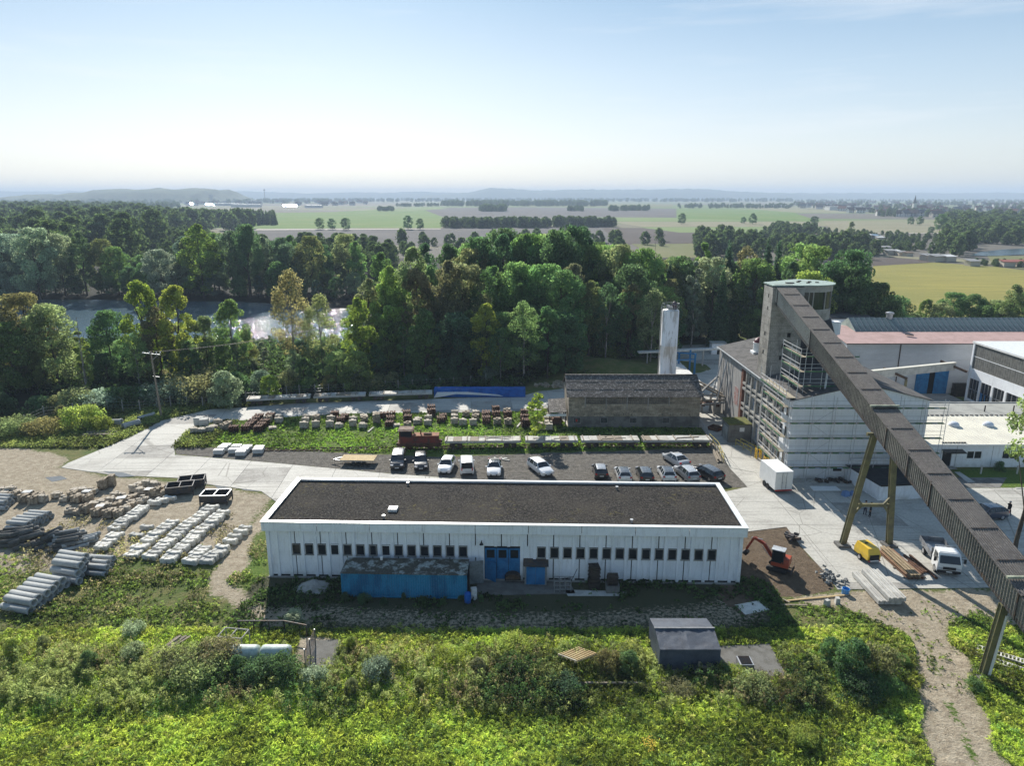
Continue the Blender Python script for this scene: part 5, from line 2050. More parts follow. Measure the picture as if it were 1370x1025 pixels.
fr = thing('belt_frame', 'weathered timber and steel belt frame leaning between block shed and mill', 'frame', (30.0, 111.0, 0))
for a, c, w_ in (((0.2, 4.0, 4.9), (4.8, 1.0, 3.1), 0.4), ((0.9, 5.0, 5.0), (4.9, 2.5, 3.2), 0.35), ((-0.3, 2.0, 3.1), (4.8, 2.2, 3.0), 0.3), ((-0.2, 0.6, 2.6), (4.8, 0.9, 2.6), 0.35),
                 ((0.8, -0.3, 2.2), (4.7, 0.4, 2.3), 0.3), ((0.5, 1, 3.5), (4.9, 5.5, 5.5), 0.3)):
 w = MB()
 w.beam(a, c, w_, 0.22)
 w.build('beam', random.choice([K['wood'], K['concrete']]), fr)
for x, y, h in ((0.2, 1, 2.8), (3.2, 0.6, 2.6), (4.4, 2.2, 3.0), (1.8, 3, 3.2), (3.3, 3.4, 3.0)):
 w = MB()
 w.beam((x, y, 0), (x, y, h), 0.3)
 w.build('post', K['concrete'], fr)
w = MB()
for i in range(7): w.box((0.4 + i * .55, 1.4 + random.uniform(-.5, .5), 1.9 + random.uniform(-.2, .2)), (0.6, 0.9, 0.4), random.uniform(-.5, .5))
w.build('rusty_machinery', K['rust'], fr)
w = MB()
w.bx(3.3, 4.6, 1.6, 3.2, 0, 1.7)
w.build('machine_block', K['concrete'], fr)
for i, (x, y) in enumerate(((33.2, 113.5), (33.4, 111.3))):
 w = MB()
 w.tube((x, y, 2.5), (x + 1.6, y + 1.0, 9.8), 0.1, n=6)
 tag(w.build('chute_pipe', K['steel']), 'slanting grey chute pipe on the blank mill wall, ' + ('farther of the two' if i == 0 else 'nearer of the two'), 'pipe', 'chute pipes at the mill wall')
wt_ = thing('white_hut', 'tiny white hut with a dark door by the wood behind the mill', 'hut', (G(955, 470).x, 158.0, 0))
w = MB()
w.bx(-1.6, 1.6, 0, 2.0, 0, 2.6)
w.build('wall', K['white_wall'], wt_)
w = MB()
w.bx(-1.8, 1.8, -.2, 2.2, 2.602, 2.75)
w.build('roof', K['pale_flat'], wt_)
w = MB()
w.bx(-.35, .35, -.03, -0.002, 0.1, 2.0)
w.build('door', K['black'], wt_)

# conveyor boat-like trough behind the block shed
tr = thing('loading_trough', 'long pale loading trough with a lattice end and red flag behind the block shed', 'trough', (10.5, 115.5, 0), 0.52)
w = MB()
w.slab([(0, 0, 1.9), (12.5, 0, 2.6), (12.5, 1.3, 2.6), (0, 1.3, 1.9)], 0.12)
w.bx(0, 8.5, -0.05, 0.05, 1.0, 2.1)
w.build('trough', K['concrete_light'], tr)
w = MB()
for i in range(6): w.beam((7.6 + i * .9, 0.1, 0.1), (7.6 + i * .9 + (.9 if i % 2 else 0), 0.1, 2.4), 0.09)
for z in (0.2, 1.3, 2.4): w.beam((7.4, 0.1, z), (12.6, 0.1, z), 0.09)
w.build('lattice', K['steel'], tr)
w = MB()
w.box((12.9, 0.1, 2.4), (0.6, 0.1, 0.5), 0, 0.6)
w.build('flag', K['orange'], tr)
w = MB()
w.box((8.4, 1.0, 1.1), (1.8, 1.5, 1.6))
w.build('drive_box', K['rust'], tr)
# ------------------------------------------------------------------ vehicles
def wheel(parent, x, y, r, wd, side):
 w = MB()
 w.smooth = False
 w.tube((x - wd / 2, y, r), (x + wd / 2, y, r), r, n=16)
 t = w.build('wheel', K['tyre'], parent)
 w = MB()
 w.tube((x + side * (wd / 2 - .02), y, r), (x + side * (wd / 2 + .012), y, r), r * .62, n=12)
 w.build('rim', K['rim'], t)

def make_car(label, group, loc, rot, col, kind='hatch', L=4.3, W=1.8, H=1.46, roofcol=None):
 t = thing('parked_car', label, 'car', loc, rot, group)
 w2 = W / 2
 bm = paint('car_paint', col, 0.28, 0.8)
 # (fraction from the nose, half width, sill z, belt z, roof z, roof half width, cabin?)
 if kind == 'sedan':
  S = [(0, .80, .32, .55, .60, .70, 0), (.03, .92, .24, .66, .70, .80, 0), (.10, .98, .2, .78, .82, .86, 0), (.27, 1, .2, .92, .97, .88, 0), (.42, 1, .2, .95, H - .04, .66, 1), (.55, 1, .2, .96, H, .67, 1),
             (.70, 1, .2, .97, H - .05, .65, 1), (.86, .99, .2, .98, 1.03, .84, 0), (.96, .95, .24, .95, 1.0, .80, 0), (1.0, .86, .34, .80, .84, .74, 0)]
 elif kind == 'van':
  S = [(0, .80, .32, .66, .70, .74, 0), (.03, .94, .24, .82, .86, .84, 0), (.12, .99, .2, .96, 1.0, .88, 0), (.22, 1, .2, 1.04, 1.1, .9, 0), (.36, 1, .2, 1.06, H - .03, .80, 1), (.55, 1, .2, 1.07, H, .82, 1),
             (.80, 1, .2, 1.07, H, .82, 1), (.965, .99, .2, 1.05, H - .04, .80, 1), (1.0, .95, .28, .98, 1.02, .88, 0)]
 elif kind == 'estate':
  S = [(0, .80, .32, .58, .62, .72, 0), (.03, .92, .24, .70, .74, .82, 0), (.10, .98, .2, .80, .85, .86, 0), (.27, 1, .2, .94, .99, .88, 0), (.41, 1, .2, .97, H - .04, .70, 1), (.58, 1, .2, .98, H, .71, 1),
             (.80, 1, .2, .99, H - .03, .70, 1), (.90, 1, .2, 1.0, H - .10, .68, 1), (.975, .97, .24, .98, 1.03, .82, 0), (1.0, .90, .34, .84, .88, .78, 0)]
 else:
  S = [(0, .80, .32, .58, .62, .72, 0), (.035, .93, .24, .72, .76, .82, 0), (.11, .98, .2, .84, .88, .86, 0), (.27, 1, .2, .95, 1.0, .88, 0), (.43, 1, .2, .98, H - .04, .70, 1), (.58, 1, .2, .99, H, .71, 1),
             (.78, 1, .2, 1.02, H - .05, .69, 1), (.88, .99, .2, 1.03, H - .12, .66, 1), (.975, .96, .24, .98, 1.03, .82, 0), (1.0, .90, .34, .80, .84, .78, 0)]
 rings = []
 for f, hw, z0, zb, zr, rw, cab in S:
  y = L / 2 - f * L
  a = w2 * hw
  rings.append([(a * .9, y, z0), (a, y, z0 + .14), (a, y, (z0 + zb) / 2 + .1), (a * .965, y, zb), (a * rw / 1.0 if cab else a * rw, y, zr if cab else zb + .03), (a * (rw - .2), y, zr + (.03 if cab else .0)), (0, y, zr + (.045 if cab else .03))])
 body, glass = MB(), MB()
 body.smooth = True
 glass.smooth = True
 full = []
 for r_ in rings:
  full.append(r_ + [(-p[0], p[1], p[2]) for p in r_[-2::-1]])
 m_ = len(full[0])
 for i in range(len(full) - 1):
  c0, c1 = S[i][6], S[i + 1][6]
  for k in range(m_ - 1):
   kk = min(k, m_ - 2 - k)
   P = (full[i][k], full[i][k + 1], full[i + 1][k + 1], full[i + 1][k])
   isg = False
   if c0 and c1 and kk == 3: isg = True
   if (c0 != c1) and kk in (3, 4, 5): isg = True
   if kind == 'van' and c0 and c1 and kk == 3 and i >= 5: isg = False
   (glass if isg else body).quad(*P)
 body.add(full[0], [tuple(range(m_))])
 body.add(full[-1], [tuple(range(m_))[::-1]])
 for r_ in (full,):      # underside
  for i in range(len(full) - 1): body.quad(full[i][0], full[i + 1][0], full[i + 1][-1], full[i][-1])
 me = body.mesh('body', [bm])
 bb = bmesh.new()
 bb.from_mesh(me)
 bmesh.ops.remove_doubles(bb, verts=bb.verts, dist=0.002)
 bmesh.ops.recalc_face_normals(bb, faces=bb.faces)
 bb.to_mesh(me)
 bb.free()
 linkmesh('body', me, t)
 glass.build('glazing', K['glass'], t)
 # roof skin of glass or silver; first two dark cars have glare painted in
 ci = [i for i, s in enumerate(S) if s[6]]
 if roofcol:
  w = MB()
  w.smooth = True
  for a, c in zip(ci[:-1], ci[1:]):
   for k in range(4, m_ - 5):
    P = [full[a][k], full[a][k + 1], full[c][k + 1], full[c][k]]
    w.quad(*[(p[0] * .97, p[1], p[2] + .012) for p in P])
  w.build('roof', paint('roof_skin', roofcol, 0.22, 0.8, 0.2), t)
 # pillars
 w = MB()
 for s in (-1, 1):
  a, c = full[ci[0] - 1], full[ci[0]]
  w.beam((s * a[3][0] * .96, a[3][1], a[3][2] + .03), (s * c[4][0], c[4][1], c[4][2]), 0.07, 0.07)
  a, c = full[ci[-1] + 1], full[ci[-1]]
  w.beam((s * a[3][0] * .96, a[3][1], a[3][2] + .02), (s * c[4][0], c[4][1], c[4][2]), 0.10, 0.09)
  for q in ci[1:-1]:
   w.beam((s * (full[q][3][0] + .003), full[q][3][1], full[q][3][2]), (s * (full[q][4][0] + .01), full[q][4][1], full[q][4][2]), 0.07, 0.05)
 w.build('pillar', bm, t)
 for sx in (-1, 1):
  for f in (.19, .80):
   wheel(t, sx * (w2 - .12), L / 2 - f * L, .32, .22, sx)
  w = MB()
  w.box((sx * w2 * .70, L / 2 - .08, .66 if kind != 'van' else .78), (.36, .16, .16), -sx * .35)
  w.build('headlight', K['lampglass'], t)
  w = MB()
  w.box((sx * w2 * .80, -L / 2 + .06, .86 if kind != 'van' else .95), (.26, .12, .20 if kind != 'van' else .4), sx * .25)
  w.build('taillight', K['red'], t)
  w = MB()
  w.box((sx * (w2 + .08), L / 2 - .31 * L, 1.0), (.2, .12, .14))
  w.build('wing_mirror', bm, t)
 for y, zz in ((L / 2 + .01, .42), (-L / 2 - .01, .62)):
  w = MB()
  w.box((0, y, zz), (.52, .03, .12))
  w.build('number_plate', K['plate'], t)
 w = MB()
 w.box((0, L / 2 - .005, .40), (1.0, .04, .16))
 w.box((0, L / 2 - .03, .58), (.8, .05, .07))
 w.box((0, -L / 2 + .01, .34), (1.3, .05, .12))
 w.build('grille', K['black'], t)
 return t

WHITE, BLACK, SILVER = (0.78, 0.78, 0.77), (0.015, 0.015, 0.018), (0.42, 0.43, 0.44)
GC = 'cars parked behind the white hall'
carlist = [
 ((533, 622), 184, (0.03, 0.03, 0.035), 'van', 4.5, 1.84, 1.68, 'dark people carrier seen from behind, leftmost in the car park, beside the rusty locomotive', (0.05, 0.05, 0.055)),
 ((563, 623), 188, (0.012, 0.012, 0.014), 'hatch', 4.4, 1.82, 1.56, 'black car with sun glinting on its roof, right behind the rusty locomotive', (0.03, 0.03, 0.035)),
 ((598, 628), 174 + 0, WHITE, 'hatch', 4.3, 1.8, 1.5, 'white hatchback facing the hall, left of the small white delivery van', None),
 ((624.5, 629), 185 + 180, WHITE, 'van', 4.4, 1.83, 1.82, 'small white delivery van with closed rear doors between two white cars', None),
 ((661, 634), 180, WHITE, 'sedan', 4.6, 1.85, 1.42, 'white car with large black glass roof, right of the small delivery van', (0.03, 0.035, 0.04)),
 ((723, 634), 205, WHITE, 'estate', 4.7, 1.83, 1.46, 'white estate car parked askew with its nose to the right, alone in the middle', None),
 ((803.5, 639), 0, BLACK, 'hatch', 3.9, 1.72, 1.5, 'small black car with silver roof, left end of the row behind the hall', (0.40, 0.41, 0.42)),
 ((834.5, 643), 0, WHITE, 'hatch', 4.1, 1.76, 1.45, 'white car with dark rear window and roof panel, second in the rear row', (0.12, 0.13, 0.14)),
 ((863.5, 643), 0, BLACK, 'hatch', 4.2, 1.78, 1.46, 'black car between two white ones in the row behind the hall', (0.13, 0.14, 0.15)),
 ((893, 642), 0, WHITE, 'hatch', 4.2, 1.78, 1.45, 'white car between black and silver ones in the row behind the hall', (0.12, 0.13, 0.14)),
 ((920.5, 641.5), 12, (0.32, 0.33, 0.34), 'estate', 4.5, 1.8, 1.47, 'silver grey car next to the large black estate at the row end', (0.5, 0.51, 0.52)),
 ((948.5, 641), 24, BLACK, 'estate', 4.8, 1.88, 1.5, 'black estate car at the right end of the row by the gravel edge', (0.12, 0.13, 0.14)),
 ((904, 620), 20, SILVER, 'sedan', 4.6, 1.82, 1.43, 'silver saloon parked alone behind the row, close to the flat wagons', (0.6, 0.6, 0.6)),
]
for (uv, deg, col, kind, L, W, H, lab, rc) in carlist:
 p = G(*uv)
 make_car(lab, GC, (p.x, p.y + (0.8 if uv[1] > 630 else 0), 0.055 if uv[1] > 650 else 0.01), R(deg), col, kind, L, W, H, rc)
p = G(1308, 690)
make_car('dark blue car half hidden behind the conveyor gallery near the office', None, (53.2, 73.2, .05), R(100), (0.02, 0.03, 0.06), 'hatch', 4.2, 1.8, 1.5, (0.12, 0.14, 0.18))

# flatbed trailer with pale boards
p = G(478, 622)
ft = thing('flatbed_trailer', 'small twin-axle trailer with a pale new timber deck on the gravel', 'trailer', (p.x, p.y + .6, 0), R(-3))
for i in range(9):
 w = MB()
 w.box((0.1, -0.96 + i * 0.24, 0.78), (4.6, 0.225, 0.05))
 w.build('plank', K['wood_new'], ft)
w = MB()
for s in (-1, 1): w.beam((-2.2, s * 1.0, 0.68), (2.4, s * 1.0, 0.68), 0.08, 0.12)
for x in (-2.1, -.7, .7, 2.3): w.beam((x, -1, .66), (x, 1, .66), 0.07, .08)
w.beam((-2.2, -.7, .6), (-3.4, 0, .5), 0.08)
w.beam((-2.2, .7, .6), (-3.4, 0, .5), 0.08)
w.build('frame', K['steel'], ft)
w = MB()
w.beam((-3.2, 0, .15), (-3.2, 0, .85), 0.07)
w.box((-3.5, 0, .52), (.3, .14, .14))
w.build('coupling', K['dark_steel'], ft)
for sx in (-.35, .45):
 for s in (-1, 1):
  w = MB()
  w.tube((sx, s * 1.12 - .09, .32), (sx, s * 1.12 + .09, .32), .32, n=14)
  w.build('wheel', K['tyre'], ft)
w = MB()
for s in (-1, 1): w.bx(-.8, .9, s * 1.1 - .13, s * 1.1 + .13, .66, .70)
w.build('mudguard', K['steel'], ft)

# white box trailer
bt = thing('box_trailer', 'white box trailer with closed rear doors beside the scaffolded corner', 'trailer', (32.6, 81.9, 0.05), R(6))
w = MB()
w.bx(-1.1, 1.1, -2.1, 2.1, 0.55, 2.85)
w.build('box', K['white_plastic'], bt)
for s in (-1, 1):
 w = MB()
 w.bx(min(s * .02, s * 1.04), max(s * .02, s * 1.04), -2.15, -2.103, 0.62, 2.78)
 d = w.build('rear_door', paint('cream_door', (0.74, 0.73, 0.68), .4, .1), bt)
 w = MB()
 w.beam((s * .25, -2.19, .65), (s * .25, -2.19, 2.75), 0.04)
 w.box((s * .25, -2.2, 1.5), (.16, .04, .06))
 w.build('lock_rod', K['steel'], d)
for y in (-.4, .5):
 for s in (-1, 1):
  w = MB()
  w.tube((s * 1.13 - .1, y, .36), (s * 1.13 + .1, y, .36), .36, n=14)
  w.build('wheel', K['tyre'], bt)
w = MB()
w.bx(-.95, .95, -2.1, 2.2, .4, .55)
w.beam((0, 2.1, .45), (0, 3.4, .45), .1)
w.build('chassis', K['dark_steel'], bt)
w = MB()
w.bx(-1.05, 1.05, -2.2, -2.1, .42, .54)
for s in (-1, 1): w.box((s * .9, -2.2, .48), (.24, .05, .1))
w.build('tail_bar', K['red'], bt)

# tipper truck
p = G(1262, 768)
tk = thing('tipper_truck', 'white cab tipper lorry with an empty grey dropside bed on the yard', 'truck', (p.x + .7, p.y + 1.9, .05), R(166))
wc = paint('truck_white', (0.74, 0.75, 0.75), .35, .4)
w = MB()
w.add([(-1.02, .85, .45), (1.02, .85, .45), (1.02, 2.55, .45), (-1.02, 2.55, .45), (-1.02, .85, 1.3), (1.02, .85, 1.3), (1.02, 2.65, 1.3), (-1.02, 2.65, 1.3),
       (-.93, .9, 2.2), (.93, .9, 2.2), (.93, 2.15, 2.2), (-.93, 2.15, 2.2)],
      [(3, 2, 1, 0), (0, 1, 5, 4), (1, 2, 6, 5), (2, 3, 7, 6), (3, 0, 4, 7), (4, 5, 9, 8), (5, 6, 10, 9), (7, 4, 8, 11), (6, 7, 11, 10), (8, 9, 10, 11)])
w.build('cab', wc, tk)
w = MB()
w.add([(-.9, 2.66, 1.34), (.9, 2.66, 1.34), (.82, 2.2, 2.1), (-.82, 2.2, 2.1)], [(0, 1, 2, 3)])
w.build('windscreen', K['glass'], tk)
for s in (-1, 1):
 w = MB()
 w.add([(s * 1.03, 1.2, 1.36), (s * 1.03, 2.35, 1.36), (s * .955, 2.05, 2.05), (s * .955, 1.2, 2.05)], [(0, 1, 2, 3)])
 w.build('side_window', K['glass'], tk)
 w = MB()
 w.box((s * 1.28, 2.45, 1.65), (.2, .08, .42))
 w.beam((s * 1.0, 2.4, 1.8), (s * 1.28, 2.45, 1.8), .04)
 w.build('wing_mirror', K['black'], tk)
 w = MB()
 w.box((s * .78, 2.6, .82), (.36, .08, .2))
 w.build('headlight', K['lampglass'], tk)
w = MB()
w.bx(-1.0, 1.0, 2.56, 2.66, .38, .62)
w.bx(-.55, .55, 2.6, 2.655, .72, .98)
w.build('bumper', K['black'], tk)
w = MB()
w.box((0, 2.675, .52), (.5, .02, .11))
w.build('number_plate', K['plate'], tk)
w = MB()
w.bx(-.85, .85, .95, 2.0, 2.21, 2.24)
w.build('cab_roof', wc, tk)
w = MB()
w.bx(-1.05, 1.05, -2.9, .65, .88, .96)
w.build('bed_floor', K['steel'], tk)
gs = M('grey_bed_side', (0.27, 0.28, 0.29), .6, metal=.3, col2=(.17, .17, .18), scale=2)
for a in ((-1.09, -1.05, -2.9, .65), (1.05, 1.09, -2.9, .65), (-1.09, 1.09, -2.96, -2.9), (-1.09, 1.09, .65, .72)):
 w = MB()
 w.bx(a[0], a[1], a[2], a[3], .9, 1.45 if a[3] != .72 else 1.95)
 w.build('bed_side', gs, tk)
w = MB()
for x in (-.8, .8): w.beam((x, .8, .9), (x, .8, 2.3), .07)
w.beam((-.9, .8, 2.3), (.9, .8, 2.3), .07)
w.build('headboard_frame', K['steel'], tk)
w = MB()
for s in (-1, 1): w.beam((s * .4, -2.9, .7), (s * .4, 2.3, .6), .12, .2)
w.build('chassis', K['dark_steel'], tk)
for y in (1.85, -1.7):
 for s in (-1, 1): wheel(tk, s * .9, y, .39, .25, s)

# yellow compressor
p = G(1162, 752)
cp = thing('site_compressor', 'yellow wheeled compressor by the trestle foot', 'compressor', (p.x, p.y + .5, .05), R(8))
cp.scale = (.9, .9, .92)
w = MB()
w.add([(-.75, -1.2, .5), (.75, -1.2, .5), (.75, 1.2, .5), (-.75, 1.2, .5), (-.75, -1.3, 1.0), (.75, -1.3, 1.0), (.75, 1.25, 1.0), (-.75, 1.25, 1.0), (-.62, -.95, 1.7), (.62, -.95, 1.7), (.62, 1.0, 1.75), (-.62, 1.0, 1.75)],
      [(3, 2, 1, 0), (0, 1, 5, 4), (1, 2, 6, 5), (2, 3, 7, 6), (3, 0, 4, 7), (4, 5, 9, 8), (5, 6, 10, 9), (6, 7, 11, 10), (7, 4, 8, 11), (8, 9, 10, 11)])
w.build('canopy', K['yellow'], cp)
w = MB()
w.bx(-.55, .55, -1.34, -1.29, .55, 1.1)
w.box((0.0, 0.3, 1.76), (.3, .2, .05))
w.build('radiator_grille', K['black'], cp)
w = MB()
w.bx(-.72, .72, -1.3, 1.3, .38, .5)
w.beam((0, 1.2, .45), (0, 2.6, .4), .09)
w.build('chassis', K['dark_steel'], cp)
for s in (-1, 1):
 wheel(cp, s * .8, 0, .33, .2, s)
 w = MB()
 w.box((s * .6, -1.36, .45), (.2, .05, .1))
 w.build('taillight', K['red'], cp)
w = MB()
w.bx(-.65, .65, -1.36, -1.3, .4, .5)
w.build('bumper', K['white_plastic'], cp)

# mini excavator
p = G(1037, 764)
xv = thing('mini_excavator', 'orange mini excavator with raised boom on the dug brown earth', 'excavator', (p.x + .3, p.y + .2, 0.02), R(58))
for s in (-1, 1):
 w = MB()
 pts = [(-.95, .25), (-.8, .08), (.8, .08), (.95, .25), (.95, .38), (.8, .52), (-.8, .52), (-.95, .38)]
 P = [(s * .62 - .17, y, z) for y, z in pts] + [(s * .62 + .17, y, z) for y, z in pts]
 w.add(P, [tuple(range(8)), tuple(range(8, 16))[::-1]] + [((i + 1) % 8, i, 8 + i, 8 + (i + 1) % 8) for i in range(8)])
 w.build('track', K['tyre'], xv)
w = MB()
w.bx(-.45, .45, -.6, .6, .3, .6)
w.lathe([(.45, .55), (.45, .7)], (0, 0, 0), 14)
w.build('undercarriage', K['dark_steel'], xv)
w = MB()
w.bx(-.75, .75, -1.05, .55, .7, 1.05)
w.box((0.0, -.75, 1.25), (1.45, .7, .5), 0, .85)
w.build('upper_body', K['orange'], xv)
w = MB()
for x in (-.72, .1):
 for y in (-.55, .5): w.beam((x, y, 1.05), (x + .03, y * .9, 2.3), .08)
w.build('cab_frame', K['black'], xv)
w = MB()
w.bx(-.68, .07, -.5, .46, 1.05, 2.25)
w.build('cab_glass', K['glass'], xv)
w = MB()
w.bx(-.76, .16, -.62, .6, 2.3, 2.38)
w.build('cab_roof', M('pale_cab_roof', (.55, .58, .6), .4), xv)
bo = [(.35, .6, 1.0), (.42, 1.5, 2.15), (.42, 2.5, 2.55)]
w = MB()
w.beam(bo[0], bo[1], .2, .3)
w.beam(bo[1], bo[2], .2, .26)
w.build('boom', K['orange'], xv)
w = MB()
w.beam(bo[2], (.42, 3.15, 1.15), .17, .22)
w.build('dipper_arm', K['orange'], xv)
w = MB()
w.tube((.35, .75, .9), (.42, 1.7, 1.85), .05, n=8)
w.tube((.42, 1.7, 2.55), (.42, 2.75, 2.5), .05, n=8)
w.build('hydraulic_ram', K['steel'], xv)
w = MB()
w.add([(.15, 3.2, 1.15), (.7, 3.2, 1.15), (.7, 3.5, .75), (.15, 3.5, .75), (.15, 3.1, .5), (.7, 3.1, .5), (.7, 2.85, .85), (.15, 2.85, .85)], [(0, 1, 2, 3), (3, 2, 5, 4), (0, 3, 4, 7), (1, 6, 5, 2), (0, 7, 6, 1)])
w.build('bucket', K['dark_steel'], xv)
w = MB()
w.beam((-.85, -1.35, .3), (.85, -1.35, .3), .08, .4)
w.beam((-.4, -1.3, .3), (-.3, -.6, .35), .08)
w.beam((.4, -1.3, .3), (.3, -.6, .35), .08)
w.build('dozer_blade', K['dark_steel'], xv)

# ------------------------------------------------------------------ locomotive and wagons
for name, pts in (('rails', [(-38, 95.3), (-20, 95.6), (0, 96.6), (29, 97.0)]),):
 rl = thing('railway_track', 'narrow weedy siding track that the flat wagons and locomotive stand on', 'track', (0, 0, 0))
 for off in (-.5, .5):
  for a, c in zip(pts[:-1], pts[1:]):
   w = MB()
   w.beam((a[0], a[1] + off, .1), (c[0], c[1] + off, .1), .07, .14)
   w.build('rail', K['rust'], rl)
 for i in range(95):
  x = -37.8 + i * .7
  y = np.interp(x, [p_[0] for p_ in pts], [p_[1] for p_ in pts])
  w = MB()
  w.box((x, y, .02), (.2, 1.7, .1))
  w.build('sleeper', K['wood_dark'] if i % 3 else K['wood'], rl)
p = G(557, 613)
lo = thing('locomotive', 'rusty red works locomotive with a square cab', 'locomotive', (-13.2, 95.9, .15), R(1))
redl = M('faded_red_loco_paint', (0.20, 0.045, 0.03), .75, col2=(0.10, 0.055, 0.04), scale=1.3, var=.3)
rl_roof = M('rusty_pale_roof', (0.25, 0.19, 0.15), .85, col2=(0.15, 0.09, 0.06), scale=2, var=.3)
w = MB()
w.bx(-2.9, 2.9, -1.0, 1.0, .55, .95)
w.bx(-3.05, -2.9, -1.0, 1.0, .35, 1.0)
w.bx(2.9, 3.05, -1.0, 1.0, .35, 1.0)
w.build('frame', K['rust'], lo)
w = MB()
w.bx(-.85, 2.75, -.75, .75, .95, 1.95)
w.build('bonnet', redl, lo)
w = MB()
w.bx(-.85, 2.8, -.8, .8, 1.952, 2.04)
w.build('bonnet_top', M('orange_rust_top', (0.34, .15, .08), .85, col2=(.2, .1, .06), var=.3), lo)
w = MB()
w.box((1.2, -.1, 2.15), (1.1, .6, .2))
w.lathe([(.1, 2.0), (.1, 2.55)], (0.2, .1, 0), 8)
w.build('bonnet_fitting', K['rust'], lo)
w = MB()
w.bx(-2.75, -.86, -.95, .95, .95, 1.75)
for x in (-2.75, -.98):
 for y in (-.95, .83): w.bx(x, x + .12, y, y + .12, 1.75, 2.75)
w.bx(-2.75, -.86, -.95, -.9, 1.75, 1.9)
w.build('cab', redl, lo)
w = MB()
w.bx(-2.6, -1.0, -.88, -.84, 1.9, 2.7)
w.bx(-2.7, -2.66, -.8, .8, 1.8, 2.7)
w.build('cab_window', K['glass'], lo)
w = MB()
w.bx(-2.55, -1.1, -.3, .8, .96, 2.6)
w.build('cab_interior', K['pit'], lo)
w = MB()
w.bx(-2.9, -.75, -1.1, 1.1, 2.76, 2.86)
w.bx(-2.8, -.85, -.8, .8, 2.86, 2.95)
w.build('cab_roof', rl_roof, lo)
for x in (-1.5, 1.5):
 for s in (-1, 1):
  w = MB()
  w.tube((x, s * .55 - .06, .42), (x, s * .55 + .06, .42), .42, n=16)
  w.build('wheel', K['rust'], lo)
for x in (3.12, -3.12):
 for s in (-1, 1):
  w = MB()
  w.tube((x - .07, s * .6, .75), (x + .07, s * .6, .75), .2, n=10)
  w.build('buffer', K['dark_steel'], lo)
w = MB()
w.box((2.95, -.6, 1.2), (.3, .3, .3))
w.build('sand_box', redl, lo)

def wagon(label, x0, x1, ya, yb_, zoff, group, seed, wheels=True):
 rd = random.Random(seed)
 L = math.hypot(x1 - x0, yb_ - ya)
 t = thing('flat_wagon', label, 'wagon', ((x0 + x1) / 2, (ya + yb_) / 2, zoff), math.atan2(yb_ - ya, x1 - x0), group)
 n = max(6, int(L / 1.15))
 for i in range(n):
  a = -L / 2 + L * i / n
  w = MB()
  w.box((a + L / n / 2, 0, 1.12 + rd.uniform(-.015, .015)), (L / n - .03, 2.0, .08), 0, 1.0, (rd.uniform(-.006, .006), 0))
  w.build('deck_board', rd.choice([K['wood_deck'], K['wood_deck'], K['concrete_light'], K['wood']]), t)
 k = -L / 2 + .3
 while k < L / 2:
  w = MB()
  w.box((k, 0, 1.21), (.13, 2.15, .12))
  w.build('cross_bar', K['wood'], t)
  k += rd.uniform(1.8, 2.9)
 w = MB()
 for s in (-1, 1): w.bx(-L / 2, L / 2, s * .95 - .06, s * .95 + .06, .82, 1.07)
 w.bx(-L / 2, L / 2, -.12, .12, .7, 1.05)
 w.build('side_girder', K['concrete_light'] if zoff < .3 else K['steel'], t)
 if wheels:
  for cx in (-L / 2 + 1.6, L / 2 - 1.6):
   for dx in (-.55, .55):
    for s in (-1, 1):
     w = MB()
     w.tube((cx + dx, s * .6 - .06, .38), (cx + dx, s * .6 + .06, .38), .38, n=14)
     w.tube((cx + dx, s * .6 - .09, .38), (cx + dx, s * .6 + .09, .38), .12, n=8)
     w.build('wheel', K['dark_steel'], t)
   w = MB()
   w.bx(cx - .9, cx + .9, -.75, .75, .5, .68)
   w.build('bogie', K['dark_steel'], t)
 for _ in range(3):
  w = MB()
  w.beam((rd.uniform(-L / 2 + 1, L / 2 - 1), rd.uniform(-.6, .6), 1.2), (rd.uniform(-L / 2 + 1, L / 2 - 1), rd.uniform(-.6, .6), 1.2), .08, .06)
  w.build('loose_lath', K['wood'], t)
 return t

gn = 'flat wagons on the siding'
wagon('flat wagon with pale deck next to the rusty locomotive', -9.6, 1.3, 96.4, 96.6, .15, gn, 1)
wagon('flat wagon with pale deck behind the white estate car', 1.9, 9.4, 96.6, 96.7, .15, gn, 2)
wagon('flat wagon in front of the left half of the block shed', 9.9, 18.2, 96.7, 96.8, .15, gn, 3)
wagon('flat wagon in front of the right half of the block shed', 18.7, 28.6, 96.8, 96.9, .15, gn, 4)
gn = 'flat wagons along the wood edge'
wagon('long flat wagon beside the wood, farthest left, with cluttered end', -45.6, -35.2, 117.6, 119.4, .2, gn, 5)
wagon('long flat wagon beside the wood, middle one', -34.6, -25.8, 119.5, 120.6, .2, gn, 6)
wagon('long flat wagon beside the wood, nearest the blue tarpaulin', -25.2, -14.2, 120.7, 121.9, .2, gn, 7)
bs = thing('blue_covered_stack', 'long low stack under bright blue sheeting at the back of the upper road', 'covered stack', (-14.0, 122.6, 0))
Lb = 16.4
w = MB()
w.bx(0, Lb, 0, 1.6, .05, 1.45)
w.build('stack', K['tarp_blue'], bs)
for k in range(8):
 w = MB()
 w.bx(k * Lb / 8 + .02, (k + 1) * Lb / 8 - .02, -.03, 1.63, 1.45, 1.55 + .03 * (k % 2))
 w.build('sheet', K['tarp_blue'], bs)
w = MB()
w.add([(0.0, -.6, .05), (0.6, -.06, 1.0), (6.0, -.07, 1.05), (11.5, -.06, .55), (12.5, -.5, .35), (9, -.35, .5), (4, -.3, .7)], [(0, 6, 2, 1), (6, 5, 3, 2), (5, 4, 3)])
w.build('white_liner', K['foil'], bs)

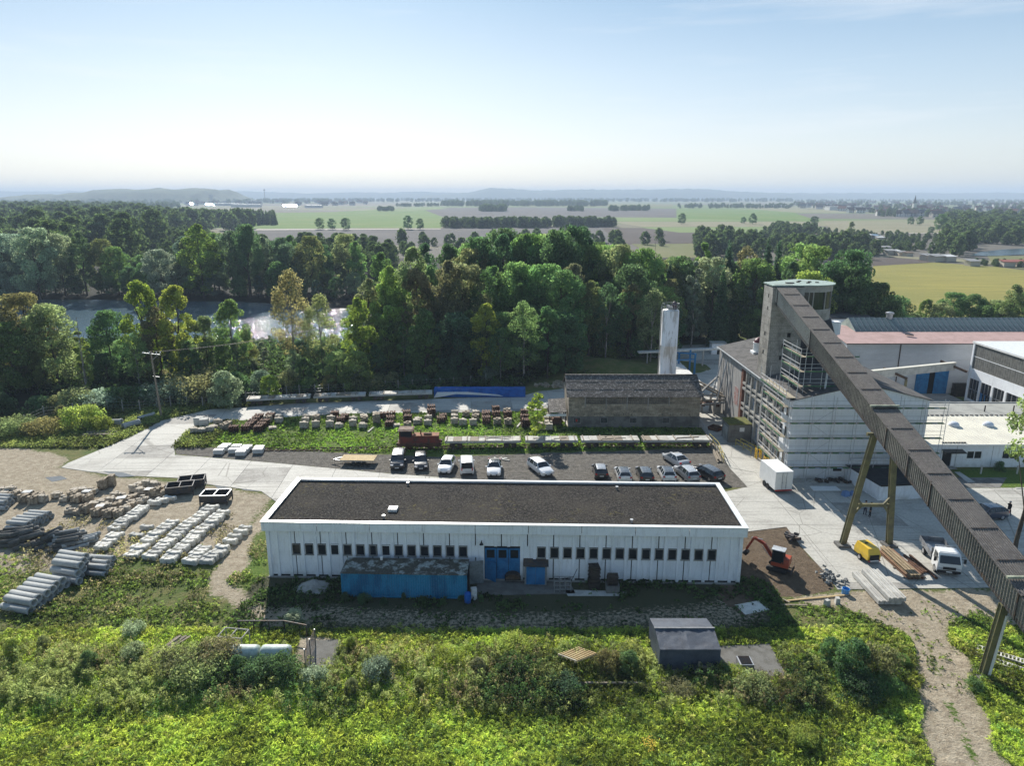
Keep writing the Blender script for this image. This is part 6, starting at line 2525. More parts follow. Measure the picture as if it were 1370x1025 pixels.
# ------------------------------------------------------------------ fence, pole
fenceposts = px([(35, 572), (60, 560), (99, 556), (145, 551), (165, 552), (188, 552), (211, 548), (229, 546), (251, 546), (272, 546), (292, 544), (310, 542), (330, 539), (360, 538), (384, 531), (401, 530), (422, 529), (440, 528), (461, 527), (497, 525),
                 (516, 524), (533, 523), (552, 522), (571, 521), (589, 520), (607, 519), (630, 517), (650, 514), (670, 508), (682, 502), (691, 497)])
fn = thing('wire_fence', 'wire mesh fence on grey concrete posts along the wood edge', 'fence', (0, 0, 0))
for (x, y) in fenceposts:
 w = MB()
 w.box((x, y, 1.05), (.13, .13, 2.1))
 w.build('post', K['concrete'], fn)
w = MB()
for a, c in zip(fenceposts[:-1], fenceposts[1:]):
 for z in (.3, .8, 1.3, 1.8): w.beam((a[0], a[1], z), (c[0], c[1], z), .018, .018)
w.build('wire', K['steel'], fn)
fn2 = px([(820, 462), (835, 460), (852, 459), (870, 457), (888, 457), (905, 456), (925, 455), (943, 454)])
f2 = thing('wire_fence', 'rear wire fence on thin posts behind the silo yard', 'fence', (0, 0, 0))
for (x, y) in fn2:
 w = MB()
 w.box((x, y, 1.2), (.15, .15, 2.4))
 w.build('post', K['concrete'], f2)
w = MB()
for a, c in zip(fn2[:-1], fn2[1:]):
 for z in (.4, 1.2, 2.0): w.beam((a[0], a[1], z), (c[0], c[1], z), .03, .03)
w.build('wire', K['steel'], f2)
up = thing('utility_pole', 'tall weathered power pole with a cross arm at the upper road bend', 'pole', (-57.3, 110.8, 0))
w = MB()
w.tube((0, 0, 0), (-.35, 0, 11.0), .19, .12, n=10)
w.build('pole', K['wood'], up)
w = MB()
w.beam((-1.7, 0, 10.75), (1.3, -.3, 10.5), .13, .13)
w.beam((-.5, 0, 6.9), (.6, -.1, 6.8), .09)
w.beam((-.2, 0, 9.6), (.9, -.1, 10.5), .07)
w.build('cross_arm', K['steel'], up)
w = MB()
for x in (-1.5, -.5, .6, 1.2): w.lathe([(.05, 0), (.1, .08), (.1, .16), (.04, .28)], (x, -.1, 10.7), 8)
w.build('insulator', K['white_plastic'], up)
w = MB()
for k in range(3):
 a = Vector((-1.4 + k * 1.2, -.1, 10.95))
 c = Vector((30, 26, 12.4 + k * .2))
 pr = a
 for i in range(1, 13):
  f = i / 12
  q = a.lerp(c, f)
  q.z -= 4 * 1.1 * f * (1 - f)
  w.beam(pr, q, .025, .025)
  pr = q
w.build('power_line', K['dark_steel'], up)

# ------------------------------------------------------------------ things by the front of the hall
fp = lambda u, v: G(u, v)
ct = thing('blue_container', 'long faded blue corrugated container with a mossy stained roof against the hall', 'container', (-15.3, 56.95, 0), R(-1.7))
CL, CW, CH = 11.3, 2.35, 2.45
w = MB()
w.bx(.08, CL - .08, .06, CW - .06, .12, CH - .05)
w.build('shell', K['blue_container'], ct)
for k in range(0, 52):
 x = .1 + k * (CL - .2) / 52
 w = MB()
 w.bx(x, x + (CL - .2) / 52 * .55, .0, .06, .22, CH - .2)
 w.build('corrugation', K['blue_container'], ct)
w = MB()
for x in (0, CL - .12):
 for y in (-.03, CW - .09): w.bx(x, x + .12, y, y + .12, 0, CH)
w.bx(0.12, CL - .12, -.03, .05, CH - .18, CH - .02)
w.bx(0.12, CL - .12, -.03, .05, .05, .2)
w.bx(CL / 2 - .05, CL / 2 + .05, -.04, .06, .2, CH - .2)
w.build('frame', K['blue_container'], ct)
rm = M('mossy_stained_roof_sheet', (0.30, 0.33, 0.31), .85, col2=(0.075, 0.07, 0.055), scale=1.1, fine=6, var=.35, lo=.40, hi=.52)
for k in range(8):
 w = MB()
 w.slab([(k * CL / 8 - .02, -.12, CH + .02 + .01 * (k % 2)), ((k + 1) * CL / 8 + .01, -.12, CH + .02 + .01 * (k % 2)), ((k + 1) * CL / 8 + .01, CW + .1, CH + .18), (k * CL / 8 - .02, CW + .1, CH + .18)], .05)
 w.build('roof_sheet', rm, ct)
w = MB()
w.beam((CL + .02, CW - .1, 1.35), (CL + 1.3, CW + .15, 1.35), .06, 2.3)
w.build('open_door', M('grey_door_panel', (.20, .23, .24), .7), ct)
w = MB()
w.bx(CL, CL + .02, .1, CW - .1, .2, CH - .2)
w.build('dark_opening', K['pit'], ct)
w = MB()
w.lathe([(.12, 0), (.15, .3)], (3.3, 2.1, CH + .17), 10)
tag(w.build('white_bucket', K['white_plastic'], None, (-15.3, 56.9, 0)), 'small white bucket on the container roof', 'bucket')
p = fp(716.5, 784)
sh = thing('blue_shed', 'small blue-doored shed with a flat dark roof in front of the hall', 'shed', (p.x - 1.02, p.y, 0), R(-1.7))
w = MB()
w.bx(0, 2.05, .1, 1.3, 0, 2.15)
w.build('wall', K['steel'], sh)
for k in range(2):
 w = MB()
 w.bx(.16 + k * .87, .16 + k * .87 + .85, .03, .1, .12, 1.9)
 w.build('door', K['blue_steel'], sh)
w = MB()
w.slab([(-.1, -.1, 2.12), (2.2, -.1, 2.12), (2.2, 1.5, 2.35), (-.1, 1.5, 2.35)], .1)
w.build('roof', K['dark_steel'], sh)
p = fp(686, 782)
cv = thing('covered_cart', 'rounded brown covered cart beside the blue doors of the hall', 'cart', (p.x, p.y, 0), R(0))
w = MB()
w.smooth = True
n = 10
P = []
for y in (0, 1.5):
 for i in range(n + 1):
  q = PI * i / n
  P.append((-.68 * math.cos(q), y, .55 + .42 * math.sin(q)))
w.add(P, [(i, i + 1, n + 2 + i, n + 1 + i) for i in range(n)] + [tuple(range(n + 1)), tuple(range(n + 1, 2 * n + 2))])
w.build('cover', M('brown_tarpaulin', (.17, .12, .085), .8), cv)
w = MB()
w.bx(-.66, .66, .05, 1.45, .35, .56)
w.build('frame', K['wood_dark'], cv)
for s in (-1, 1):
 w = MB()
 w.tube((s * .7 - .05, .7, .28), (s * .7 + .05, .7, .28), .28, n=12)
 w.build('wheel', K['tyre'], cv)
p = fp(795, 789)
crate_stack('pallet_stack', 'tall narrow dark pallet stack against the hall wall under the windows', 'pallets', (p.x, p.y + .3, 0), (.95, .9, 2.35), 13, K['wood_dark'], .1)
p = fp(820, 795)
crate_stack('pallet_stack', 'short brown pallet stack on a grey box right of the tall dark stack', 'pallets', (p.x + .0, p.y + .5, .75), (.95, .8, .9), 6, K['wood_dark'])
w = MB()
w.bx(-.6, .6, 0, .9, .0, .74)
tag(w.build('grey_bin', K['concrete_dark'], None, (p.x, p.y, 0)), 'low grey bin carrying the short pallet stack', 'bin')
p = fp(752, 793)
rk = thing('steel_rack', 'low grey steel rack with loose rods between blue shed and pallet stack', 'rack', (p.x - .7, p.y, 0))
for x in (0, .5, 1.0, 1.5):
 w = MB()
 w.beam((x, 0, 0), (x, 0, 1.1), .06)
 w.beam((x, .9, 0), (x, .9, 1.1), .06)
 w.build('upright', K['steel'], rk)
w = MB()
for z in (.3, .7, 1.1):
 for y in (0, .9): w.beam((0, y, z), (1.5, y, z), .05)
w.build('rail', K['steel'], rk)
w = MB()
w.beam((1.3, .4, .3), (2.1, .7, 2.0), .04)
w.beam((.3, .3, 1.15), (1.8, .5, 1.3), .05)
w.build('rod', K['dark_steel'], rk)
p = fp(626, 806)
w = MB()
w.lathe([(.28, 0), (.31, .3), (.31, .6), (.28, .9), (.05, .92)], (0, 0, 0), 14)
tag(w.build('blue_barrel', K['tarp_blue'], None, (p.x, p.y, 0)), 'blue plastic barrel at the right end of the blue container', 'barrel')
p = fp(634, 800)
w = MB()
w.box((0, .1, .45), (.5, .5, .9), .2)
w.box((.1, -.25, .2), (.3, .3, .4), .5)
tag(w.build('white_sack', K['foil'], None, (p.x, p.y, 0)), 'pale sack beside the blue barrel', 'sack')

def heap(name, label, cat, c, rx, ry, h, mat_, seed, kind=None):
 w = MB()
 w.smooth = True
 n, k = 22, 7
 rd = random.Random(seed)
 ph = [rd.uniform(.8, 1.2) for _ in range(n)]
 P = [(0, 0, h)]
 for j in range(1, k + 1):
  f = j / k
  for i in range(n):
   q = 2 * PI * i / n
   rr = f * (ph[i] * (.5 + .5 * f) + .5 * (1 - f))
   P.append((rx * rr * math.cos(q), ry * rr * math.sin(q), h * (1 - f) ** 1.2 * rd.uniform(.85, 1.15) - (.05 if j == k else 0)))
 F = [(0, 1 + i, 1 + (i + 1) % n) for i in range(n)]
 for j in range(k - 1):
  for i in range(n):
   a, b_ = 1 + j * n + i, 1 + j * n + (i + 1) % n
   F.append((a, a + n, b_ + n, b_))
 w.add(P, F)
 o = w.build(name, mat_, None, c)
 return tag(o, label, cat)

p = fp(421, 786)
heap('sand_heap', 'low grey sand heap by the left end of the blue container', 'heap', (p.x, p.y, 0), 2.0, 1.3, .8, K['concrete'], 3)
p = fp(1136, 771)

# ------------------------------------------------------------------ tarpaulin shelter, vent box, grid, tank
p0, p1 = fp(880, 896), fp(961, 897)
ts = thing('tarpaulin_shelter', 'dark slate tarpaulin shelter with a pitched top in the meadow', 'shelter', (p0.x, p0.y - .3, 0), R(0))
TW = p1.x - p0.x
TD = 4.1
wr = random.Random(5)

def cloth(P00, P10, P11, P01, nx_, ny_, amp, name):
 w = MB()
 w.smooth = True
 a, b_, c, d = map(Vector, (P00, P10, P11, P01))
 nn = (b_ - a).cross(d - a).normalized()
 V = []
 for j in range(ny_ + 1):
  for i in range(nx_ + 1):
   s, t = i / nx_, j / ny_
   q = a * (1 - s) * (1 - t) + b_ * s * (1 - t) + c * s * t + d * (1 - s) * t
   e = 1 if 0 < i < nx_ and 0 < j < ny_ else 0
   q = q + nn * (wr.uniform(-amp, amp) * e - amp * 1.5 * math.sin(PI * s) * math.sin(PI * t))
   V.append(q)
 F = [(j * (nx_ + 1) + i, j * (nx_ + 1) + i + 1, (j + 1) * (nx_ + 1) + i + 1, (j + 1) * (nx_ + 1) + i) for j in range(ny_) for i in range(nx_)]
 w.add(V, F)
 w.build(name, K['tarp_grey'], ts)

EZ, RZ = 1.95, 2.4
for k in range(2):
 xa, xb = TW * k / 2, TW * (k + 1) / 2
 cloth((xa, 0, 0), (xb, 0, 0), (xb, 0, EZ), (xa, 0, EZ), 10, 10, .03, 'front_sheet')
 cloth((xa, 0, EZ), (xb, 0, EZ), (xb, TD / 2, RZ), (xa, TD / 2, RZ), 10, 10, .035, 'roof_sheet')
 cloth((xa, TD, EZ), (xb, TD, EZ), (xb, TD / 2, RZ), (xa, TD / 2, RZ), 6, 6, .03, 'roof_sheet')
cloth((0, TD, 0), (0, 0, 0), (0, 0, EZ), (0, TD, EZ), 8, 8, .04, 'side_sheet')
cloth((TW, 0, 0), (TW, TD, 0), (TW, TD, EZ), (TW, 0, EZ), 8, 8, .04, 'side_sheet')
w = MB()
for x in (0, TW): w.add([(x, 0, EZ), (x, TD, EZ), (x, TD / 2, RZ)], [(0, 1, 2)])
w.build('gable_sheet', K['tarp_grey'], ts)
w = MB()
w.beam((-.05, TD / 2, RZ + .03), (TW + .05, TD / 2, RZ + .03), .12, .08)
w.build('ridge_pole', M('grey_hem', (.28, .28, .28), .6), ts)
p = fp(935, 897)
w = MB()
w.beam((-.6, 0, .2), (.9, .1, .25), .3, .1)
w.beam((-.2, -.3, .05), (-.1, .2, 1.0), .15)
w.box((-1.9, 0, .15), (.5, .4, .3))
w.box((.3, .1, .35), (.4, .3, .5))
tag(w.build('board_pile', K['wood'], None, (p.x, p.y - .5, 0)), 'small clutter of boards and a sack in front of the tarpaulin shelter', 'junk')
p = fp(998.5, 899)
vb = thing('vent_box', 'grey louvred box standing on the old asphalt pad', 'vent box', (p.x, p.y, .05))
w = MB()
w.box((0, .45, .3), (1.05, 1.1, .6))
w.build('casing', K['steel'], vb)
for k in range(7):
 w = MB()
 w.box((0, .05 + k * .14, .63), (.85, .07, .05), 0, 1, (.4, 0))
 w.build('louvre', K['dark_steel'], vb)
p = fp(772, 893)
gr_ = thing('timber_lattice', 'pale timber lattice frame lying tilted in the weeds', 'timber frame', (p.x, p.y, .95), R(38))
for k in range(5):
 w = MB()
 w.box((0, -.9 + k * .45, .1), (2.3, .1, .1), 0, 1, (0, 0))
 w.build('lath', K['wood_new'], gr_)
for k in range(9):
 w = MB()
 w.box((-1.05 + k * .26, 0, .2), (.1, 2.0, .06))
 w.build('lath', M('bleached_lath', (.5, .44, .33), .8) if k == 0 else K['wood_new'], gr_)
gr_.rotation_euler = (R(-14), R(8), R(38))
p = fp(225, 872)
pl_ = thing('plank_pile', 'loose pile of weathered planks among yellow weeds at the left', 'planks', (p.x, p.y, .1))
for k in range(8):
 w = MB()
 w.beam((-.9 + k * .1, -1.2 + random.uniform(-.2, .2), .1 + .07 * (k % 4)), (.2 + k * .15, 1.3, .35 + .06 * (k % 3)), .16, .05)
 w.build('plank', K['wood'], pl_)
ta = fp(303, 889)
tb_ = fp(388, 889)
tn = thing('gas_tank', 'pale green horizontal tank half hidden in the reeds', 'tank', (ta.x, ta.y + .6, -.3))
LT = tb_.x - ta.x
for k in range(2):
 w = MB()
 w.smooth = True
 x0, x1 = LT * k / 2 + .03, LT * (k + 1) / 2 - .03
 prof = [(x0, .1), (x0 + .03, .42), (x0 + .15, .6), (x0 + .35, .65), (x1 - .35, .65), (x1 - .15, .6), (x1 - .03, .42), (x1, .1)]
 n = 18
 P = []
 for xx, rr in prof:
  for i in range(n):
   q = 2 * PI * i / n
   P.append((xx, rr * math.cos(q), .85 + rr * math.sin(q)))
 F = []
 for a in range(len(prof) - 1):
  for i in range(n):
   F.append((a * n + i, (a + 1) * n + i, (a + 1) * n + (i + 1) % n, a * n + (i + 1) % n))
 F += [tuple(range(n)), tuple(range((len(prof) - 1) * n, len(prof) * n))[::-1]]
 w.add(P, F)
 w.build('vessel', M('pale_green_tank_paint_%s' % 'ab'[k], (.50, .57, .52), .45, col2=(.36, .42, .37), scale=2, var=.15), tn)
w = MB()
for x in (.7, LT - .7, LT / 2): w.box((x, 0, .15), (.3, 1.1, .4))
w.build('saddle', K['concrete'], tn)
p = fp(316, 862)
tf = thing('frame_table', 'pale metal frame standing behind the green tank', 'frame', (p.x, p.y - .3, 0), R(-8))
for x in (-1.0, 1.0):
 for y in (-.6, .6):
  w = MB()
  w.beam((x, y, 0), (x, y, 1.2), .07)
  w.build('leg', K['concrete'], tf)
w = MB()
for y in (-.6, .6): w.beam((-1, y, 1.2), (1, y, 1.2), .08)
for x in (-1, 0, 1.0): w.beam((x, -.6, 1.2), (x, .6, 1.2), .08)
w.build('top_frame', K['concrete'], tf)
p = fp(409, 893)
gt = thing('mesh_gate', 'open grey mesh gate standing edge-on beside the asphalt pad', 'gate', (p.x, p.y, 0), R(88))
gt.scale = (.8, 1, .8)
for x in (0, 1.6, 3.2):
 w = MB()
 w.beam((x, 0, 0), (x, 0, 2.0), .07)
 w.build('post', K['steel'], gt)
w = MB()
for k in range(18): w.beam((.1 + k * .18, 0, .1), (.1 + k * .18, 0, 1.9), .018)
for k in range(9): w.beam((0, 0, .15 + k * .22), (3.2, 0, .15 + k * .22), .018)
w.build('mesh', K['dark_steel'], gt)
gfp = [(G(310, 862).x, G(310, 862).y + 1.6), (G(375, 858).x, G(375, 858).y + 1.2), (G(408, 858).x, G(408, 858).y + .6)]
railing('green_mesh_fence', 'thin wire fence behind the tank enclosure', gfp, 1.1, K['dark_steel'], rails=(1.0,))
p = G(812, 919)
w = MB()
w.beam((-3.0, .1, .25), (5.4, .0, .3), .14, .1)
tag(w.build('fallen_rail', K['wood'], None, (p.x, p.y, 0)), 'long pale rail lying in the weeds below the tarpaulin shelter', 'rail')

# stone rubble and lumber by the excavation
p = fp(1112, 775)
w = MB()
rd = random.Random(3)
for i in range(60):
 w.box((rd.gauss(0, .55), rd.gauss(0, .6), .1 + rd.uniform(0, .35)), (rd.uniform(.15, .4), rd.uniform(.12, .3), rd.uniform(.08, .2)), rd.uniform(0, 3), 1, (rd.uniform(-.6, .6), rd.uniform(-.6, .6)))
tag(w.build('stone_rubble', M('rubble_stone', (.30, .30, .28), .9, col2=(.12, .12, .12), scale=4, space='World')), 'small heap of broken stones at the concrete edge by the excavation', 'rubble', kind=None)
bpy.context.view_layer.update()
C.objects['stone_rubble'].location = (p.x, p.y, 0)
p = fp(1058, 722)
w = MB()
for i in range(16): w.box((rd.gauss(0, .45), rd.gauss(0, .4), .25 + rd.uniform(0, .3)), (rd.uniform(.3, .8), rd.uniform(.2, .5), rd.uniform(.15, .4)), rd.uniform(0, 3), 1, (rd.uniform(-.4, .4), 0))
tag(w.build('debris_heap', K['dark_steel'], None, (p.x, p.y, 0)), 'dark debris heap behind the excavator at the concrete edge', 'debris')
p = fp(1131, 795)
w = MB()
w.lathe([(.32, 0), (.34, .55), (.30, .56), (.28, .1)], (0, 0, 0), 14, cap=False)
tag(w.build('blue_tub', paint('blue_tub_plastic', (.03, .25, .6), .4), None, (p.x, p.y, 0)), 'small bright blue tub at the corner of the concrete', 'tub')
for i, (a, c, lab) in enumerate((((1043, 806), (1137, 797), 'long pale plank lying towards the blue tub'), ((1044, 811), (1080, 812), 'short weathered plank beside the long pale one'), ((1047, 804), (1056, 809), 'crossed short plank end at the left'))):
 A, B_ = G(*a), G(*c)
 w = MB()
 w.beam((A.x, A.y, .08 + .05 * i), (B_.x, B_.y, .1 + .05 * i), .16, .06)
 tag(w.build('plank', K['wood_new'] if i == 0 else K['wood']), lab, 'plank', 'loose planks below the excavation')
for i, (u, v) in enumerate(((1106, 811), (1120, 808))):
 p = G(u, v)
 w = MB()
 w.box((0, 0, .3), (.5, .4, .6), .4 + i, .8)
 tag(w.build('sack', K['concrete_light'], None, (p.x, p.y, 0)), 'grey sack standing on the grass near the long plank, ' + ('left one' if i == 0 else 'right one'), 'sack', 'grey sacks by the planks')

# steel and concrete beam stacks
A, B_ = G(1183, 738), G(1226, 777)
sb = thing('steel_beam_stack', 'stack of long rusty steel beams running out from under the conveyor', 'steel beams', ((A.x + B_.x) / 2, (A.y + B_.y) / 2, .05), math.atan2(B_.y - A.y, B_.x - A.x))
Ls = (B_ - A).length * 1.02
rd = random.Random(8)
for lay in range(2):
 for k in range(5 - lay * 2):
  yy = -.7 + k * .33 + lay * .2
  w = MB()
  for dz in (-.1, .1): w.bx(-Ls / 2 + rd.uniform(0, .5), Ls / 2, yy - .13, yy + .13, .22 + lay * .24 + dz - .015, .22 + lay * .24 + dz + .015)
  w.bx(-Ls / 2 + .5, Ls / 2, yy - .015, yy + .015, .13 + lay * .24, .31 + lay * .24)
  w.build('steel_beam', M('orange_primer_steel_%d' % (lay * 5 + k), rd.choice([(.26, .15, .09), (.33, .25, .15), (.20, .11, .07)]), .7, var=.2), sb)
for k in range(4):
 w = MB()
 w.bx(-Ls / 2 + rd.uniform(1, 3), Ls / 2 - rd.uniform(0, 1.5), 1.0 + k * .28, 1.22 + k * .28, .06, .2)
 w.build('steel_beam', K['rust'], sb)
w = MB()
for x in (-Ls * .35, Ls * .1, Ls * .42): w.bx(x - .08, x + .08, -1.0, 1.1, 0, .1)
w.build('bearer', K['wood'], sb)
A, B_ = G(1160, 776), G(1188, 806)
cb = thing('concrete_beam_stack', 'stack of pale grooved concrete beams on the gravel below the yard edge', 'concrete beams', ((A.x + B_.x) / 2 + .2, (A.y + B_.y) / 2, 0.02), math.atan2(B_.y - A.y, B_.x - A.x))
Ls = 5.0
for lay, (n_, y0) in enumerate(((4, -1.15), (3, -.2))):
 for k in range(n_):
  yy = y0 + k * .52 if lay == 0 else y0 - .38 + k * .52 + .2
  z0 = .12 + lay * .42
  w = MB()
  w.bx(-Ls / 2 + lay * .2, Ls / 2 + lay * .2, yy - .24, yy + .24, z0, z0 + .3)
  w.bx(-Ls / 2 + lay * .2, Ls / 2 + lay * .2, yy - .24, yy - .1, z0 + .3, z0 + .38)
  w.bx(-Ls / 2 + lay * .2, Ls / 2 + lay * .2, yy + .1, yy + .24, z0 + .3, z0 + .38)
  w.build('concrete_beam', K['concrete_light'], cb)
w = MB()
for x in (-1.9, 1.9): w.bx(x - .08, x + .08, -1.4, 1.0, 0, .1)
w.build('bearer', K['wood'], cb)
# white rack sections lying in the grass, lower right
for i, (a, c) in enumerate((((1305, 870), (1400, 900)), ((1303, 879), (1400, 913)))):
 A, B_ = G(*a), G(*c)
 t = thing('ladder_section', 'white ladder-like frame section lying in the grass right of the trestle foot, ' + ('far one' if i == 0 else 'near one'), 'ladder frame', (A.x, A.y, .25), math.atan2(B_.y - A.y, B_.x - A.x), 'white ladder frames in the grass')
 Ls = (B_ - A).length
 for s in (-1, 1):
  w = MB()
  w.bx(0, Ls, s * .28 - .04, s * .28 + .04, 0, .1)
  w.build('rail', K['kerbstone'], t)
 for k in range(int(Ls / .25)):
  w = MB()
  w.bx(.1 + k * .25, .2 + k * .25, -.26, .26, .02, .09)
  w.build('rung', K['kerbstone'], t)
# white sheet and oddments at the scaffold foot
q = px([(1083, 652), (1118, 652), (1125, 657.5), (1088, 657.5)])
w = MB()
w.prism(q, .06, .14)
tag(w.build('white_board', K['white_plastic']), 'white board lying flat at the foot of the scaffolding', 'board')
p = G(1131, 664)
w = MB()
w.box((0, 0, .3), (.8, .7, .6), .3, .7)
w.box((.9, .2, .25), (.7, .6, .5), .8, .7)
tag(w.build('blue_sacks', paint('blue_sack', (.12, .22, .42), .7), None, (p.x, p.y, .05)), 'blue sacks beside the white annex wall', 'sacks')
p = G(1110, 645)
w = MB()
for i in range(14): w.box((rd.gauss(0, 1.6), rd.gauss(0, .4), .2), (rd.uniform(.3, 1), .3, .3), rd.uniform(0, 3))
tag(w.build('building_rubble', K['dark_steel'], None, (p.x + .8, p.y - .3, .05)), 'dark pile of building scraps at the white gable foot', 'scrap')

# ------------------------------------------------------------------ people
def person(label, loc, rot, top, legs, hair, stride=.12, arms=(.15, .15), h=1.78):
 """one skinned figure, materials by height"""
 sc_ = h / 1.78
 V = [(0, 0, .95), (0, .01, 1.18), (0, .0, 1.42), (0, .01, 1.54), (0, .02, 1.63), (0, .03, 1.75)]
 Rr = [.15, .135, .15, .06, .10, .085]
 E_ = [(0, 1), (1, 2), (2, 3), (3, 4), (4, 5)]

 def chain(root, pts, rad):
  last = root
  for q, r_ in zip(pts, rad):
   V.append(q)
   Rr.append(r_)
   E_.append((last, len(V) - 1))
   last = len(V) - 1
  return last
 for s in (-1, 1):
  st = s * stride
  chain(0, [(s * .10, 0, .88), (s * .11, st * .5 + .02, .48), (s * .11, st, .09), (s * .12, st + .14, .04)], [.105, .065, .045, .035])
  sw = -s * arms[0]
  e = chain(2, [(s * .19, 0, 1.40), (s * .25, sw * .5 - .02, 1.14), (s * .25, sw + .06, .90), (s * .25, sw + .08, .84)], [.06, .045, .032, .028])
  for f in range(5):
   if f == 0: chain(e, [(s * .22, sw + .115, .82), (s * .215, sw + .13, .79)], [.011, .010])
   else:
    k = -.035 + f * .017
    chain(e, [(s * .255, sw + .08 + k, .79), (s * .25, sw + .085 + k, .755 + .004 * abs(f - 2.5))], [.010, .009])
 me = bpy.data.meshes.new('person')
 me.from_pydata([(x * sc_, y * sc_, z * sc_) for x, y, z in V], E_, [])
 o = bpy.data.objects.new('person', me)
 C.objects.link(o)
 mod = o.modifiers.new('skin', 'SKIN')
 for i, sv in enumerate(me.skin_vertices[0].data):
  sv.radius = (Rr[i] * (1.25 if i in (0, 1, 2) else 1.0), Rr[i] * (.8 if i in (0, 1, 2) else 1.0))
  sv.use_root = (i == 0)
 o.modifiers.new('sub', 'SUBSURF').render_levels = 1
 o.modifiers['sub'].levels = 1
 dg = bpy.context.evaluated_depsgraph_get()
 dg.update()
 m2 = bpy.data.meshes.new_from_object(o.evaluated_get(dg))
 o.modifiers.clear()
 o.data = m2
 m2.materials.clear()
 for mm in (K['skin'], top, legs, K['black']): m2.materials.append(mm)
 for pl in m2.polygons:
  z = pl.center.z / sc_
  x = abs(pl.center.x) / sc_
  pl.material_index = 3 if z < .10 else (0 if (z > 1.50 or (x > .17 and z < .90 and z > .70)) else (2 if z < .98 and x < .2 else 1))
  pl.use_smooth = True
 w = MB()
 w.smooth = True
 w.lathe([(.105, 1.66), (.108, 1.72), (.09, 1.78), (.04, 1.82), (.01, 1.825)], (0, -.005, 0), 12)
 w.build('hair', hair, o)
 w = MB()
 w.box((0, .13, 1.665), (.025, .03, .04))
 for s in (-1, 1): w.box((s * .105, .03, 1.67), (.02, .04, .06))
 w.build('face_detail', K['skin'], o)
 w = MB()
 for s in (-1, 1): w.box((s * .035, .118, 1.695), (.025, .012, .012))
 w.build('eye', K['black'], o)
 o.location = loc
 o.rotation_euler = (0, 0, rot)
 tag(o, label, 'person')
 return o

p = G(1156.5, 690)
person('person in pale shirt and dark trousers talking under the conveyor, left of the pair', (p.x, p.y, .055), R(-60), K['lightcloth'], K['navy'], K['hair'], .05, (.1, .1))
p = G(1163.5, 692.5)
person('person in dark clothes talking under the conveyor, right of the pair', (p.x, p.y, .055), R(70), K['darkcloth'], K['darkcloth'], K['hair'], .04, (.08, .1), 1.82)
p = G(1348.5, 691)
person('person with grey hair in dark clothes walking alone across the yard', (p.x, p.y, .055), R(110), K['darkcloth'], K['navy'], K['hair_grey'], .28, (.25, .2), 1.8)
# ------------------------------------------------------------------ stock yard, left
rd = random.Random(21)

def LY(cx, cy_):
 return G(cx / 3.914, 620 + cy_ / 3.914)

# concrete pipes: one mesh per size, laid in tiers
def pipe_mesh(name, L, r, wall, mat_):
 w = MB()
 w.smooth = False
 w.pipe((-L / 2, 0, 0), (L / 2, 0, 0), r, wall, 16)
 me = w.mesh(name, mat_)
 me.polygons.foreach_set('use_smooth', [True] * len(me.polygons))
 return me

pm_big = pipe_mesh('pipe', 3.1, .33, .07, K['pipe'])
pm_mid = pipe_mesh('pipe', 2.6, .27, .06, K['pipe'])
pm_small = pipe_mesh('pipe', 2.3, .20, .05, K['pipe'])
pm_dark = pipe_mesh('pipe', 2.0, .24, .05, K['pipe_dark'])
pm_dark2 = pipe_mesh('pipe', 2.4, .20, .05, K['pipe_dark'])
pipeno = {}

def pipes(pm, r, start, end, n, tiers, ax, where, group, jit=.06):
 s, e = Vector((start[0], start[1], 0)), Vector((end[0], end[1], 0))
 d = (e - s).normalized()
 step = (e - s).length / max(1, n - 1)
 for t in range(tiers):
  m = n - t
  if m <= 0: break
  for i in range(m):
   p = s + (e - s).normalized() * step * (i + t * .5)
   o = linkmesh('concrete_pipe', pm, None, (p.x + rd.uniform(-jit, jit) * 2, p.y, r + t * r * 1.72 + .0), (0, 0, ax + rd.uniform(-jit, jit) * .5))
   tier = ['bottom', 'second', 'third', 'top'][t] if tiers > 1 else 'single'
   tag(o, f'{where}, {tier} layer, {ordw(i + 1)} back', 'pipe', group)

gp = 'concrete pipes in the stock yard'
ax0 = math.atan2(-.9, 3.4)
a, c = LY(95, 780), LY(285, 640)
pipes(pm_big, .34, a, c, 7, 2, ax0, 'large pale pipe in the frontmost pile at lower left', gp)
a, c = LY(345, 625), LY(420, 530)
pipes(pm_big, .34, a, c, 5, 3, ax0, 'large pale pipe in the second pile from the front', gp)
a, c = LY(490, 590), LY(545, 520)
pipes(pm_mid, .28, a, c, 4, 2, ax0 + .1, 'mid-sized pipe right of the second pile', gp)
a, c = LY(90, 355), LY(225, 285)
pipes(pm_mid, .28, a, c, 6, 2, math.atan2(-.5, 2.9), 'pale pipe in the small pile left of the brown stone stacks', gp)
a, c = LY(-20, 245), LY(30, 195)
pipes(pm_mid, .30, a, c, 4, 2, math.atan2(-.5, 2.9), 'grey pipe in the pile at the far left edge', gp)
gpd = 'dark weathered pipe piles'
for k, (cx, cy_, n, t, pm, lab, rot) in enumerate(((45, 420, 5, 3, pm_dark2, 'dark pipe in the leftmost dark pile', .2), (135, 425, 5, 3, pm_dark, 'dark pipe in the second dark pile from the left', .9),
                                                   (245, 430, 4, 3, pm_dark, 'dark pipe in the third dark pile from the left', 1.2), (345, 445, 5, 3, pm_dark, 'dark pipe in the fourth dark pile, widest and highest', .4))):
 a = LY(cx, cy_ + 20)
 c = LY(cx + 30, cy_ - 50)
 pipes(pm, .22, a, c, n, t, rot, lab, gpd, .35)
a, c = LY(400, 450), LY(470, 400)
pipes(pm_small, .2, a, c, 5, 2, .65, 'slim grey pipe right of the dark piles', gp, .15)
a, c = LY(320, 425), LY(400, 385)
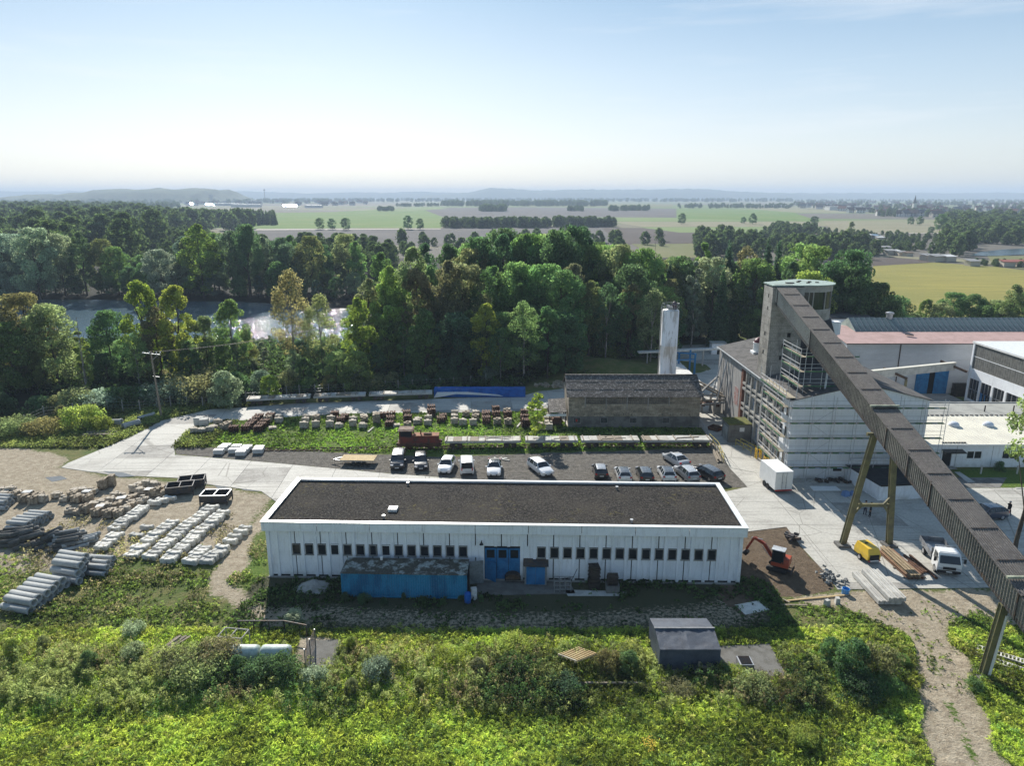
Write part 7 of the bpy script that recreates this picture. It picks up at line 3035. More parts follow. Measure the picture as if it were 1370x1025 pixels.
pipes(pm_small, .2, a, c, 4, 3, .5, 'slim grey pipe lying on the widest dark pile', gp, .2)

# pipes and beams beside the road bend
for i, (u, v, r, L, rot, lab) in enumerate(((153, 570, .55, 2.4, .15, 'wide concrete pipe by the bush at the road bend'), (176, 572, .5, 2.6, .95, 'open-ended pipe lying askew between road bend and bush'),
           (196, 560, .35, 2.8, 1.0, 'slim pipe nearest the utility pole'))):
 pm = pipe_mesh('pipe', L, r, .09, K['pipe'])
 p = G(u, v)
 tag(linkmesh('concrete_pipe', pm, None, (p.x, p.y, r), (0, 0, rot)), lab, 'pipe', 'loose pipes at the road bend')
p = G(132, 582)
t = thing('plank_stack', 'weathered plank stack in front of the loose pipes at the road bend', 'planks', (p.x, p.y, 0), .1)
for k in range(10):
 w = MB()
 w.beam((-2, -.8 + (k % 5) * .4, .12 + .2 * (k // 5) + rd.uniform(0, .05)), (1.8 + rd.uniform(-.6, .8), -.8 + (k % 5) * .4 + rd.uniform(-.1, .1), .12 + .2 * (k // 5)), .3, .12)
 w.build('plank', K['wood'], t)

# kerb stone bundles: a notched block on two battens
kmesh = []
for k in range(3):
 w = MB()
 w.box((0, -.2, .33), (1.6, .36, .46))
 w.box((0, .21, .31), (1.56, .38, .42))
 for x_ in (-.55, .55): w.box((x_, .02, .575), (.34, .7, .07))
 kmesh.append(w.mesh('kerb_block', [K['kerbstone'] if k < 2 else K['concrete_light']]))
w = MB()
for x in (-.5, .5): w.box((x, 0, .05), (.12, .8, .1))
batm = w.mesh('batten', [K['wood']])
gk = 'white kerb stone bundles in the stock yard'

def kerb(pos, lab, rot=0.0):
 t = linkmesh('kerb_stone_bundle', rd.choice(kmesh), None, (pos[0], pos[1], 0), (rd.uniform(-.02, .02), rd.uniform(-.02, .02), rot + rd.uniform(-.12, .12)), (rd.uniform(.86, 1.0), rd.uniform(.58, .70), rd.uniform(.85, 1.15)))
 tag(t, lab, 'kerb stones', gk)
 linkmesh('batten', batm, t)

def krow(a, c, n, where):
 A, B_ = LY(*a), LY(*c)
 for i in range(n):
  p = A.lerp(B_, i / max(1, n - 1))
  kerb((p.x + rd.uniform(-.12, .12), p.y + rd.uniform(-.08, .08)), f'white kerb bundle, {ordw(i + 1)} back in {where}', -.12)

krow((600, 358), (755, 245), 9, 'the row nearest the brown stone stacks')
krow((535, 455), (612, 390), 5, 'the short row behind the front pipe piles')
krow((690, 500), (745, 450), 4, 'the front half of the third row')
krow((775, 425), (905, 325), 7, 'the rear half of the third row')
krow((790, 503), (935, 385), 8, 'the front part of the long fourth row')
krow((950, 370), (1110, 245), 8, 'the rear part of the long fourth row')
krow((880, 528), (1005, 415), 7, 'the front part of the fifth row')
krow((1020, 400), (1165, 275), 8, 'the rear part of the fifth row')
krow((1003, 530), (1068, 460), 5, 'the second row from the right')
krow((1092, 528), (1170, 460), 5, 'the front row beside the loop track')
krow((1212, 425), (1290, 350), 4, 'the small row standing apart on the right')
krow((720, 392), (768, 352), 2, 'the lone pair between second and third row')
krow((808, 222), (890, 195), 3, 'the trio in front of the dark steel skips')

# stacked pavers on pallets
palm = []
for k in range(2):
 w = MB()
 w.box((0, 0, .10), (1.25, 1.05, .04))
 for x in (-.52, 0, .52): w.box((x, 0, .045), (.1, 1.0, .09))
 palm.append(w.mesh('pallet', [K['wood'] if k == 0 else K['wood_dark']]))

def stone_mesh(seed, nl, sx, sy, mat_, rough):
 r_ = random.Random(seed)
 w = MB()
 z = .125
 for l in range(nl):
  h = .17 + r_.uniform(-.02, .03)
  nx_, ny_ = r_.choice([(3, 2), (2, 3), (3, 3)])
  for i in range(nx_):
   for j in range(ny_):
    if l == nl - 1 and r_.random() < rough: continue
    w.box(((i + .5) / nx_ * sx - sx / 2 + r_.uniform(-.03, .03), (j + .5) / ny_ * sy - sy / 2 + r_.uniform(-.03, .03), z + h / 2 + r_.uniform(0, .02)),
                      (sx / nx_ * .93, sy / ny_ * .93, h * .93), r_.uniform(-.06, .06) * (1 + rough), 1, (r_.uniform(-.04, .04) * rough * 2, r_.uniform(-.04, .04) * rough * 2))
  z += h
 return w.mesh('stone_layers', [mat_]), z

stone_lib = [stone_mesh(s, nl, 1.25, 1.05, K[mt], ro) for s, nl, mt, ro in
             ((1, 4, 'stone', .3), (2, 5, 'stone_brown', .3), (3, 3, 'stone', .6), (4, 5, 'stone', .2), (5, 4, 'stone_brown', .5), (6, 7, 'stone_brown', .2), (7, 2, 'stone', .5))]
w = MB()
w.box((0, 0, 0), (1.15, .95, .03), .05)
w.box((.2, .1, .02), (.6, .7, .03), .3)
foilm = w.mesh('cover_foil', [K['foil']])

def paver(pos, which, lab, group, rot=0.0, cat='pavers', foil=False, name='paver_pallet'):
 t = thing(name, lab, cat, (pos[0], pos[1], 0), rot + rd.uniform(-.2, .2), group)
 t.scale = (rd.uniform(.74, .88), rd.uniform(.74, .86), rd.uniform(.85, 1.1)) if name == 'paver_pallet' else (.92, .95, rd.uniform(.85, 1.1))
 linkmesh('pallet', rd.choice(palm), t)
 me, z = stone_lib[which]
 linkmesh('stone_layers', me, t)
 if foil: linkmesh('cover_foil', foilm, t, (0, 0, z + .03))
 return t

gs_ = 'brown and pale stone pavers stacked on pallets'
spots = [(15, 160, 3), (62, 165, 3), (35, 180, 0), (105, 175, 0), (150, 185, 1), (205, 190, 1), (225, 205, 3), (130, 205, 1), (80, 188, 1), (180, 212, 1)]
for i, (x, y, k) in enumerate(spots):
 p = LY(x, y)
 paver(p, k, f'stone paver pallet, {ordw(i + 1)} in the far-left cluster beyond the pale pipes', gs_, foil=i % 9 == 4)
spots = [(300, 180, 0), (340, 200, 2), (385, 185, 1), (425, 190, 0), (460, 180, 3), (400, 160, 0), (440, 160, 0), (490, 160, 2), (405, 205, 1), (465, 205, 1)]
for i, (x, y, k) in enumerate(spots):
 p = LY(x, y)
 paver(p, k, f'stone paver pallet, {ordw(i + 1)} in the cluster left of the two tall stacks', gs_, foil=i % 9 == 4)
for i, (x, y) in enumerate(((540, 135), (585, 120))):
 p = LY(x, y)
 paver(p, 5, 'tall brown stone paver stack, ' + ('left of the two tall ones' if i == 0 else 'right of the two tall ones'), gs_)
spots = [(370, 262, 2), (415, 268, 4), (450, 262, 1), (510, 278, 1), (530, 262, 1), (570, 285, 1), (600, 268, 0), (625, 285, 1), (660, 265, 3), (560, 245, 3), (500, 232, 0), (540, 222, 0),
         (590, 215, 3), (640, 215, 4), (620, 235, 4), (690, 235, 4), (680, 215, 2), (730, 215, 2), (655, 190, 2), (700, 190, 4), (755, 200, 2), (610, 190, 3)]
for i, (x, y, k) in enumerate(spots):
 p = LY(x, y)
 paver(p, k, f'stone paver pallet, {ordw(i + 1)} in the broad front cluster left of the long kerb rows', gs_, foil=i % 9 == 4)
spots = [(705, 150, 3), (740, 158, 0), (735, 128, 0), (775, 130, 3), (785, 170, 1), (820, 172, 1), (815, 130, 0), (845, 150, 4), (855, 172, 4)]
for i, (x, y, k) in enumerate(spots):
 p = LY(x, y)
 paver(p, k, f'stone paver pallet, {ordw(i + 1)} in the small cluster touching the dark steel skips', gs_, foil=i % 9 == 4)

# steel skips
skm = M('dark_skip_steel', (.05, .055, .065), .6, metal=.2, col2=(.09, .075, .06), scale=1.5, var=.25)
for i, (cx, cy_, L, rot, lab) in enumerate(((935, 170, 3.0, .28, 'dark steel skip, nearer of the linked pair'), (995, 135, 3.0, .28, 'dark steel skip, farther of the linked pair'), (1122, 215, 3.1, .06, 'dark steel skip standing alone at the head of the kerb rows'))):
 p = LY(cx, cy_)
 t = thing('steel_skip', lab, 'skip', (p.x, p.y + .7, .0), rot, 'dark steel skips')
 W_ = 1.9
 for a in ((-L / 2, L / 2, -W_ / 2, -W_ / 2 + .06), (-L / 2, L / 2, W_ / 2 - .06, W_ / 2), (-L / 2, -L / 2 + .06, -W_ / 2 + .06, W_ / 2 - .06), (L / 2 - .06, L / 2, -W_ / 2 + .06, W_ / 2 - .06)):
  w = MB()
  w.bx(*a, .35, 1.15)
  w.build('side', skm, t)
 w = MB()
 w.bx(-L / 2 + .06, L / 2 - .06, -W_ / 2 + .06, W_ / 2 - .06, .35, .42)
 w.build('floor', skm, t)
 w = MB()
 for y in (-W_ / 2, W_ / 2): w.beam((-L / 2 - .06, y, 1.17), (L / 2 + .06, y, 1.17), .12)
 for x in (-L / 2, 0, L / 2): w.beam((x, -W_ / 2, 1.17), (x, W_ / 2, 1.17), .1)
 w.build('rim_frame', skm if i < 2 else K['steel'], t)
 for x in (-L / 2, L / 2):
  for y in (-W_ / 2, W_ / 2):
   w = MB()
   w.box((x, y, .62), (.12, .12, 1.24))
   w.build('corner_post', skm, t)

# ------------------------------------------------------------------ white-wrapped slab stacks on the gravel
def C5(cx, cy_): return G(230 + cx / 4.15, 480 + cy_ / 4.15)
def C6(cx, cy_): return G(540 + cx / 4.28, 480 + cy_ / 4.28)

w = MB()
for k in range(3): w.box((0, 0, .16 + k * .22), (1.3, .85, .19), 0, 1)
w.box((0, -.05, .70), (1.1, .7, .06), .03)
wsm = w.mesh('wrapped_slabs', [K['foil']])
gw = 'white-wrapped slab stacks on the gravel'
for cx, cy_, lab in ((262, 530, 'front of the leftmost pair'), (285, 512, 'middle of the leftmost row'), (303, 500, 'rear of the leftmost row'), (345, 525, 'front of the second pair'), (362, 505, 'rear of the second pair'),
                     (385, 538, 'front of the third row, nearest the camera'), (402, 522, 'middle of the third row'), (420, 508, 'rear of the third row'), (480, 525, 'standing alone on the right, front'), (487, 512, 'standing alone on the right, rear')):
 p = C5(cx, cy_)
 t = linkmesh('slab_stack', wsm, None, (p.x, p.y, 0), (0, 0, .02))
 tag(t, 'white-wrapped slab stack, ' + lab, 'slabs', gw)
 linkmesh('pallet', palm[0], t)

# ------------------------------------------------------------------ pallets on the grass strip
rusty = []
for s in range(3):
 r_ = random.Random(40 + s)
 w = MB()
 for l in range(4):
  for i in range(4): w.box(((i - 1.5) * .33 + r_.uniform(-.05, .05), r_.uniform(-.08, .08), .2 + l * .2), (.24, 1.0, .12), r_.uniform(-.15, .15), 1, (r_.uniform(-.08, .08), r_.uniform(-.08, .08)))
 rusty.append(w.mesh('scrap_castings', [K['rust']]))
crm = MB()
crm.box((0, 0, .7), (1.25, 1.15, 1.2))
for z in (.3, .7, 1.1): crm.box((0, 0, z), (1.3, 1.2, .1))
cratem = crm.mesh('crate_boards', [K['concrete_light']])
gg = 'goods on pallets along the grass strip'
items = []
for lst, f in (([(130, 415, 's3'), (155, 372, 'c'), (182, 380, 'c'), (172, 415, 's0'), (215, 410, 's3'), (235, 395, 's0'), (258, 372, 's3'), (292, 395, 's1'), (312, 378, 's1'), (345, 405, 'r'),
                 (412, 402, 'r'), (432, 388, 'r'), (450, 372, 'r'), (468, 355, 'r'), (486, 340, 'r'), (480, 405, 'r'), (500, 388, 'r'), (518, 370, 'r'), (535, 352, 's1'), (548, 335, 'r'),
                 (595, 355, 's3'), (598, 338, 's0'), (560, 392, 's6'), (735, 385, 's3'), (742, 355, 's3'), (750, 335, 's0'), (800, 380, 's3'), (802, 345, 's1'), (878, 380, 's3'), (885, 350, 's3'), (905, 325, 'r'),
                 (930, 385, 's0'), (940, 355, 'r'), (960, 340, 'r'), (1005, 375, 's3'), (1008, 348, 's3'), (1062, 385, 's0'), (1070, 350, 's1'), (1065, 325, 's6'), (1137, 355, 's5'), (1135, 325, 's0'),
                 (1178, 330, 'r'), (1208, 380, 'r'), (1248, 378, 's6'), (1215, 350, 'r'), (1220, 325, 'r'), (1308, 382, 's1'), (1310, 345, 'r'), (1305, 318, 'r'), (1360, 365, 's0')], C5),
               ([(85, 365, 's0'), (138, 382, 's3'), (142, 355, 's3'), (160, 330, 'd'), (160, 308, 'd'), (215, 365, 'r'), (225, 350, 'r'), (292, 372, 's3'), (292, 345, 's0'), (292, 320, 's0'), (340, 380, 's3'), (358, 330, 's1'),
                 (398, 380, 's3'), (412, 350, 's1'), (415, 325, 's0'), (474, 375, 'd'), (472, 350, 'd'), (470, 330, 'r'), (535, 375, 's1'), (530, 345, 'd'), (527, 315, 'd'), (597, 378, 's1'), (595, 345, 'd'), (592, 315, 's1'),
                 (700, 390, 'd'), (692, 365, 'd'), (690, 335, 'd'), (776, 405, 's1'), (832, 408, 's3'), (828, 382, 's0'), (822, 358, 's0'), (820, 335, 's0'), (815, 310, 's3')], C6)):
 for cx, cy_, k in lst: items.append((f(cx, cy_), k))
items.sort(key=lambda q: q[0].x)
nm = {'c': 'pale boxed crate', 'r': 'rusty brown iron castings', 'd': 'dark iron frames', 's': 'grey stone stack'}
for i, (p, k) in enumerate(items):
 lab = nm[k[0]] + f' on the grass strip below the upper road, {ordw(i + 1)} from left'
 if k[0] == 's': t = paver(p, int(k[1]), lab, gg, 0.1, 'stone stack', False, 'stone_stack')
 else:
  t = thing({'c': 'goods_crate', 'r': 'casting_pile', 'd': 'frame_pile'}[k[0]], lab, {'c': 'crate', 'r': 'castings', 'd': 'iron frames'}[k[0]], (p.x, p.y, 0), rd.uniform(-.2, .3), gg)
  linkmesh('pallet', palm[1], t)
  if k[0] == 'c': linkmesh('crate_boards', cratem, t, (0, 0, .1))
  else: linkmesh('castings', rusty[i % 3], t, (0, 0, .02), None, (1, 1.1, 1.1 if k[0] == 'r' else 1.5))
p = C5(1100, 398)
for i, (a, c, u) in enumerate((((1090, 410), (1120, 385), 0), ((650 - 0, 395), (690, 345), 1))):
 A, B_ = (C5 if u == 0 else C6)(*a), (C5 if u == 0 else C6)(*c)
 w = MB()
 w.beam((A.x, A.y, .1), (B_.x, B_.y, .12), .25, .12)
 tag(w.build('loose_board', K['wood_deck']), ['pale board lying on the grass in front of the tall stone stack', 'white board leaning by dark iron frames left of the yellow birch'][i], 'board', 'loose boards on the grass strip')
p = C6(560, 578)
w = MB()
for i in range(7): w.box((rd.uniform(-.9, .9), rd.uniform(-.5, .5), .08), (rd.uniform(.4, 1.0), .2, .1), rd.uniform(0, 3))
tag(w.build('scattered_offcuts', K['kerbstone'], None, (p.x, p.y, 0)), 'scattered white offcuts on the gravel behind the white sedan', 'offcuts')
p = C6(885 / 1, 160)
p = G(755, 516)
w = MB()
for i in range(45): w.box((rd.gauss(0, 3.2), rd.gauss(0, 1.4), .2), (rd.uniform(.3, 1.3), rd.uniform(.3, .9), rd.uniform(.2, .6)), rd.uniform(0, 3), 1, (rd.uniform(-.3, .3), 0))
tag(w.build('rubble_field', K['stone_brown'], None, (p.x, p.y, 0)), 'strewn stone rubble left of the block shed beyond the road end', 'rubble')
# ------------------------------------------------------------------ vegetation: prototypes
def crown_points(rng, lobes, n, inner=.6):
 vol = np.array([l[3] ** 2.2 for l in lobes])
 pick = rng.choice(len(lobes), n, p=vol / vol.sum())
 Lb_ = np.array([l[:3] for l in lobes])[pick]
 rr = np.array([l[3] for l in lobes])[pick]
 d = rng.normal(size=(n, 3))
 d /= np.linalg.norm(d, axis=1)[:, None]
 rad = rr * (inner + (1 - inner) * rng.random(n) ** .6)
 d2 = d.copy()
 d2[:, 2] *= .8
 return Lb_ + d2 * rad[:, None], d, pick

def make_crown(name, rng, H, W, n, size, shape, trunk=.25, mat_='leaf'):
 """crown about H tall, W wide, origin at the foot"""
 lobes = []
 z0 = H * trunk
 nl = 85 if shape not in ('slim', 'bush') else 45
 for i in range(nl):
  t = rng.random() ** .85
  z = z0 + (H - z0) * t
  if shape == 'round': prof = math.sin(PI * min(1, .12 + t * .86)) ** .6
  elif shape == 'egg': prof = (math.sin(PI * min(1, .22 + t * .78)) ** .7)
  elif shape == 'slim': prof = math.sin(PI * (.15 + t * .82)) ** .55 * .8
  elif shape == 'cone': prof = (1.02 - t) * 1.0
  else: prof = math.sin(PI * min(1, .3 + t * .62)) ** .5
  q = rng.random() * 2 * PI
  r = W / 2 * prof * (.35 + .6 * math.sqrt(rng.random()))
  lr = W * rng.uniform(.055, .15) * (1.5 if shape == 'bush' else 1) * (.75 + .4 * prof)
  z = min(z, H - lr * .85)
  lobes.append((r * math.cos(q), r * math.sin(q), z, lr))
 lobes.append((rng.uniform(-.05, .05) * W, 0, H - W * .1, W * .11))
 P, d, pick = crown_points(rng, lobes, n)
 lt_ = rng.normal(0, .17, len(lobes))
 ax = P - np.array([0, 0, (H + z0) / 2])
 ax /= np.linalg.norm(ax, axis=1)[:, None]
 me = bpy.data.meshes.new(name)
 leafcloud(me, P, size, rng, .25, d * .7 + ax * .3)
 settint(me, np.clip(rng.normal(.5, .18, len(P)) + lt_[pick], 0, 1))
 me.materials.append(K[mat_])
 return me, lobes

def make_cone(name, rng, H, W, n, size):
 """spruce: drooping whorls"""
 t = 1 - np.sqrt(rng.random(n))
 wh = np.clip(np.floor(t * 15) / 15 + rng.normal(0, .022, n), 0, .99)
 q = np.floor(rng.random(n) * 9) / 9 * 2 * PI + rng.normal(0, .16, n) + wh * 11
 rmax = W / 2 * (1.02 - wh) ** .85 * (.8 + .4 * rng.random(n))
 r = rmax * rng.random(n) ** .5
 P = np.stack([r * np.cos(q), r * np.sin(q), H * (.06 + .93 * wh) - r * .28 + .1], 1)
 me = bpy.data.meshes.new(name)
 leafcloud(me, P, size, rng, .1, None)
 settint(me, np.clip(rng.normal(.45, .22, n), 0, 1))
 me.materials.append(K['leaf'])
 return me

def trunk_mesh(name, rng, H, r, lobes, mat_, nl=9, base=.0):
 w = MB()
 w.smooth = True
 z = 0
 p = Vector((0, 0, -.2))
 top = H * .82
 segs = 5
 pts = [p]
 for i in range(1, segs + 1): pts.append(Vector((rng.uniform(-.25, .25) * i / 3, rng.uniform(-.25, .25) * i / 3, top * i / segs)))
 for i in range(segs): w.tube(pts[i], pts[i + 1], r * (1 - i / segs * .8), r * (1 - (i + 1) / segs * .8), 7, cap=False)
 order = rng.permutation(len(lobes))[:nl] if lobes else []
 for k in order:
  lx, ly, lz, lr = lobes[k]
  s = pts[min(segs, max(1, int(lz / top * segs * .7)))]
  w.tube(s, (lx, ly, lz), r * .3, r * .08, 5, cap=False)
 return w.mesh(name, [mat_])

RT = np.random.default_rng(11)
protos = {}

def proto(key, H, W, n, size, shape, tk=.25, bark='bark', r=.28):
 if shape == 'cone': cm_, lobes = make_cone('crown', RT, H, W, n, size), []
 else: cm_, lobes = make_crown('crown', RT, H, W, n, size, shape, tk)
 protos[key] = (cm_, trunk_mesh('trunk', RT, H, r, lobes, K[bark]), H, W)

for i in range(4): proto('round%d' % i, 16, 11.5, 12500, .30, 'round', .10)
for i in range(3): proto('egg%d' % i, 18, 9.0, 11500, .29, 'egg', .10)
for i in range(2): proto('slim%d' % i, 18, 5.5, 6500, .27, 'slim', .12, 'birch_bark', .2)
proto('high', 19, 6.5, 3800, .26, 'egg', .60, 'bark', .25)
proto('airy', 18, 8.5, 5200, .27, 'egg', .2, 'birch_bark', .22)
proto('cone0', 20, 7.5, 9000, .36, 'cone', r=.3)
proto('cone1', 18, 6.0, 7000, .34, 'cone', r=.25)
proto('shrub0', 3.6, 5.6, 4200, .20, 'bush', .02, r=.08)
proto('shrub1', 2.8, 6.4, 4200, .20, 'bush', .02, r=.08)
proto('shrub2', 6.5, 5.6, 5000, .24, 'egg', .03, r=.12)
proto('birchy', 8.0, 3.0, 1500, .22, 'slim', .12, 'bark', .08)
proto('bigoak', 22, 19, 24000, .36, 'round', .10, r=.5)

COL = dict(dark=(0.083, 0.140, 0.057), deep=(0.069, 0.115, 0.057), mid=(0.122, 0.192, 0.068), light=(0.186, 0.260, 0.096), yellow=(.190, .245, .060), brown=(.165, .165, .080), olive=(0.169, 0.198, 0.086),
           silver=(0.212, 0.259, 0.168), bluegreen=(0.093, 0.144, 0.091), gold=(.250, .285, .070), spruce=(0.048, 0.083, 0.048))
WORD = dict(dark='dark green', deep='very dark green', mid='mid green', light='fresh green', yellow='yellow-green', brown='brownish autumn-tinged', olive='olive green', silver='silvery grey-green', bluegreen='bluish green',
   gold='golden yellow', spruce='blackish green')
SHW = dict(high='high-crowned tree', round='round-crowned tree', egg='tall oval tree', slim='slender tree', airy='thin airy tree', cone0='spruce', cone1='spruce', shrub='bush', birch='young birch', bigoa='huge broad oak')
treecount = {}
INDIV = []
rt = random.Random(77)

def tree(u, vtop, y, kind, col, where, group, wscale=1.0, name=None, zbase=0.0, label=None, minh=2.0):
 x, z = XZ(u, vtop, y)
 return tree_at(x, y, max(z - zbase, minh), kind, col, where, group, wscale, name, zbase, label)

def tree_at(x, y, h, kind, col, where, group, wscale=1.0, name=None, zbase=0.0, label=None):
 if kind == 'round': kind = 'round%d' % rt.randrange(4)
 if kind == 'egg': kind = 'egg%d' % rt.randrange(3)
 if kind == 'slim': kind = 'slim%d' % rt.randrange(2)
 if kind == 'cone': kind = 'cone%d' % rt.randrange(2)
 if kind == 'shrub': kind = 'shrub%d' % rt.randrange(3)
 cm_, tm_, H, W = protos[kind]
 s = h / H
 sw = (s if h < 12 else (h / 12) ** .55 * 12 / H) * wscale if h > 9 or kind.startswith('shrub') or kind == 'birchy' else s * wscale * 1.1
 key = (where, col, kind[:5])
 treecount[key] = treecount.get(key, 0) + 1
 nm_ = name or ('spruce_tree' if kind.startswith('cone') else 'shrub' if kind.startswith('shrub') else 'broadleaf_tree')
 t = bpy.data.objects.new(nm_, None)
 C.objects.link(t)
 t.location = (x, y, zbase)
 t.rotation_euler = (0, 0, rt.uniform(0, 2 * PI))
 shw = SHW.get(kind) or SHW.get(kind[:5]) or SHW.get(kind[:4]) or SHW.get(kind[:3])
 INDIV.append([t, label, f'{WORD[col]} {shw}', where, x])
 cat = 'shrub' if nm_ == 'shrub' else 'tree'
 tag(t, label, cat, group)
 c = linkmesh('crown', cm_, t, None, None, (sw, sw, s))
 b_ = COL[col]
 j = rt.uniform(.82, 1.18)
 c.color = (b_[0] * j * rt.uniform(.92, 1.1), b_[1] * j, b_[2] * j * rt.uniform(.85, 1.15), 1)
 linkmesh('trunk', tm_, t, None, None, (min(s, 1.2), min(s, 1.2), s))
 return t

def interp(pts, u): return float(np.interp(u, [p[0] for p in pts], [p[1] for p in pts]))

# --- key trees that can be recognised in the photograph
gN = 'trees on the near river bank'
KEY = [
 (25, 391, 129, 'round', 'brown', 'at the left edge of the near bank'), (60, 405, 127, 'round', 'olive', 'at the left edge of the near bank'), (5, 430, 122, 'round', 'mid', 'at the left edge of the near bank'),
 (139, 415, 133, 'round', 'dark', 'before the glittering river, left part'), (183, 374, 136, 'egg', 'yellow', 'before the river, left of the paired tall yellowish trees'), (231, 381, 134, 'egg', 'gold', 'before the river, right of the paired tall yellowish trees'),
 (205, 410, 131, 'egg', 'brown', 'between the paired tall yellowish trees'), (271, 422, 133, 'egg', 'olive', 'right of the yellowish pair'), (305, 400, 132, 'egg', 'mid', 'before the river, middle'), (385, 359, 138, 'airy', 'brown', 'standing free before the glittering river'),
 (425, 392, 136, 'airy', 'olive', 'before the glittering river, right of the tall airy one'), (105, 443, 122, 'slim', 'yellow', 'low on the near bank beside the bare stem'),
 (551, 329, 142, 'egg', 'olive', 'in the central wood, left front'), (520, 355, 138, 'egg', 'yellow', 'in the central wood, left front'), (600, 348, 138, 'egg', 'brown', 'in the central wood, left front'), (618, 352, 140, 'round', 'brown', 'in the central wood, front'),
 (650, 405, 129, 'egg', 'gold', 'in the central wood, front edge'), (672, 304, 185, 'round', 'dark', 'on the skyline of the central wood'), (640, 316, 178, 'round', 'dark', 'on the skyline of the central wood'), (708, 311, 178, 'round', 'mid', 'on the skyline of the central wood'),
 (766, 300, 176, 'round', 'dark', 'highest on the skyline of the central wood'), (745, 306, 172, 'round', 'dark', 'on the skyline of the central wood'), (690, 350, 146, 'round', 'mid', 'in the central wood, middle front'), (730, 352, 144, 'round', 'mid', 'in the central wood, middle front'),
 (768, 352, 146, 'egg', 'brown', 'in the central wood, right front'), (790, 375, 142, 'egg', 'olive', 'in the central wood, right front'), (829, 326, 172, 'round', 'olive', 'on the skyline of the central wood'), (860, 331, 170, 'round', 'mid', 'on the skyline of the central wood'),
 (848, 352, 158, 'round', 'dark', 'behind the silo'), (897, 345, 172, 'cone', 'spruce', 'behind the silo'), (912, 342, 176, 'round', 'dark', 'behind the silo'), (943, 324, 180, 'slim', 'light', 'between silo and tower'),
 (977, 316, 178, 'cone0', 'spruce', 'between silo and tower, tallest spruce'), (957, 343, 174, 'round', 'silver', 'between silo and tower'), (1001, 328, 180, 'airy', 'brown', 'nearly bare beside the tallest spruce'), (1030, 315, 185, 'cone0', 'spruce', 'left behind the tower'),
 (1044, 318, 187, 'cone1', 'spruce', 'left behind the tower'), (1072, 324, 182, 'round', 'light', 'behind the tower'), (1098, 328, 172, 'round', 'light', 'behind the tower'), (1085, 362, 160, 'round', 'yellow', 'just behind the tower roof'),
 (1138, 333, 166, 'bigoak', 'dark', 'right of the tower'), (1013, 345, 172, 'round', 'mid', 'left behind the tower'), (478, 398, 136, 'egg', 'yellow', 'at the right end of the glittering river'), (492, 372, 142, 'egg', 'olive', 'at the right end of the glittering river'),
 (110, 552 - 20, 112.5, 'shrub1', 'gold', ''),
]
for (u, v, y, k, c, wh) in KEY[:-1]: tree(u, v, y + (8 if u > 480 and y < 150 else 3 if y < 134 else 0), k, c, wh, gN if u < 480 else 'trees of the central and eastern wood', 1.0)
w = MB()
x, z = XZ(100, 425, 124)
w.tube((x, 124, 0), (x + .3, 124, z), .14, .04, 6)
w.tube((x + .2, 124, z * .6), (x + 1.2, 124, z * .8), .05, .02, 5)
w.tube((x + .2, 124, z * .75), (x - .8, 124.3, z * .92), .04, .015, 5)
tag(w.build('bare_tree_stem', K['birch_bark']), 'bare dead stem rising beside the slender yellow-green tree on the near bank', 'dead tree')

# --- fill: near bank and woods, by skyline envelopes
def fill(n, ur, yr, env, jitter, kinds, cols, where, group, mind, ws=1.0, zjit=0):
 placed = []
 tries = 0
 while len(placed) < n and tries < n * 60:
  tries += 1
  u = rt.uniform(*ur)
  y = rt.uniform(*yr)
  v = interp(env, u) + rt.uniform(0, jitter)
  x, z = XZ(u, v, y)
  if inside(RIVER, np.array([x]), np.array([y]))[0]: continue
  if any((x - a) ** 2 + (y - b_) ** 2 < mind * mind for a, b_ in placed): continue
  if z < 2: continue
  placed.append((x, y))
  tree_at(x, y, z, rt.choice(kinds), rt.choice(cols), where, group, ws)

R4 = ['round', 'egg', 'egg', 'round', 'slim', 'airy']
fill(50, (-120, 480), (127, 145), [(-120, 400), (0, 415), (40, 432), (120, 452), (170, 430), (250, 442), (320, 452), (400, 455), (480, 440)], 45, R4, ['dark', 'mid', 'olive', 'deep', 'light', 'silver'], 'low on the near river bank', gN, 4.3)
fill(24, (480, 760), (134, 143), [(480, 425), (540, 410), (620, 405), (700, 400), (760, 405)], 45, R4, ['mid', 'dark', 'olive', 'light', 'deep'], 'at the front of the central wood', 'trees of the central and eastern wood', 4.2)
fill(44, (500, 900), (146, 172), [(500, 362), (560, 345), (650, 350), (760, 350), (860, 362), (900, 370)], 34, ['round', 'egg', 'egg', 'slim', 'airy'], ['mid', 'dark', 'olive', 'light', 'mid', 'olive', 'brown'], 'inside the central wood', 'trees of the central and eastern wood', 5.4)
fill(30, (500, 900), (174, 200), [(480, 330), (540, 322), (620, 322), (680, 310), (760, 308), (800, 318), (860, 334), (900, 345)], 12, ['round', 'egg'], ['dark', 'mid', 'deep', 'olive', 'light'], 'at the rear of the central wood', 'trees of the central and eastern wood', 6.2)
fill(12, (780, 900), (150, 168), [(780, 385), (900, 392)], 40, R4, ['mid', 'dark', 'olive'], 'at the wood edge behind the block shed', 'trees of the central and eastern wood', 5)
fill(24, (885, 1120), (166, 192), [(885, 350), (950, 345), (1020, 345), (1100, 340), (1120, 345)], 40, ['round', 'egg', 'cone', 'slim'], ['dark', 'mid', 'deep', 'silver', 'spruce'], 'in the wood behind mill and tower', 'trees of the central and eastern wood', 6.0)
fill(12, (1100, 1205), (158, 178), [(1100, 355), (1140, 352), (1190, 380), (1205, 400)], 25, ['round'], ['dark', 'deep'], 'beneath the huge oak', 'trees of the central and eastern wood', 6.0)
gF = 'trees on the far river bank'
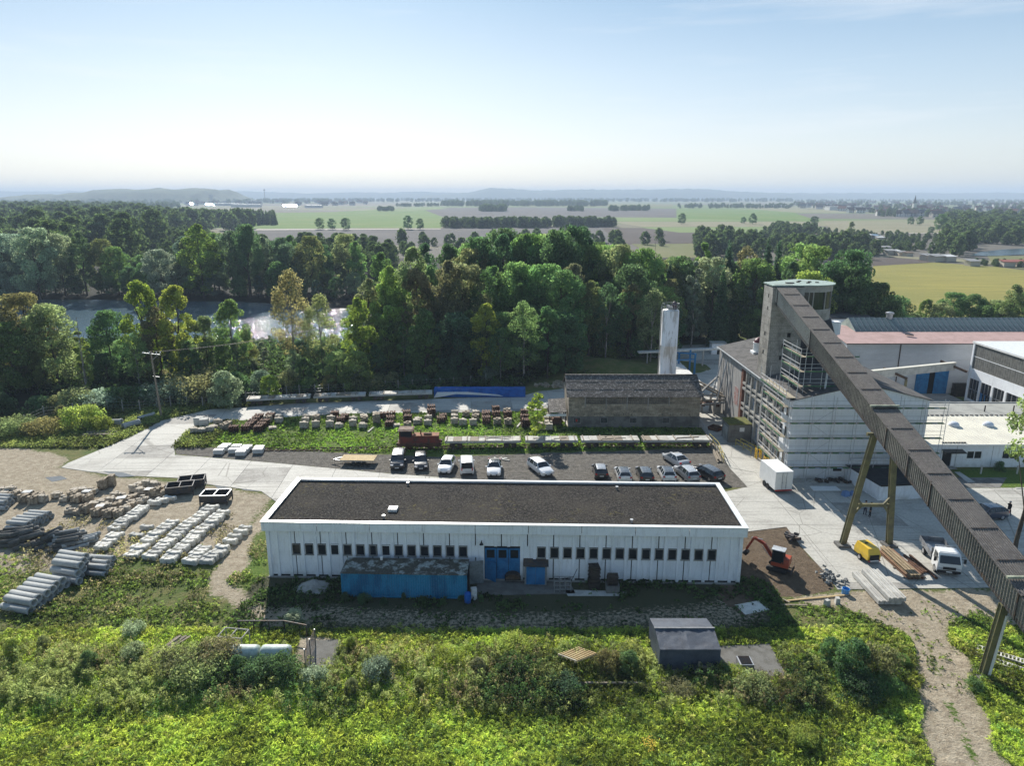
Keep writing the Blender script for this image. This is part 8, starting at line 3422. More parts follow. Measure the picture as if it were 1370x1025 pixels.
fill(38, (-60, 490), (256, 272), [(-60, 312), (30, 305), (80, 305), (130, 312), (160, 330), (210, 335), (262, 305), (326, 300), (369, 312), (406, 311), (443, 308), (490, 318)], 22, ['round', 'egg'],
     ['dark', 'bluegreen', 'mid', 'silver', 'olive', 'deep'], 'in the front rank across the river', gF, 6.2)
fill(30, (-60, 490), (244, 262), [(-60, 345), (490, 350)], 30, ['round', 'shrub2', 'egg'], ['dark', 'bluegreen', 'deep', 'silver'], 'low at the far waterline', gF, 5.2)
tree(262, 299, 252, 'egg', 'yellow', 'conspicuous across the river', gF, 1.5)
tree(210, 333, 250, 'round', 'silver', 'conspicuous across the river', gF, 1.1)
tree(38, 303, 250, 'round', 'silver', 'bulky across the river at far left', gF, 1.2)
tree(326, 299, 254, 'bigoak', 'dark', 'across the river, mid-left', gF, .8)
gR = 'trees between the pink-roofed hall and the yellow field'
for (u, v, y, k, c) in ((1242, 400, 178, 'egg', 'mid'), (1278, 391, 180, 'round', 'dark'), (1303, 393, 178, 'round', 'dark'), (1262, 405, 176, 'round', 'olive'), (1333, 401, 176, 'round', 'olive'), (1360, 380, 170, 'egg', 'olive'), (1322, 408, 174, 'shrub2', 'mid'), (1345, 405, 172, 'round', 'mid'), (1222, 418, 175, 'shrub2', 'olive'), (1385, 385, 172, 'round', 'mid')):
 tree(u, v, y, k, c, 'behind the pink-roofed hall', gR)
gL = 'lone trees in the fields'
for (u, vt, vb, k, c, wh) in ((428.5, 291, 307, 'round', 'dark', 'lone field tree, first of three in the left green field'), (444.5, 292, 307, 'round', 'dark', 'lone field tree, second of three in the left green field'), (463, 291, 308, 'round', 'dark', 'lone field tree, third of three in the left green field'),
                              (546, 288, 307, 'round', 'dark', 'taller of two field trees beside the lane'), (562, 292, 307, 'round', 'dark', 'lower of two field trees beside the lane'), (912, 285, 300, 'round', 'dark', 'small dark field tree above the silo'),
                              (994, 290, 299, 'round', 'dark', 'smaller of the field tree pair left of the village'), (1007, 285, 300, 'round', 'dark', 'larger of the field tree pair left of the village'), (1089, 289, 303, 'round', 'dark', 'field tree at the left end of the gardens'),
                              (1137, 296, 322, 'egg', 'olive', 'tall field tree standing out of the allotment gardens'), (1257, 286, 310, 'round', 'dark', 'broad tree right of the village field'), (1245, 303, 313, 'round', 'dark', 'small round tree in the field below the broad one'),
                              (1218, 290, 301, 'round', 'dark', 'one of two small trees at the village edge, left'), (1230, 289, 301, 'round', 'dark', 'one of two small trees at the village edge, right'), (1006, 306, 312, 'shrub1', 'mid', 'little bush at the light green strip')):
 b_ = G(u, vb)
 x, z = XZ(u, vt, b_.y)
 tree_at(b_.x, b_.y, z, k, c, wh, gL, 1.15 if k == 'round' else 1.0, label=wh)
# yellow birch on the grass strip, tree at the right picture edge
p = G(718, 589)
tree_at(p.x, p.y, XZ(718, 526, p.y)[1], 'birchy', 'gold', '', None, 1.35, label='young yellow-leaved birch on the grass strip before the flat wagons')
x, z = XZ(1403, 512, 62)
t = tree_at(x, 62, z, 'high', 'light', '', None, 1.0, label='leafy fresh green tree reaching in at the right edge before the office')

# --- shrubs
gS = 'shrubs along the wood edge'
for (u, v, h, k, c, lab) in ((110, 572, 3.6, 'shrub0', 'gold', 'bright yellow-green willow bush by the loose pipes'), (20, 580, 2.6, 'shrub1', 'olive', 'olive bush at the far left verge'), (58, 582, 2.4, 'shrub1', 'brown', 'brownish grassy bush left of the bright willow bush'),
                             (135, 575, 2.2, 'shrub0', 'yellow', 'small yellowish bush right of the bright willow bush'), (85, 563, 2.6, 'shrub2', 'brown', 'reddish-brown bush behind the bright willow bush'),
                             (305, 545, 6.5, 'shrub2', 'silver', 'large silvery willow behind the wire fence'), (362, 535, 4.5, 'shrub2', 'yellow', 'upright yellow-green bush behind the flat wagons'), (477, 522, 7.5, 'shrub2', 'light', 'tall light green bush behind the third flat wagon'),
                             (852, 470, 3.5, 'shrub1', 'light', 'mossy green bush on the bank left of the silo'), (820, 478, 3.0, 'shrub1', 'yellow', 'low sunny bush on the bank behind the block shed'), (870, 476, 2.4, 'shrub0', 'dark', 'dark bush close to the silo foot')):
 p = G(u, v)
 tree_at(p.x, p.y, h, k, c, '', gS, 1.0, 'shrub', label=lab)
for i in range(26):
 u = -60 + i * 31 + rt.uniform(-8, 8)
 v = interp([(-60, 566), (200, 545), (290, 535), (420, 528), (560, 521), (640, 514), (700, 503), (760, 490)], u)
 p = G(u, v)
 tree_at(p.x, p.y + rt.uniform(0, 3), rt.uniform(2.2, 5.0), 'shrub', rt.choice(['dark', 'mid', 'olive', 'brown', 'deep', 'silver']), 'right behind the wire fence', gS, 1.1, 'shrub')
for i in range(12):
 u = 770 + i * 35
 p = G(u, interp([(770, 476), (900, 440), (1200, 430)], u))
 tree_at(p.x, p.y + rt.uniform(0, 3), rt.uniform(2.5, 4.5), 'shrub', rt.choice(['dark', 'mid', 'deep']), 'beyond the silo yard', gS, 1.2, 'shrub')
gM = 'bushes in the foreground meadow'
near_sh = [(1138, 908, 3.3, .9, 'dark', 'big dark bush left of the gravel track'), (1172, 903, 2.5, .8, 'brown', 'brownish bush right behind the big dark bush'), (1112, 885, 2.2, 1.0, 'mid', 'mid green bush left of the big dark bush'),
           (1150, 930, 1.6, 1.0, 'deep', 'low dark bush in front of the big dark one'), (1186, 925, 1.4, 1.0, 'mid', 'low bush at the grass edge right of the big dark bush'), (1075, 990, 1.0, .8, 'yellow', 'pale feathery bush in the lower right meadow'),
           (1072, 890, 1.2, .9, 'yellow', 'yellowish bush between the two asphalt patches'), (320, 905, 1.8, .9, 'dark', 'dark tall weeds left in front of the green tank'), (350, 912, 2.0, .9, 'deep', 'darkest tall weeds in front of the green tank'),
           (380, 908, 1.9, .9, 'dark', 'dark tall weeds right in front of the green tank'), (290, 890, 1.7, .9, 'brown', 'brownish weeds at the left end of the green tank'), (268, 905, 1.7, 1.0, 'olive', 'olive weeds left of the tank group'),
           (240, 898, 1.4, 1.0, 'brown', 'brownish weeds right of the loose plank pile'), (180, 880, 1.3, .9, 'silver', 'greyish bush left of the loose plank pile'), (178, 848, 1.1, .7, 'silver', 'grey-leaved bush on the left meadow slope'),
           (60, 870, 1.2, .9, 'olive', 'olive weeds at the left meadow edge'), (120, 895, 1.5, 1.0, 'mid', 'mid green weeds in the left meadow'), (20, 880, 1.5, 1.0, 'yellow', 'yellowish weeds at the extreme left'),
           (420, 915, 1.4, .9, 'silver', 'silvery reeds right of the mesh gate'), (470, 925, 1.2, 1.0, 'olive', 'olive reeds in the middle left meadow'), (560, 920, 1.0, 1.0, 'olive', 'olive weeds in the middle meadow'),
           (640, 905, 1.5, 1.0, 'brown', 'brown-topped weeds left of the timber lattice'), (840, 900, 2.0, 1.0, 'mid', 'leafy bush at the left wall of the tarpaulin shelter'), (815, 895, 1.5, .9, 'brown', 'reddish-brown bush between timber lattice and shelter'),
           (975, 912, 1.2, .9, 'yellow', 'yellow-green weeds below the vent box'), (690, 872, 1.3, .9, 'yellow', 'sunlit weeds at the shade edge, middle'), (470, 868, 1.1, 1.0, 'yellow', 'sunlit weeds right of the asphalt pad'),
           (1010, 930, 1.2, 1.0, 'olive', 'olive weeds below the right pad'), (905, 930, 1.1, 1.0, 'brown', 'brown weeds below the tarpaulin shelter'), (752, 925, 1.2, .9, 'deep', 'dark weeds below the timber lattice'),
           (45, 940, .7, 1.0, 'light', 'fresh green weeds at lower left'), (1207, 890, .8, .9, 'mid', 'low tuft at the left edge of the gravel track'), (1302, 925, .9, .8, 'mid', 'low weeds left of the trestle foot'), (505, 905, 1.4, 1.0, 'silver', 'grey-green reeds beside the olive ones'),
           (600, 890, 1.2, 1.0, 'yellow', 'yellow weeds above the olive reeds'), (395, 835, 1.3, .5, 'silver', 'plumed weeds at the shade edge behind the tank'), (1000, 880, .0, 1, 'mid', '')]
for (u, v, h, ws, c, lab) in near_sh:
 if h <= 0: continue
 p = G(u, v)
 tree_at(p.x, p.y, h, 'shrub', c, '', gM, ws * 1.05, 'shrub', label=lab, zbase=ground_z(p.x, p.y) - .05)
for i in range(8):
 a = (465 + i * 3 if i < 4 else 480 + (i - 4) * 45)
 p = G(462 + i * 26, 803 + (i % 3) * 3)
 tree_at(p.x, p.y, rt.uniform(.4, .8), 'shrub', 'dark', 'at the foot of the blue container', 'weeds at the container', .7, 'shrub')
p = G(1335 - 0, 617)
p = G(1337, 630)
tree_at(p.x, p.y, 1.3, 'shrub0', 'dark', '', None, .6, 'shrub', label='small round shrub on the office lawn between the bollard lights')

# labels for the trees of the masses: how they look, which part, and their order there
from collections import defaultdict
grp = defaultdict(list)
for it in INDIV:
 if it[1] is None: grp[(it[2], it[3])].append(it)
for (look, where), L_ in grp.items():
 L_.sort(key=lambda q: q[4])
 for i, it in enumerate(L_):
  it[0]['label'] = f'{look} {where}' + (f', {ordw(i + 1)} from left' if len(L_) > 1 else '')

# --- distant woods: one object, instances of a crown
WK = newmat('w')[0]
bpy.data.materials.remove(WK)
K['leaf_far'] = leafmat('distant_leaves', (.075, .108, .042), .4, False, .45)
protof, _ = make_crown('far_crown_source', RT, 12, 9, 700, 1.1, 'round', .05, 'leaf_far')
protoc = make_cone('far_conifer_source', RT, 14, 5.5, 500, 1.1)
protoc.materials.clear()
protoc.materials.append(K['leaf_far'])

def far_woods(name, pts, me_, label):
 """pts: rows of x, y, z, scale. geometry-nodes instances of one crown mesh"""
 P = np.array(pts, dtype=np.float32)
 pm = bpy.data.meshes.new(name)
 pm.vertices.add(len(P))
 pm.vertices.foreach_set('co', P[:, :3].ravel())
 a = pm.attributes.new('sc', 'FLOAT', 'POINT')
 a.data.foreach_set('value', P[:, 3].copy())
 o = linkmesh(name, pm)
 src = linkmesh('tree_crown', me_, None, (P[0][0] + 5, P[0][1], P[0][2]))
 tag(src, label + ', the one source crown', 'tree')
 ng = bpy.data.node_groups.new(name, 'GeometryNodeTree')
 ng.interface.new_socket('Geometry', in_out='INPUT', socket_type='NodeSocketGeometry')
 ng.interface.new_socket('Geometry', in_out='OUTPUT', socket_type='NodeSocketGeometry')
 ni, no = ng.nodes.new('NodeGroupInput'), ng.nodes.new('NodeGroupOutput')
 iop = ng.nodes.new('GeometryNodeInstanceOnPoints')
 oi = ng.nodes.new('GeometryNodeObjectInfo')
 oi.inputs['Object'].default_value = src
 na = ng.nodes.new('GeometryNodeInputNamedAttribute')
 na.data_type = 'FLOAT'
 na.inputs['Name'].default_value = 'sc'
 rv = ng.nodes.new('FunctionNodeRandomValue')
 rv.data_type = 'FLOAT_VECTOR'
 rv.inputs['Min'].default_value = (0, 0, 0)
 rv.inputs['Max'].default_value = (0, 0, 6.283)
 ng.links.new(ni.outputs[0], iop.inputs['Points'])
 ng.links.new(oi.outputs['Geometry'], iop.inputs['Instance'])
 ng.links.new(na.outputs['Attribute'], iop.inputs['Scale'])
 ng.links.new(rv.outputs['Value'], iop.inputs['Rotation'])
 ng.links.new(iop.outputs[0], no.inputs[0])
 md = o.modifiers.new('woods', 'NODES')
 md.node_group = ng
 tag(o, label, 'woodland', None, 'stuff')
 return o

rf = random.Random(5)
PW, PC, PM = [], [], []

def region(poly, n, hmin, hmax, L_=PW, H0=12.0):
 us = [p[0] for p in poly]
 vs = [p[1] for p in poly]
 c = 0
 tr_ = 0
 # uniform on the ground, not in the picture
 g = px(poly)
 x0, x1 = min(q[0] for q in g), max(q[0] for q in g)
 y0, y1 = min(q[1] for q in g), max(q[1] for q in g)
 XX = np.array([rf.uniform(x0, x1) for _ in range(n * 12)])
 YY = np.array([rf.uniform(y0, y1) for _ in range(n * 12)])
 ok = inside(g, XX, YY)
 for x, y in list(zip(XX[ok], YY[ok]))[:n]:
  L_.append((x, y, -.3, rf.uniform(hmin, hmax) / H0))

region([(-120, 282), (100, 283), (220, 292), (245, 300), (340, 306), (250, 318), (100, 322), (-120, 322)], 900, 16, 24)
region([(247, 296), (368, 297.5), (369, 301), (249, 302)], 260, 15, 21, PC, 14)
region([(247, 299), (300, 300), (300, 303), (247, 304)], 80, 13, 20)
region([(594, 303), (735, 303), (735, 305), (594, 305.5)], 130, 9, 13)
region([(740, 302), (822, 302.5), (822, 304), (740, 304)], 60, 9, 13.5)
region([(642, 281.5), (676, 281.5), (676, 283), (642, 283)], 70, 12, 18)
region([(504, 281), (527, 281), (527, 282.5), (504, 282.5)], 24, 8, 12)
region([(760, 281), (780, 281), (780, 282.8), (760, 282.8)], 30, 8, 14)
region([(815, 281.5), (868, 280), (868, 282), (815, 282.8)], 60, 9, 15)
region([(590, 273.5), (810, 273.5), (812, 276), (592, 276)], 420, 14, 22)
region([(905, 276), (1060, 276), (1060, 279), (905, 279)], 130, 8, 14)
region([(528, 276), (590, 274.5), (590, 276), (528, 277)], 40, 9, 13)
region([(-100, 269), (440, 268.8), (440, 272), (-100, 274)], 700, 14, 24)
region([(380, 268), (1060, 268), (1060, 270.5), (380, 270.5)], 700, 14, 24)
region([(-100, 275), (240, 275), (240, 281), (-100, 282)], 420, 12, 20)
region([(1060, 268.2), (1500, 268), (1500, 284), (1230, 286), (1060, 277)], 650, 9, 17)
region([(1160, 284), (1300, 287), (1300, 291), (1180, 290)], 90, 8, 13)
region([(1010, 313), (1090, 308), (1140, 312), (1262, 317), (1262, 343), (1170, 341), (1045, 329), (1000, 322)], 430, 2.5, 6)
region([(1010, 312), (1040, 305), (1100, 310), (1060, 322), (1020, 322)], 50, 6, 11)
region([(1262, 317), (1300, 302), (1500, 296), (1500, 330), (1370, 328), (1305, 328), (1290, 344), (1262, 342)], 420, 8, 15)
region([(1262, 296), (1500, 288), (1500, 305), (1262, 310)], 260, 10, 18)
region([(1300, 351), (1400, 354), (1400, 360), (1310, 356)], 40, 2, 4)
region([(480, 335), (500, 322), (900, 322), (900, 333), (820, 345), (500, 345)], 60, 6, 12)
region([(930, 322), (1160, 336), (1180, 346), (1100, 352), (930, 345)], 90, 7, 15)
region([(-300, 296), (60, 292), (150, 296), (215, 303), (215, 372), (-300, 380)], 420, 20, 28, PM)
region([(-300, 284), (60, 285), (150, 287), (200, 292), (215, 303), (150, 300), (-300, 300)], 330, 20, 28, PM)
region([(215, 318), (290, 336), (520, 345), (540, 372), (215, 376)], 110, 11, 15, PM)
protom, _ = make_crown('mid_crown_source', RT, 12, 8.5, 3400, .5, 'egg', .03, 'leaf_far')
far_woods('far_bank_woodland', PM, protom, 'dense woodland rising behind the trees across the river')
far_woods('far_woodland', PW, protof, 'distant woods, hedges and garden greenery')
far_woods('far_conifer_wood', PC, protoc, 'dark conifer block beyond the river in the left green fields')

# --- foreground meadow: grass tufts and weeds
def plants(name, N, xr, yr, hfun, spread, leaf, nq, label, reject, col, dens=None, upright=.35, var=.6, el=1.9):
 """herb mounds: a dome of small leaf quads per plant"""
 rng = np.random.default_rng(len(name) * 7 + N)
 X_ = rng.uniform(xr[0], xr[1], N)
 Y_ = rng.uniform(yr[0], yr[1], N)
 ok = np.ones(N, bool)
 for pl in reject: ok &= ~inside(pl, *(wob(X_, Y_) if pl in (TRACK, LOOP_TRACK) else (X_, Y_)))
 if dens is not None: ok &= rng.random(N) < dens(X_, Y_)
 X_, Y_ = X_[ok], Y_[ok]
 n = len(X_)
 h = hfun(X_, Y_, rng)
 pt = rng.normal(0, .2, n)
 I = np.repeat(np.arange(n), nq)
 k = len(I)
 q = rng.uniform(0, 2 * PI, k)
 t = rng.random(k) ** .6
 rr = spread * h[I] * np.sqrt(rng.random(k)) * (1.15 - .75 * t)
 P = np.stack([X_[I] + rr * np.cos(q), Y_[I] + rr * np.sin(q), fgheight(X_, Y_)[I] + h[I] * t], 1)
 d = np.stack([np.cos(q) * upright, np.sin(q) * upright, .4 + 0 * q], 1)
 me = bpy.data.meshes.new(name)
 leafcloud(me, P, leaf * (.6 + .4 * np.minimum(1.6, (h / h.mean())[I])), rng, .1 if el < 2 else -.25, d, elong=el)
 patch = vnoise(X_, Y_, 2.2, 5) * .5 + vnoise(X_, Y_, 6.5, 6) * .5
 settint(me, np.clip((patch * .9 + pt + .02)[I] + rng.normal(0, .13, k), 0, 1))
 me.materials.append(leafmat(name + '_leaves', col, .5, False, min(var + .1, .75)))
 o = linkmesh(name, me)
 tag(o, label, 'grass', None, 'stuff')
 return o

REJ = [TRACK, LOOP_TRACK, [(p[0], p[1]) for p in px([(955, 866), (1030, 862), (1052, 905), (968, 908)])], [(p[0], p[1]) for p in px([(412, 858), (457, 857), (446, 893), (408, 893)])], PADS]
shx0, shx1, shy0, shy1 = ts.location.x - .1, ts.location.x + TW + .1, ts.location.y - .2, ts.location.y + TD
REJ.append([(shx0, shy0), (shx1, shy0), (shx1, shy1), (shx0, shy1)])
U = lambda a, c: (lambda x, y, r: r.uniform(a, c, len(x)))
plants('meadow_grass', 52000, (-42, 42), (36.2, 52.0), lambda x, y, r: r.uniform(.12, .30, len(x)) * (.7 + .9 * vnoise(x, y, 3.0, 8)), 1.0, .055, 8, 'bright green meadow grass covering the foreground', REJ, (.27, .325, .072), upright=1.0, el=4.5)
plants('leafy_meadow_herbs', 2400, (-42, 42), (36.2, 51.0), lambda x, y, r: r.uniform(.2, .5, len(x)), 1.1, .075, 30, 'broad-leaved green herbs in mounds through the meadow', REJ, (.165, .235, .07), dens=lambda x, y: .3 + .7 * smooth(.4, .6, vnoise(x, y, 2.0, 14)))
plants('yellow_meadow_herbs', 7000, (-42, 42), (36.2, 52.5), lambda x, y, r: r.uniform(.2, .45, len(x)), 1.0, .065, 26, 'yellow-green herbs growing in drifts through the meadow', REJ, (.27, .28, .09), el=3.2, upright=.9, dens=lambda x, y: smooth(.45, .68, vnoise(x, y, 2.6, 15)) * (.35 + .65 * smooth(43, 46, y)))
band = lambda x, y: smooth(41.2, 43.4, y) * smooth(50.4, 47.5, y) * smooth(27.0, 22.0, x) * (.25 + .75 * smooth(.35, .6, vnoise(x, y, 3.4, 16)))
plants('tall_weeds', 9000, (-42, 30), (39.5, 50.5), lambda x, y, r: r.uniform(.45, 1.1, len(x)) * (.6 + .7 * vnoise(x, y, 2.4, 17)), .42, .062, 44, 'tall olive weeds in a belt across the middle of the meadow', REJ, (.17, .195, .075), dens=band, upright=1.4, el=3.2)
plants('dark_weeds', 3800, (-42, 30), (40, 47.5), lambda x, y, r: r.uniform(.6, 1.3, len(x)), .5, .09, 44, 'dark green nettles standing in the weed belt', REJ, (.050, .085, .030), dens=lambda x, y: band(x, y) * smooth(.5, .62, vnoise(x, y, 4.6, 41)), upright=1.2)
plants('seed_head_weeds', 5200, (-42, 30), (40, 50.5), lambda x, y, r: r.uniform(.6, 1.2, len(x)), .3, .055, 22, 'dry brown seed heads standing among the tall weeds', REJ, (.20, .165, .095), dens=lambda x, y: band(x, y) * smooth(.45, .65, vnoise(x, y, 4.0, 18)), upright=1.4)
LREJ = [UP_ROAD, LOW, GRAVEL_LOT, TRACK, LOOP_TRACK, DIRT_DIG]
plants('yard_weeds', 13000, (-62, -23.5), (52, 74), U(.10, .32), 1.2, .12, 8, 'sparse weeds and grass between the stock rows', LREJ, (.125, .165, .045), dens=lambda x, y: (1 - .85 * smooth(.35, .6, vnoise(x, y, 3.0, 22))) * smooth(69, 56, y))
plants('dry_yard_stalks', 2600, (-50, -25), (54, 74), U(.25, .6), .8, .10, 10, 'dry yellowish stalks along the kerb rows', LREJ, (.21, .19, .10), dens=lambda x, y: smooth(.45, .65, vnoise(x, y, 2.0, 25)))
strip = [(p[0], p[1]) for p in GRASS_STRIP]
plants('strip_grass', 22000, (-56, 30), (94, 118), U(.08, .26), 1.6, .15, 6, 'short green grass on the strip between upper road and siding', [UP_ROAD, GRAVEL_LOT], (.125, .19, .04), dens=lambda x, y: inside(strip, x, y) * (.3 + .7 * vnoise(x, y, 2.0, 30)))
plants('verge_grass', 14000, (-75, -44), (96, 118), U(.15, .5), 1.2, .17, 7, 'rough grass on the verge left of the road bend', [UP_ROAD], (.14, .165, .055))
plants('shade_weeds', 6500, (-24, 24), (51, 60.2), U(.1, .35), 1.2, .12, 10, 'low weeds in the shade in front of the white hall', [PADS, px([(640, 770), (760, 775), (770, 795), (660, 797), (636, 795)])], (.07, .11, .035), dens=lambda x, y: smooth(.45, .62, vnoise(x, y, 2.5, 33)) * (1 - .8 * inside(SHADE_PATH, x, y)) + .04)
plants('edge_grass', 14000, (22, 48), (44, 58), U(.08, .25), 1.2, .10, 7, 'patchy grass beside the gravel track on the right', [DIRT_DIG], (.115, .16, .04), dens=lambda x, y: smooth(57, 52, y) * smooth(.25, .6, vnoise(x, y, 2.2, 36)) * (1 - .93 * inside(TRACK, *wob(x, y))))
plants('forest_undergrowth', 15000, (-125, 62), (124, 176), U(.4, 1.7), .9, .34, 11, 'dark undergrowth covering the forest floor between the trees', [UP_ROAD, RIVER], (.055, .085, .03), dens=lambda x, y: inside(FOREST, x, y) * 1.0)
plants('bank_herbs', 9000, (-40, 30), (138, 156), U(.2, .7), 1.3, .25, 8, 'rough herbs over the spoil bank by the wood', [UP_ROAD], (.11, .15, .04))
# yellow flower clump low in the middle
p = G(868, 1000)
w = MB()
for i in range(70): w.box((rt.gauss(0, .28), rt.gauss(0, .35), .45 + rt.uniform(-.1, .15)), (.05, .05, .03), rt.uniform(0, 3))
tag(w.build('yellow_flowers', K['yellow'], None, (p.x, p.y, ground_z(p.x, p.y))), 'clump of bright yellow flowers low in the meadow', 'flowers')

# ------------------------------------------------------------------ distant buildings
wallc = [M('far_house_wall_%s' % n, c, .8, var=.05, bmp=0) for n, c in (('white', (.62, .6, .56)), ('cream', (.5, .45, .36)), ('grey', (.36, .36, .35)))]
roofc = [M('far_tile_%s' % n, c, .85, var=.15, bmp=0) for n, c in (('red', (.20, .085, .06)), ('brown', (.12, .075, .06)), ('grey', (.12, .12, .125)))]
hw_ = {}
for i, m_ in enumerate(wallc):
 w = MB()
 w.bx(-5, 5, -4, 4, 0, 5)
 w.add([(-5, -4, 5), (-5, 4, 5), (-5, 0, 8.3), (5, -4, 5), (5, 4, 5), (5, 0, 8.3)], [(0, 2, 1), (3, 4, 5)])
 hw_['w%d' % i] = w.mesh('wall', [m_])
for i, m_ in enumerate(roofc):
 w = MB()
 w.slab([(-5.5, -4.7, 4.7), (5.5, -4.7, 4.7), (5.5, 0, 8.6), (-5.5, 0, 8.6)], .3)
 w.slab([(-5.5, 4.7, 4.7), (5.5, 4.7, 4.7), (5.5, 0, 8.6), (-5.5, 0, 8.6)], .3)
 w.bx(1.5, 2.2, .5, 1.2, 7, 9.6)
 hw_['r%d' % i] = w.mesh('roof', [m_])
w = MB()
for x in (-3.2, 0, 3.2):
 for z in (1.2, 3.4): w.bx(x - .6, x + .6, -4.03, -3.97, z, z + 1.2)
hw_['win'] = w.mesh('window', [K['glass']])
rh = random.Random(9)
wn, rn = ['white-walled', 'cream-walled', 'grey-walled'], ['red-roofed', 'brown-roofed', 'grey-roofed']
nh = {}

def house(u, v, sc_, where, group):
 p = G(u, v)
 a, c = rh.choice([0, 0, 0, 1, 2]), rh.choice([0, 0, 1, 1, 2])
 t = thing('house', '', 'house', (p.x, p.y, -.1), rh.uniform(-.8, .8), group)
 t.scale = (sc_ * rh.uniform(.9, 1.5), sc_, sc_ * rh.uniform(.9, 1.15))
 linkmesh('wall', hw_['w%d' % a], t)
 linkmesh('roof', hw_['r%d' % c], t)
 linkmesh('window', hw_['win'], t)
 k = (a, c, where)
 nh.setdefault(k, []).append((u, t))

for i in range(165):
 u = rh.uniform(1065, 1372)
 lo_ = 271 if u < 1180 else 268.5
 hi_ = interp([(1060, 277), (1120, 283), (1180, 291), (1280, 291), (1372, 286)], u)
 house(u, rh.uniform(lo_, hi_), 1.3, 'in the right-hand village', 'houses of the village on the right horizon')
for i in range(60):
 house(rh.uniform(240, 500), rh.uniform(268.5, 275), 1.5, 'in the far left-hand village', 'houses of the village on the left horizon')
for (a, c, where), L_ in nh.items():
 L_.sort(key=lambda q: q[0])
 for i, (_, t) in enumerate(L_): t['label'] = f'{wn[a]} {rn[c]} house {where}, {ordw(i + 1)} from left'
for i, (u, v, L, W_, h, lab) in enumerate(((1130, 281, 90, 30, 9, 'long white industrial hall at the left end of the right village'), (1035, 277.5, 70, 20, 7, 'long pale hall left of the right village'), (300, 275, 120, 40, 8, 'broad pale hall in the left village'),
                                           (262, 273, 90, 40, 8, 'pale hall farthest left in the left village'), (420, 278, 50, 20, 7, 'small pale hall right of the bright glass roof'), (330, 277, 90, 30, 8, 'low white hall left of the bright glass roof'))):
 p = G(u, v)
 t = thing('industrial_hall', lab, 'building', (p.x, p.y, 0), 0, 'distant industrial halls')
 w = MB()
 w.bx(-L / 2, L / 2, -W_ / 2, W_ / 2, 0, h)
 w.build('wall', wallc[0], t)
 w = MB()
 w.bx(-L / 2 - .5, L / 2 + .5, -W_ / 2 - .5, W_ / 2 + .5, h + .01, h + .5)
 w.build('roof', K['coping'], t)
# greenhouse roofs mirrored and tilted to send the sun's glint to the camera
mir = newmat('greenhouse_mirror')
mir[2].inputs['Base Color'].default_value = (.6, .62, .64, 1)
mir[2].inputs['Metallic'].default_value = .9
mir[2].inputs['Roughness'].default_value = .10
for i, (u, v, L, lab) in enumerate(((388, 277, 42, 'greenhouse roof flashing in the sun, brightest point of the left village'), (281, 275.5, 26, 'small greenhouse roof glinting at far left of the village'), (255, 274, 20, 'tiny greenhouse roof glinting at the left wood'))):
 p = G(u, v)
 view = Vector((-p.x, -p.y, 35 - 5)).normalized()
 hv = (view + SUN_DIR).normalized()
 t = thing('greenhouse', lab, 'greenhouse', (p.x, p.y, 0), math.atan2(hv.y, hv.x) - PI / 2, 'glinting greenhouses')
 tilt = math.acos(hv.z)
 w = MB()
 dz = math.tan(tilt) * 14 / 2
 w.slab([(-L / 2, -7, 5.2 + dz), (L / 2, -7, 5.2 + dz), (L / 2, 7, 5.2 - dz), (-L / 2, 7, 5.2 - dz)] if True else [], .2)
 w.build('glass_roof', mir[0], t)
 w = MB()
 w.bx(-L / 2, L / 2, -6.5, 6.5, 0, 3.2)
 w.build('wall', wallc[0], t)
# church
p = G(1222, 284.5)
t = thing('church', 'village church with a pale tower and pointed dark spire', 'church', (p.x, p.y, 0))
w = MB()
w.bx(-3.2, 3.2, -3.2, 3.2, 0, 20)
w.build('tower', wallc[0], t)
w = MB()
w.lathe([(4.2, 20), (2.2, 26), (.15, 37)], (0, 0, 0), 8)
w.build('spire', K['copper_green'] if False else roofc[2], t)
w = MB()
w.bx(3.3, 24, -6, 6, 0, 10)
w.build('nave', wallc[0], t)
w = MB()
w.slab([(3.2, -6.5, 9.5), (24.5, -6.5, 9.5), (24.5, 0, 16), (3.2, 0, 16)], .3)
w.slab([(3.2, 6.5, 9.5), (24.5, 6.5, 9.5), (24.5, 0, 16), (3.2, 0, 16)], .3)
w.build('nave_roof', roofc[0], t)
# water tower and mast on the left horizon
p = G(283, 272)
t = thing('water_tower', 'blocky tower standing out of the left village skyline', 'tower', (p.x, p.y, 0))
w = MB()
w.bx(-6, 6, -6, 6, 0, 38)
w.build('shaft', wallc[2], t)
w = MB()
w.bx(-8, 8, -8, 8, 30, 42)
w.build('head', wallc[2], t)
p = G(355, 271)
t = thing('mast', 'thin mast with a small head on the left horizon', 'mast', (p.x, p.y, 0))
w = MB()
w.lathe([(2.5, 0), (1.2, 62), (5, 63), (5, 68), (.5, 72)], (0, 0, 0), 8)
w.build('shaft', wallc[2], t)
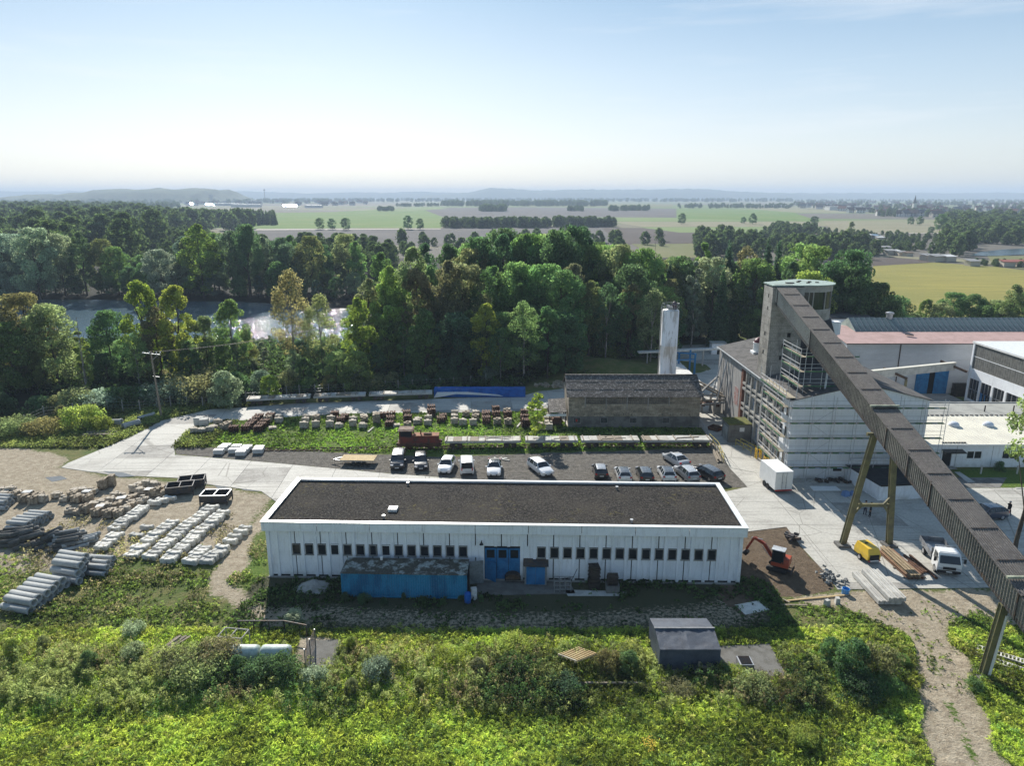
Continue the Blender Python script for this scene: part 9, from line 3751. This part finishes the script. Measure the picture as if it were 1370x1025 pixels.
# farm and garden huts
p = G(752, 298)
t = thing('field_barn', 'dark-roofed barn among the field hedges', 'barn', (p.x, p.y + 6, 0), .1)
w = MB()
w.bx(-12, 12, -5, 5, 0, 3.6)
w.build('wall', wallc[1], t)
w = MB()
w.slab([(-12.5, -5.6, 3.4), (12.5, -5.6, 3.4), (12.5, 0, 7.4), (-12.5, 0, 7.4)], .2)
w.slab([(-12.5, 5.6, 3.4), (12.5, 5.6, 3.4), (12.5, 0, 7.4), (-12.5, 0, 7.4)], .2)
w.build('roof', roofc[1], t)
hutm = {}
for nm_, c in (('white', (.6, .6, .58)), ('blue', (.2, .3, .4)), ('red', (.3, .1, .07)), ('grey', (.3, .3, .29)), ('brown', (.18, .12, .08))):
 w = MB()
 w.slab([(-2.7, -2.2, 2.3), (2.7, -2.2, 2.3), (2.7, 2.2, 2.9), (-2.7, 2.2, 2.9)], .15)
 hutm[nm_] = w.mesh('roof', [M('hut_roof_' + nm_, c, .6, var=.08, bmp=0)])
w = MB()
w.bx(-2.3, 2.3, -1.9, 1.9, 0, 2.3)
hwm = w.mesh('wall', [wallc[1]])
huts = [(1158, 320, 'white', 1.6), (1170, 320, 'blue', 1.4), (1177, 322, 'white', 1.2), (1147, 327, 'white', 1.2), (1156, 327, 'white', 1.3), (1148, 333, 'red', 1.5), (1154, 336, 'white', 1.1), (1140, 332, 'white', 1.0), (1190, 341, 'grey', 1.2), (1198, 341, 'white', 1.1),
  (1206, 342, 'grey', 1.0), (1214, 343, 'brown', 1.0), (1062, 326, 'white', 1.0), (1068, 324, 'white', .9), (1075, 322, 'grey', 1.0), (1172, 330, 'brown', 1.0), (1240, 348.5, 'grey', 1.3), (1252, 350, 'grey', 1.4), (1268, 350, 'white', 1.3), (1300, 356, 'grey', 1.2), (1347, 357, 'red', 1.2), (1365, 357, 'red', 1.2),
  (1095, 317, 'brown', 1.0), (1108, 320, 'white', .9), (1125, 321, 'grey', 1.0), (1200, 330, 'white', .9), (1215, 333, 'brown', 1.0), (1185, 335, 'grey', 1.0)]
for i, (u, v, c, s) in enumerate(sorted(huts)):
 p = G(u, v)
 t = thing('garden_hut', f'{c}-roofed garden hut in the allotments below the village, {ordw(i + 1)} from the left', 'hut', (p.x, p.y, 0), rh.uniform(-.4, .4), 'garden huts in the allotments')
 t.scale = (s, s, s)
 linkmesh('roof', hutm[c], t)
 linkmesh('wall', hwm, t)
p = G(890, 350)
w = MB()
w.tube((0, 0, 0), (0, 0, 9), .15, .1, 6)
w.beam((-1.2, 0, 8.4), (1.2, 0, 8.4), .1)
tag(w.build('field_pole', K['wood'], None, (p.x, G(890, 344).y, 0)), 'thin wooden pole in the field above the central wood', 'pole')

# ------------------------------------------------------------------ haze
hm = bpy.data.materials.new('haze_air')
hm.use_nodes = True
hn = hm.node_tree
hn.nodes.clear()
ho_ = hn.nodes.new('ShaderNodeOutputMaterial')
pv = hn.nodes.new('ShaderNodeVolumePrincipled')
pv.inputs['Color'].default_value = (.66, .81, 1.0, 1)
pv.inputs['Density'].default_value = 0.00018
pv.inputs['Anisotropy'].default_value = 0.0
hn.links.new(pv.outputs[0], ho_.inputs['Volume'])
w = MB()
w.bx(-9300, 9300, -120, 12700, -5, 140)
hz = w.build('haze', hm)
hz['kind'] = 'stuff'
hz['label'] = 'thin pale blue haze over the whole plain'
hz['category'] = 'haze'
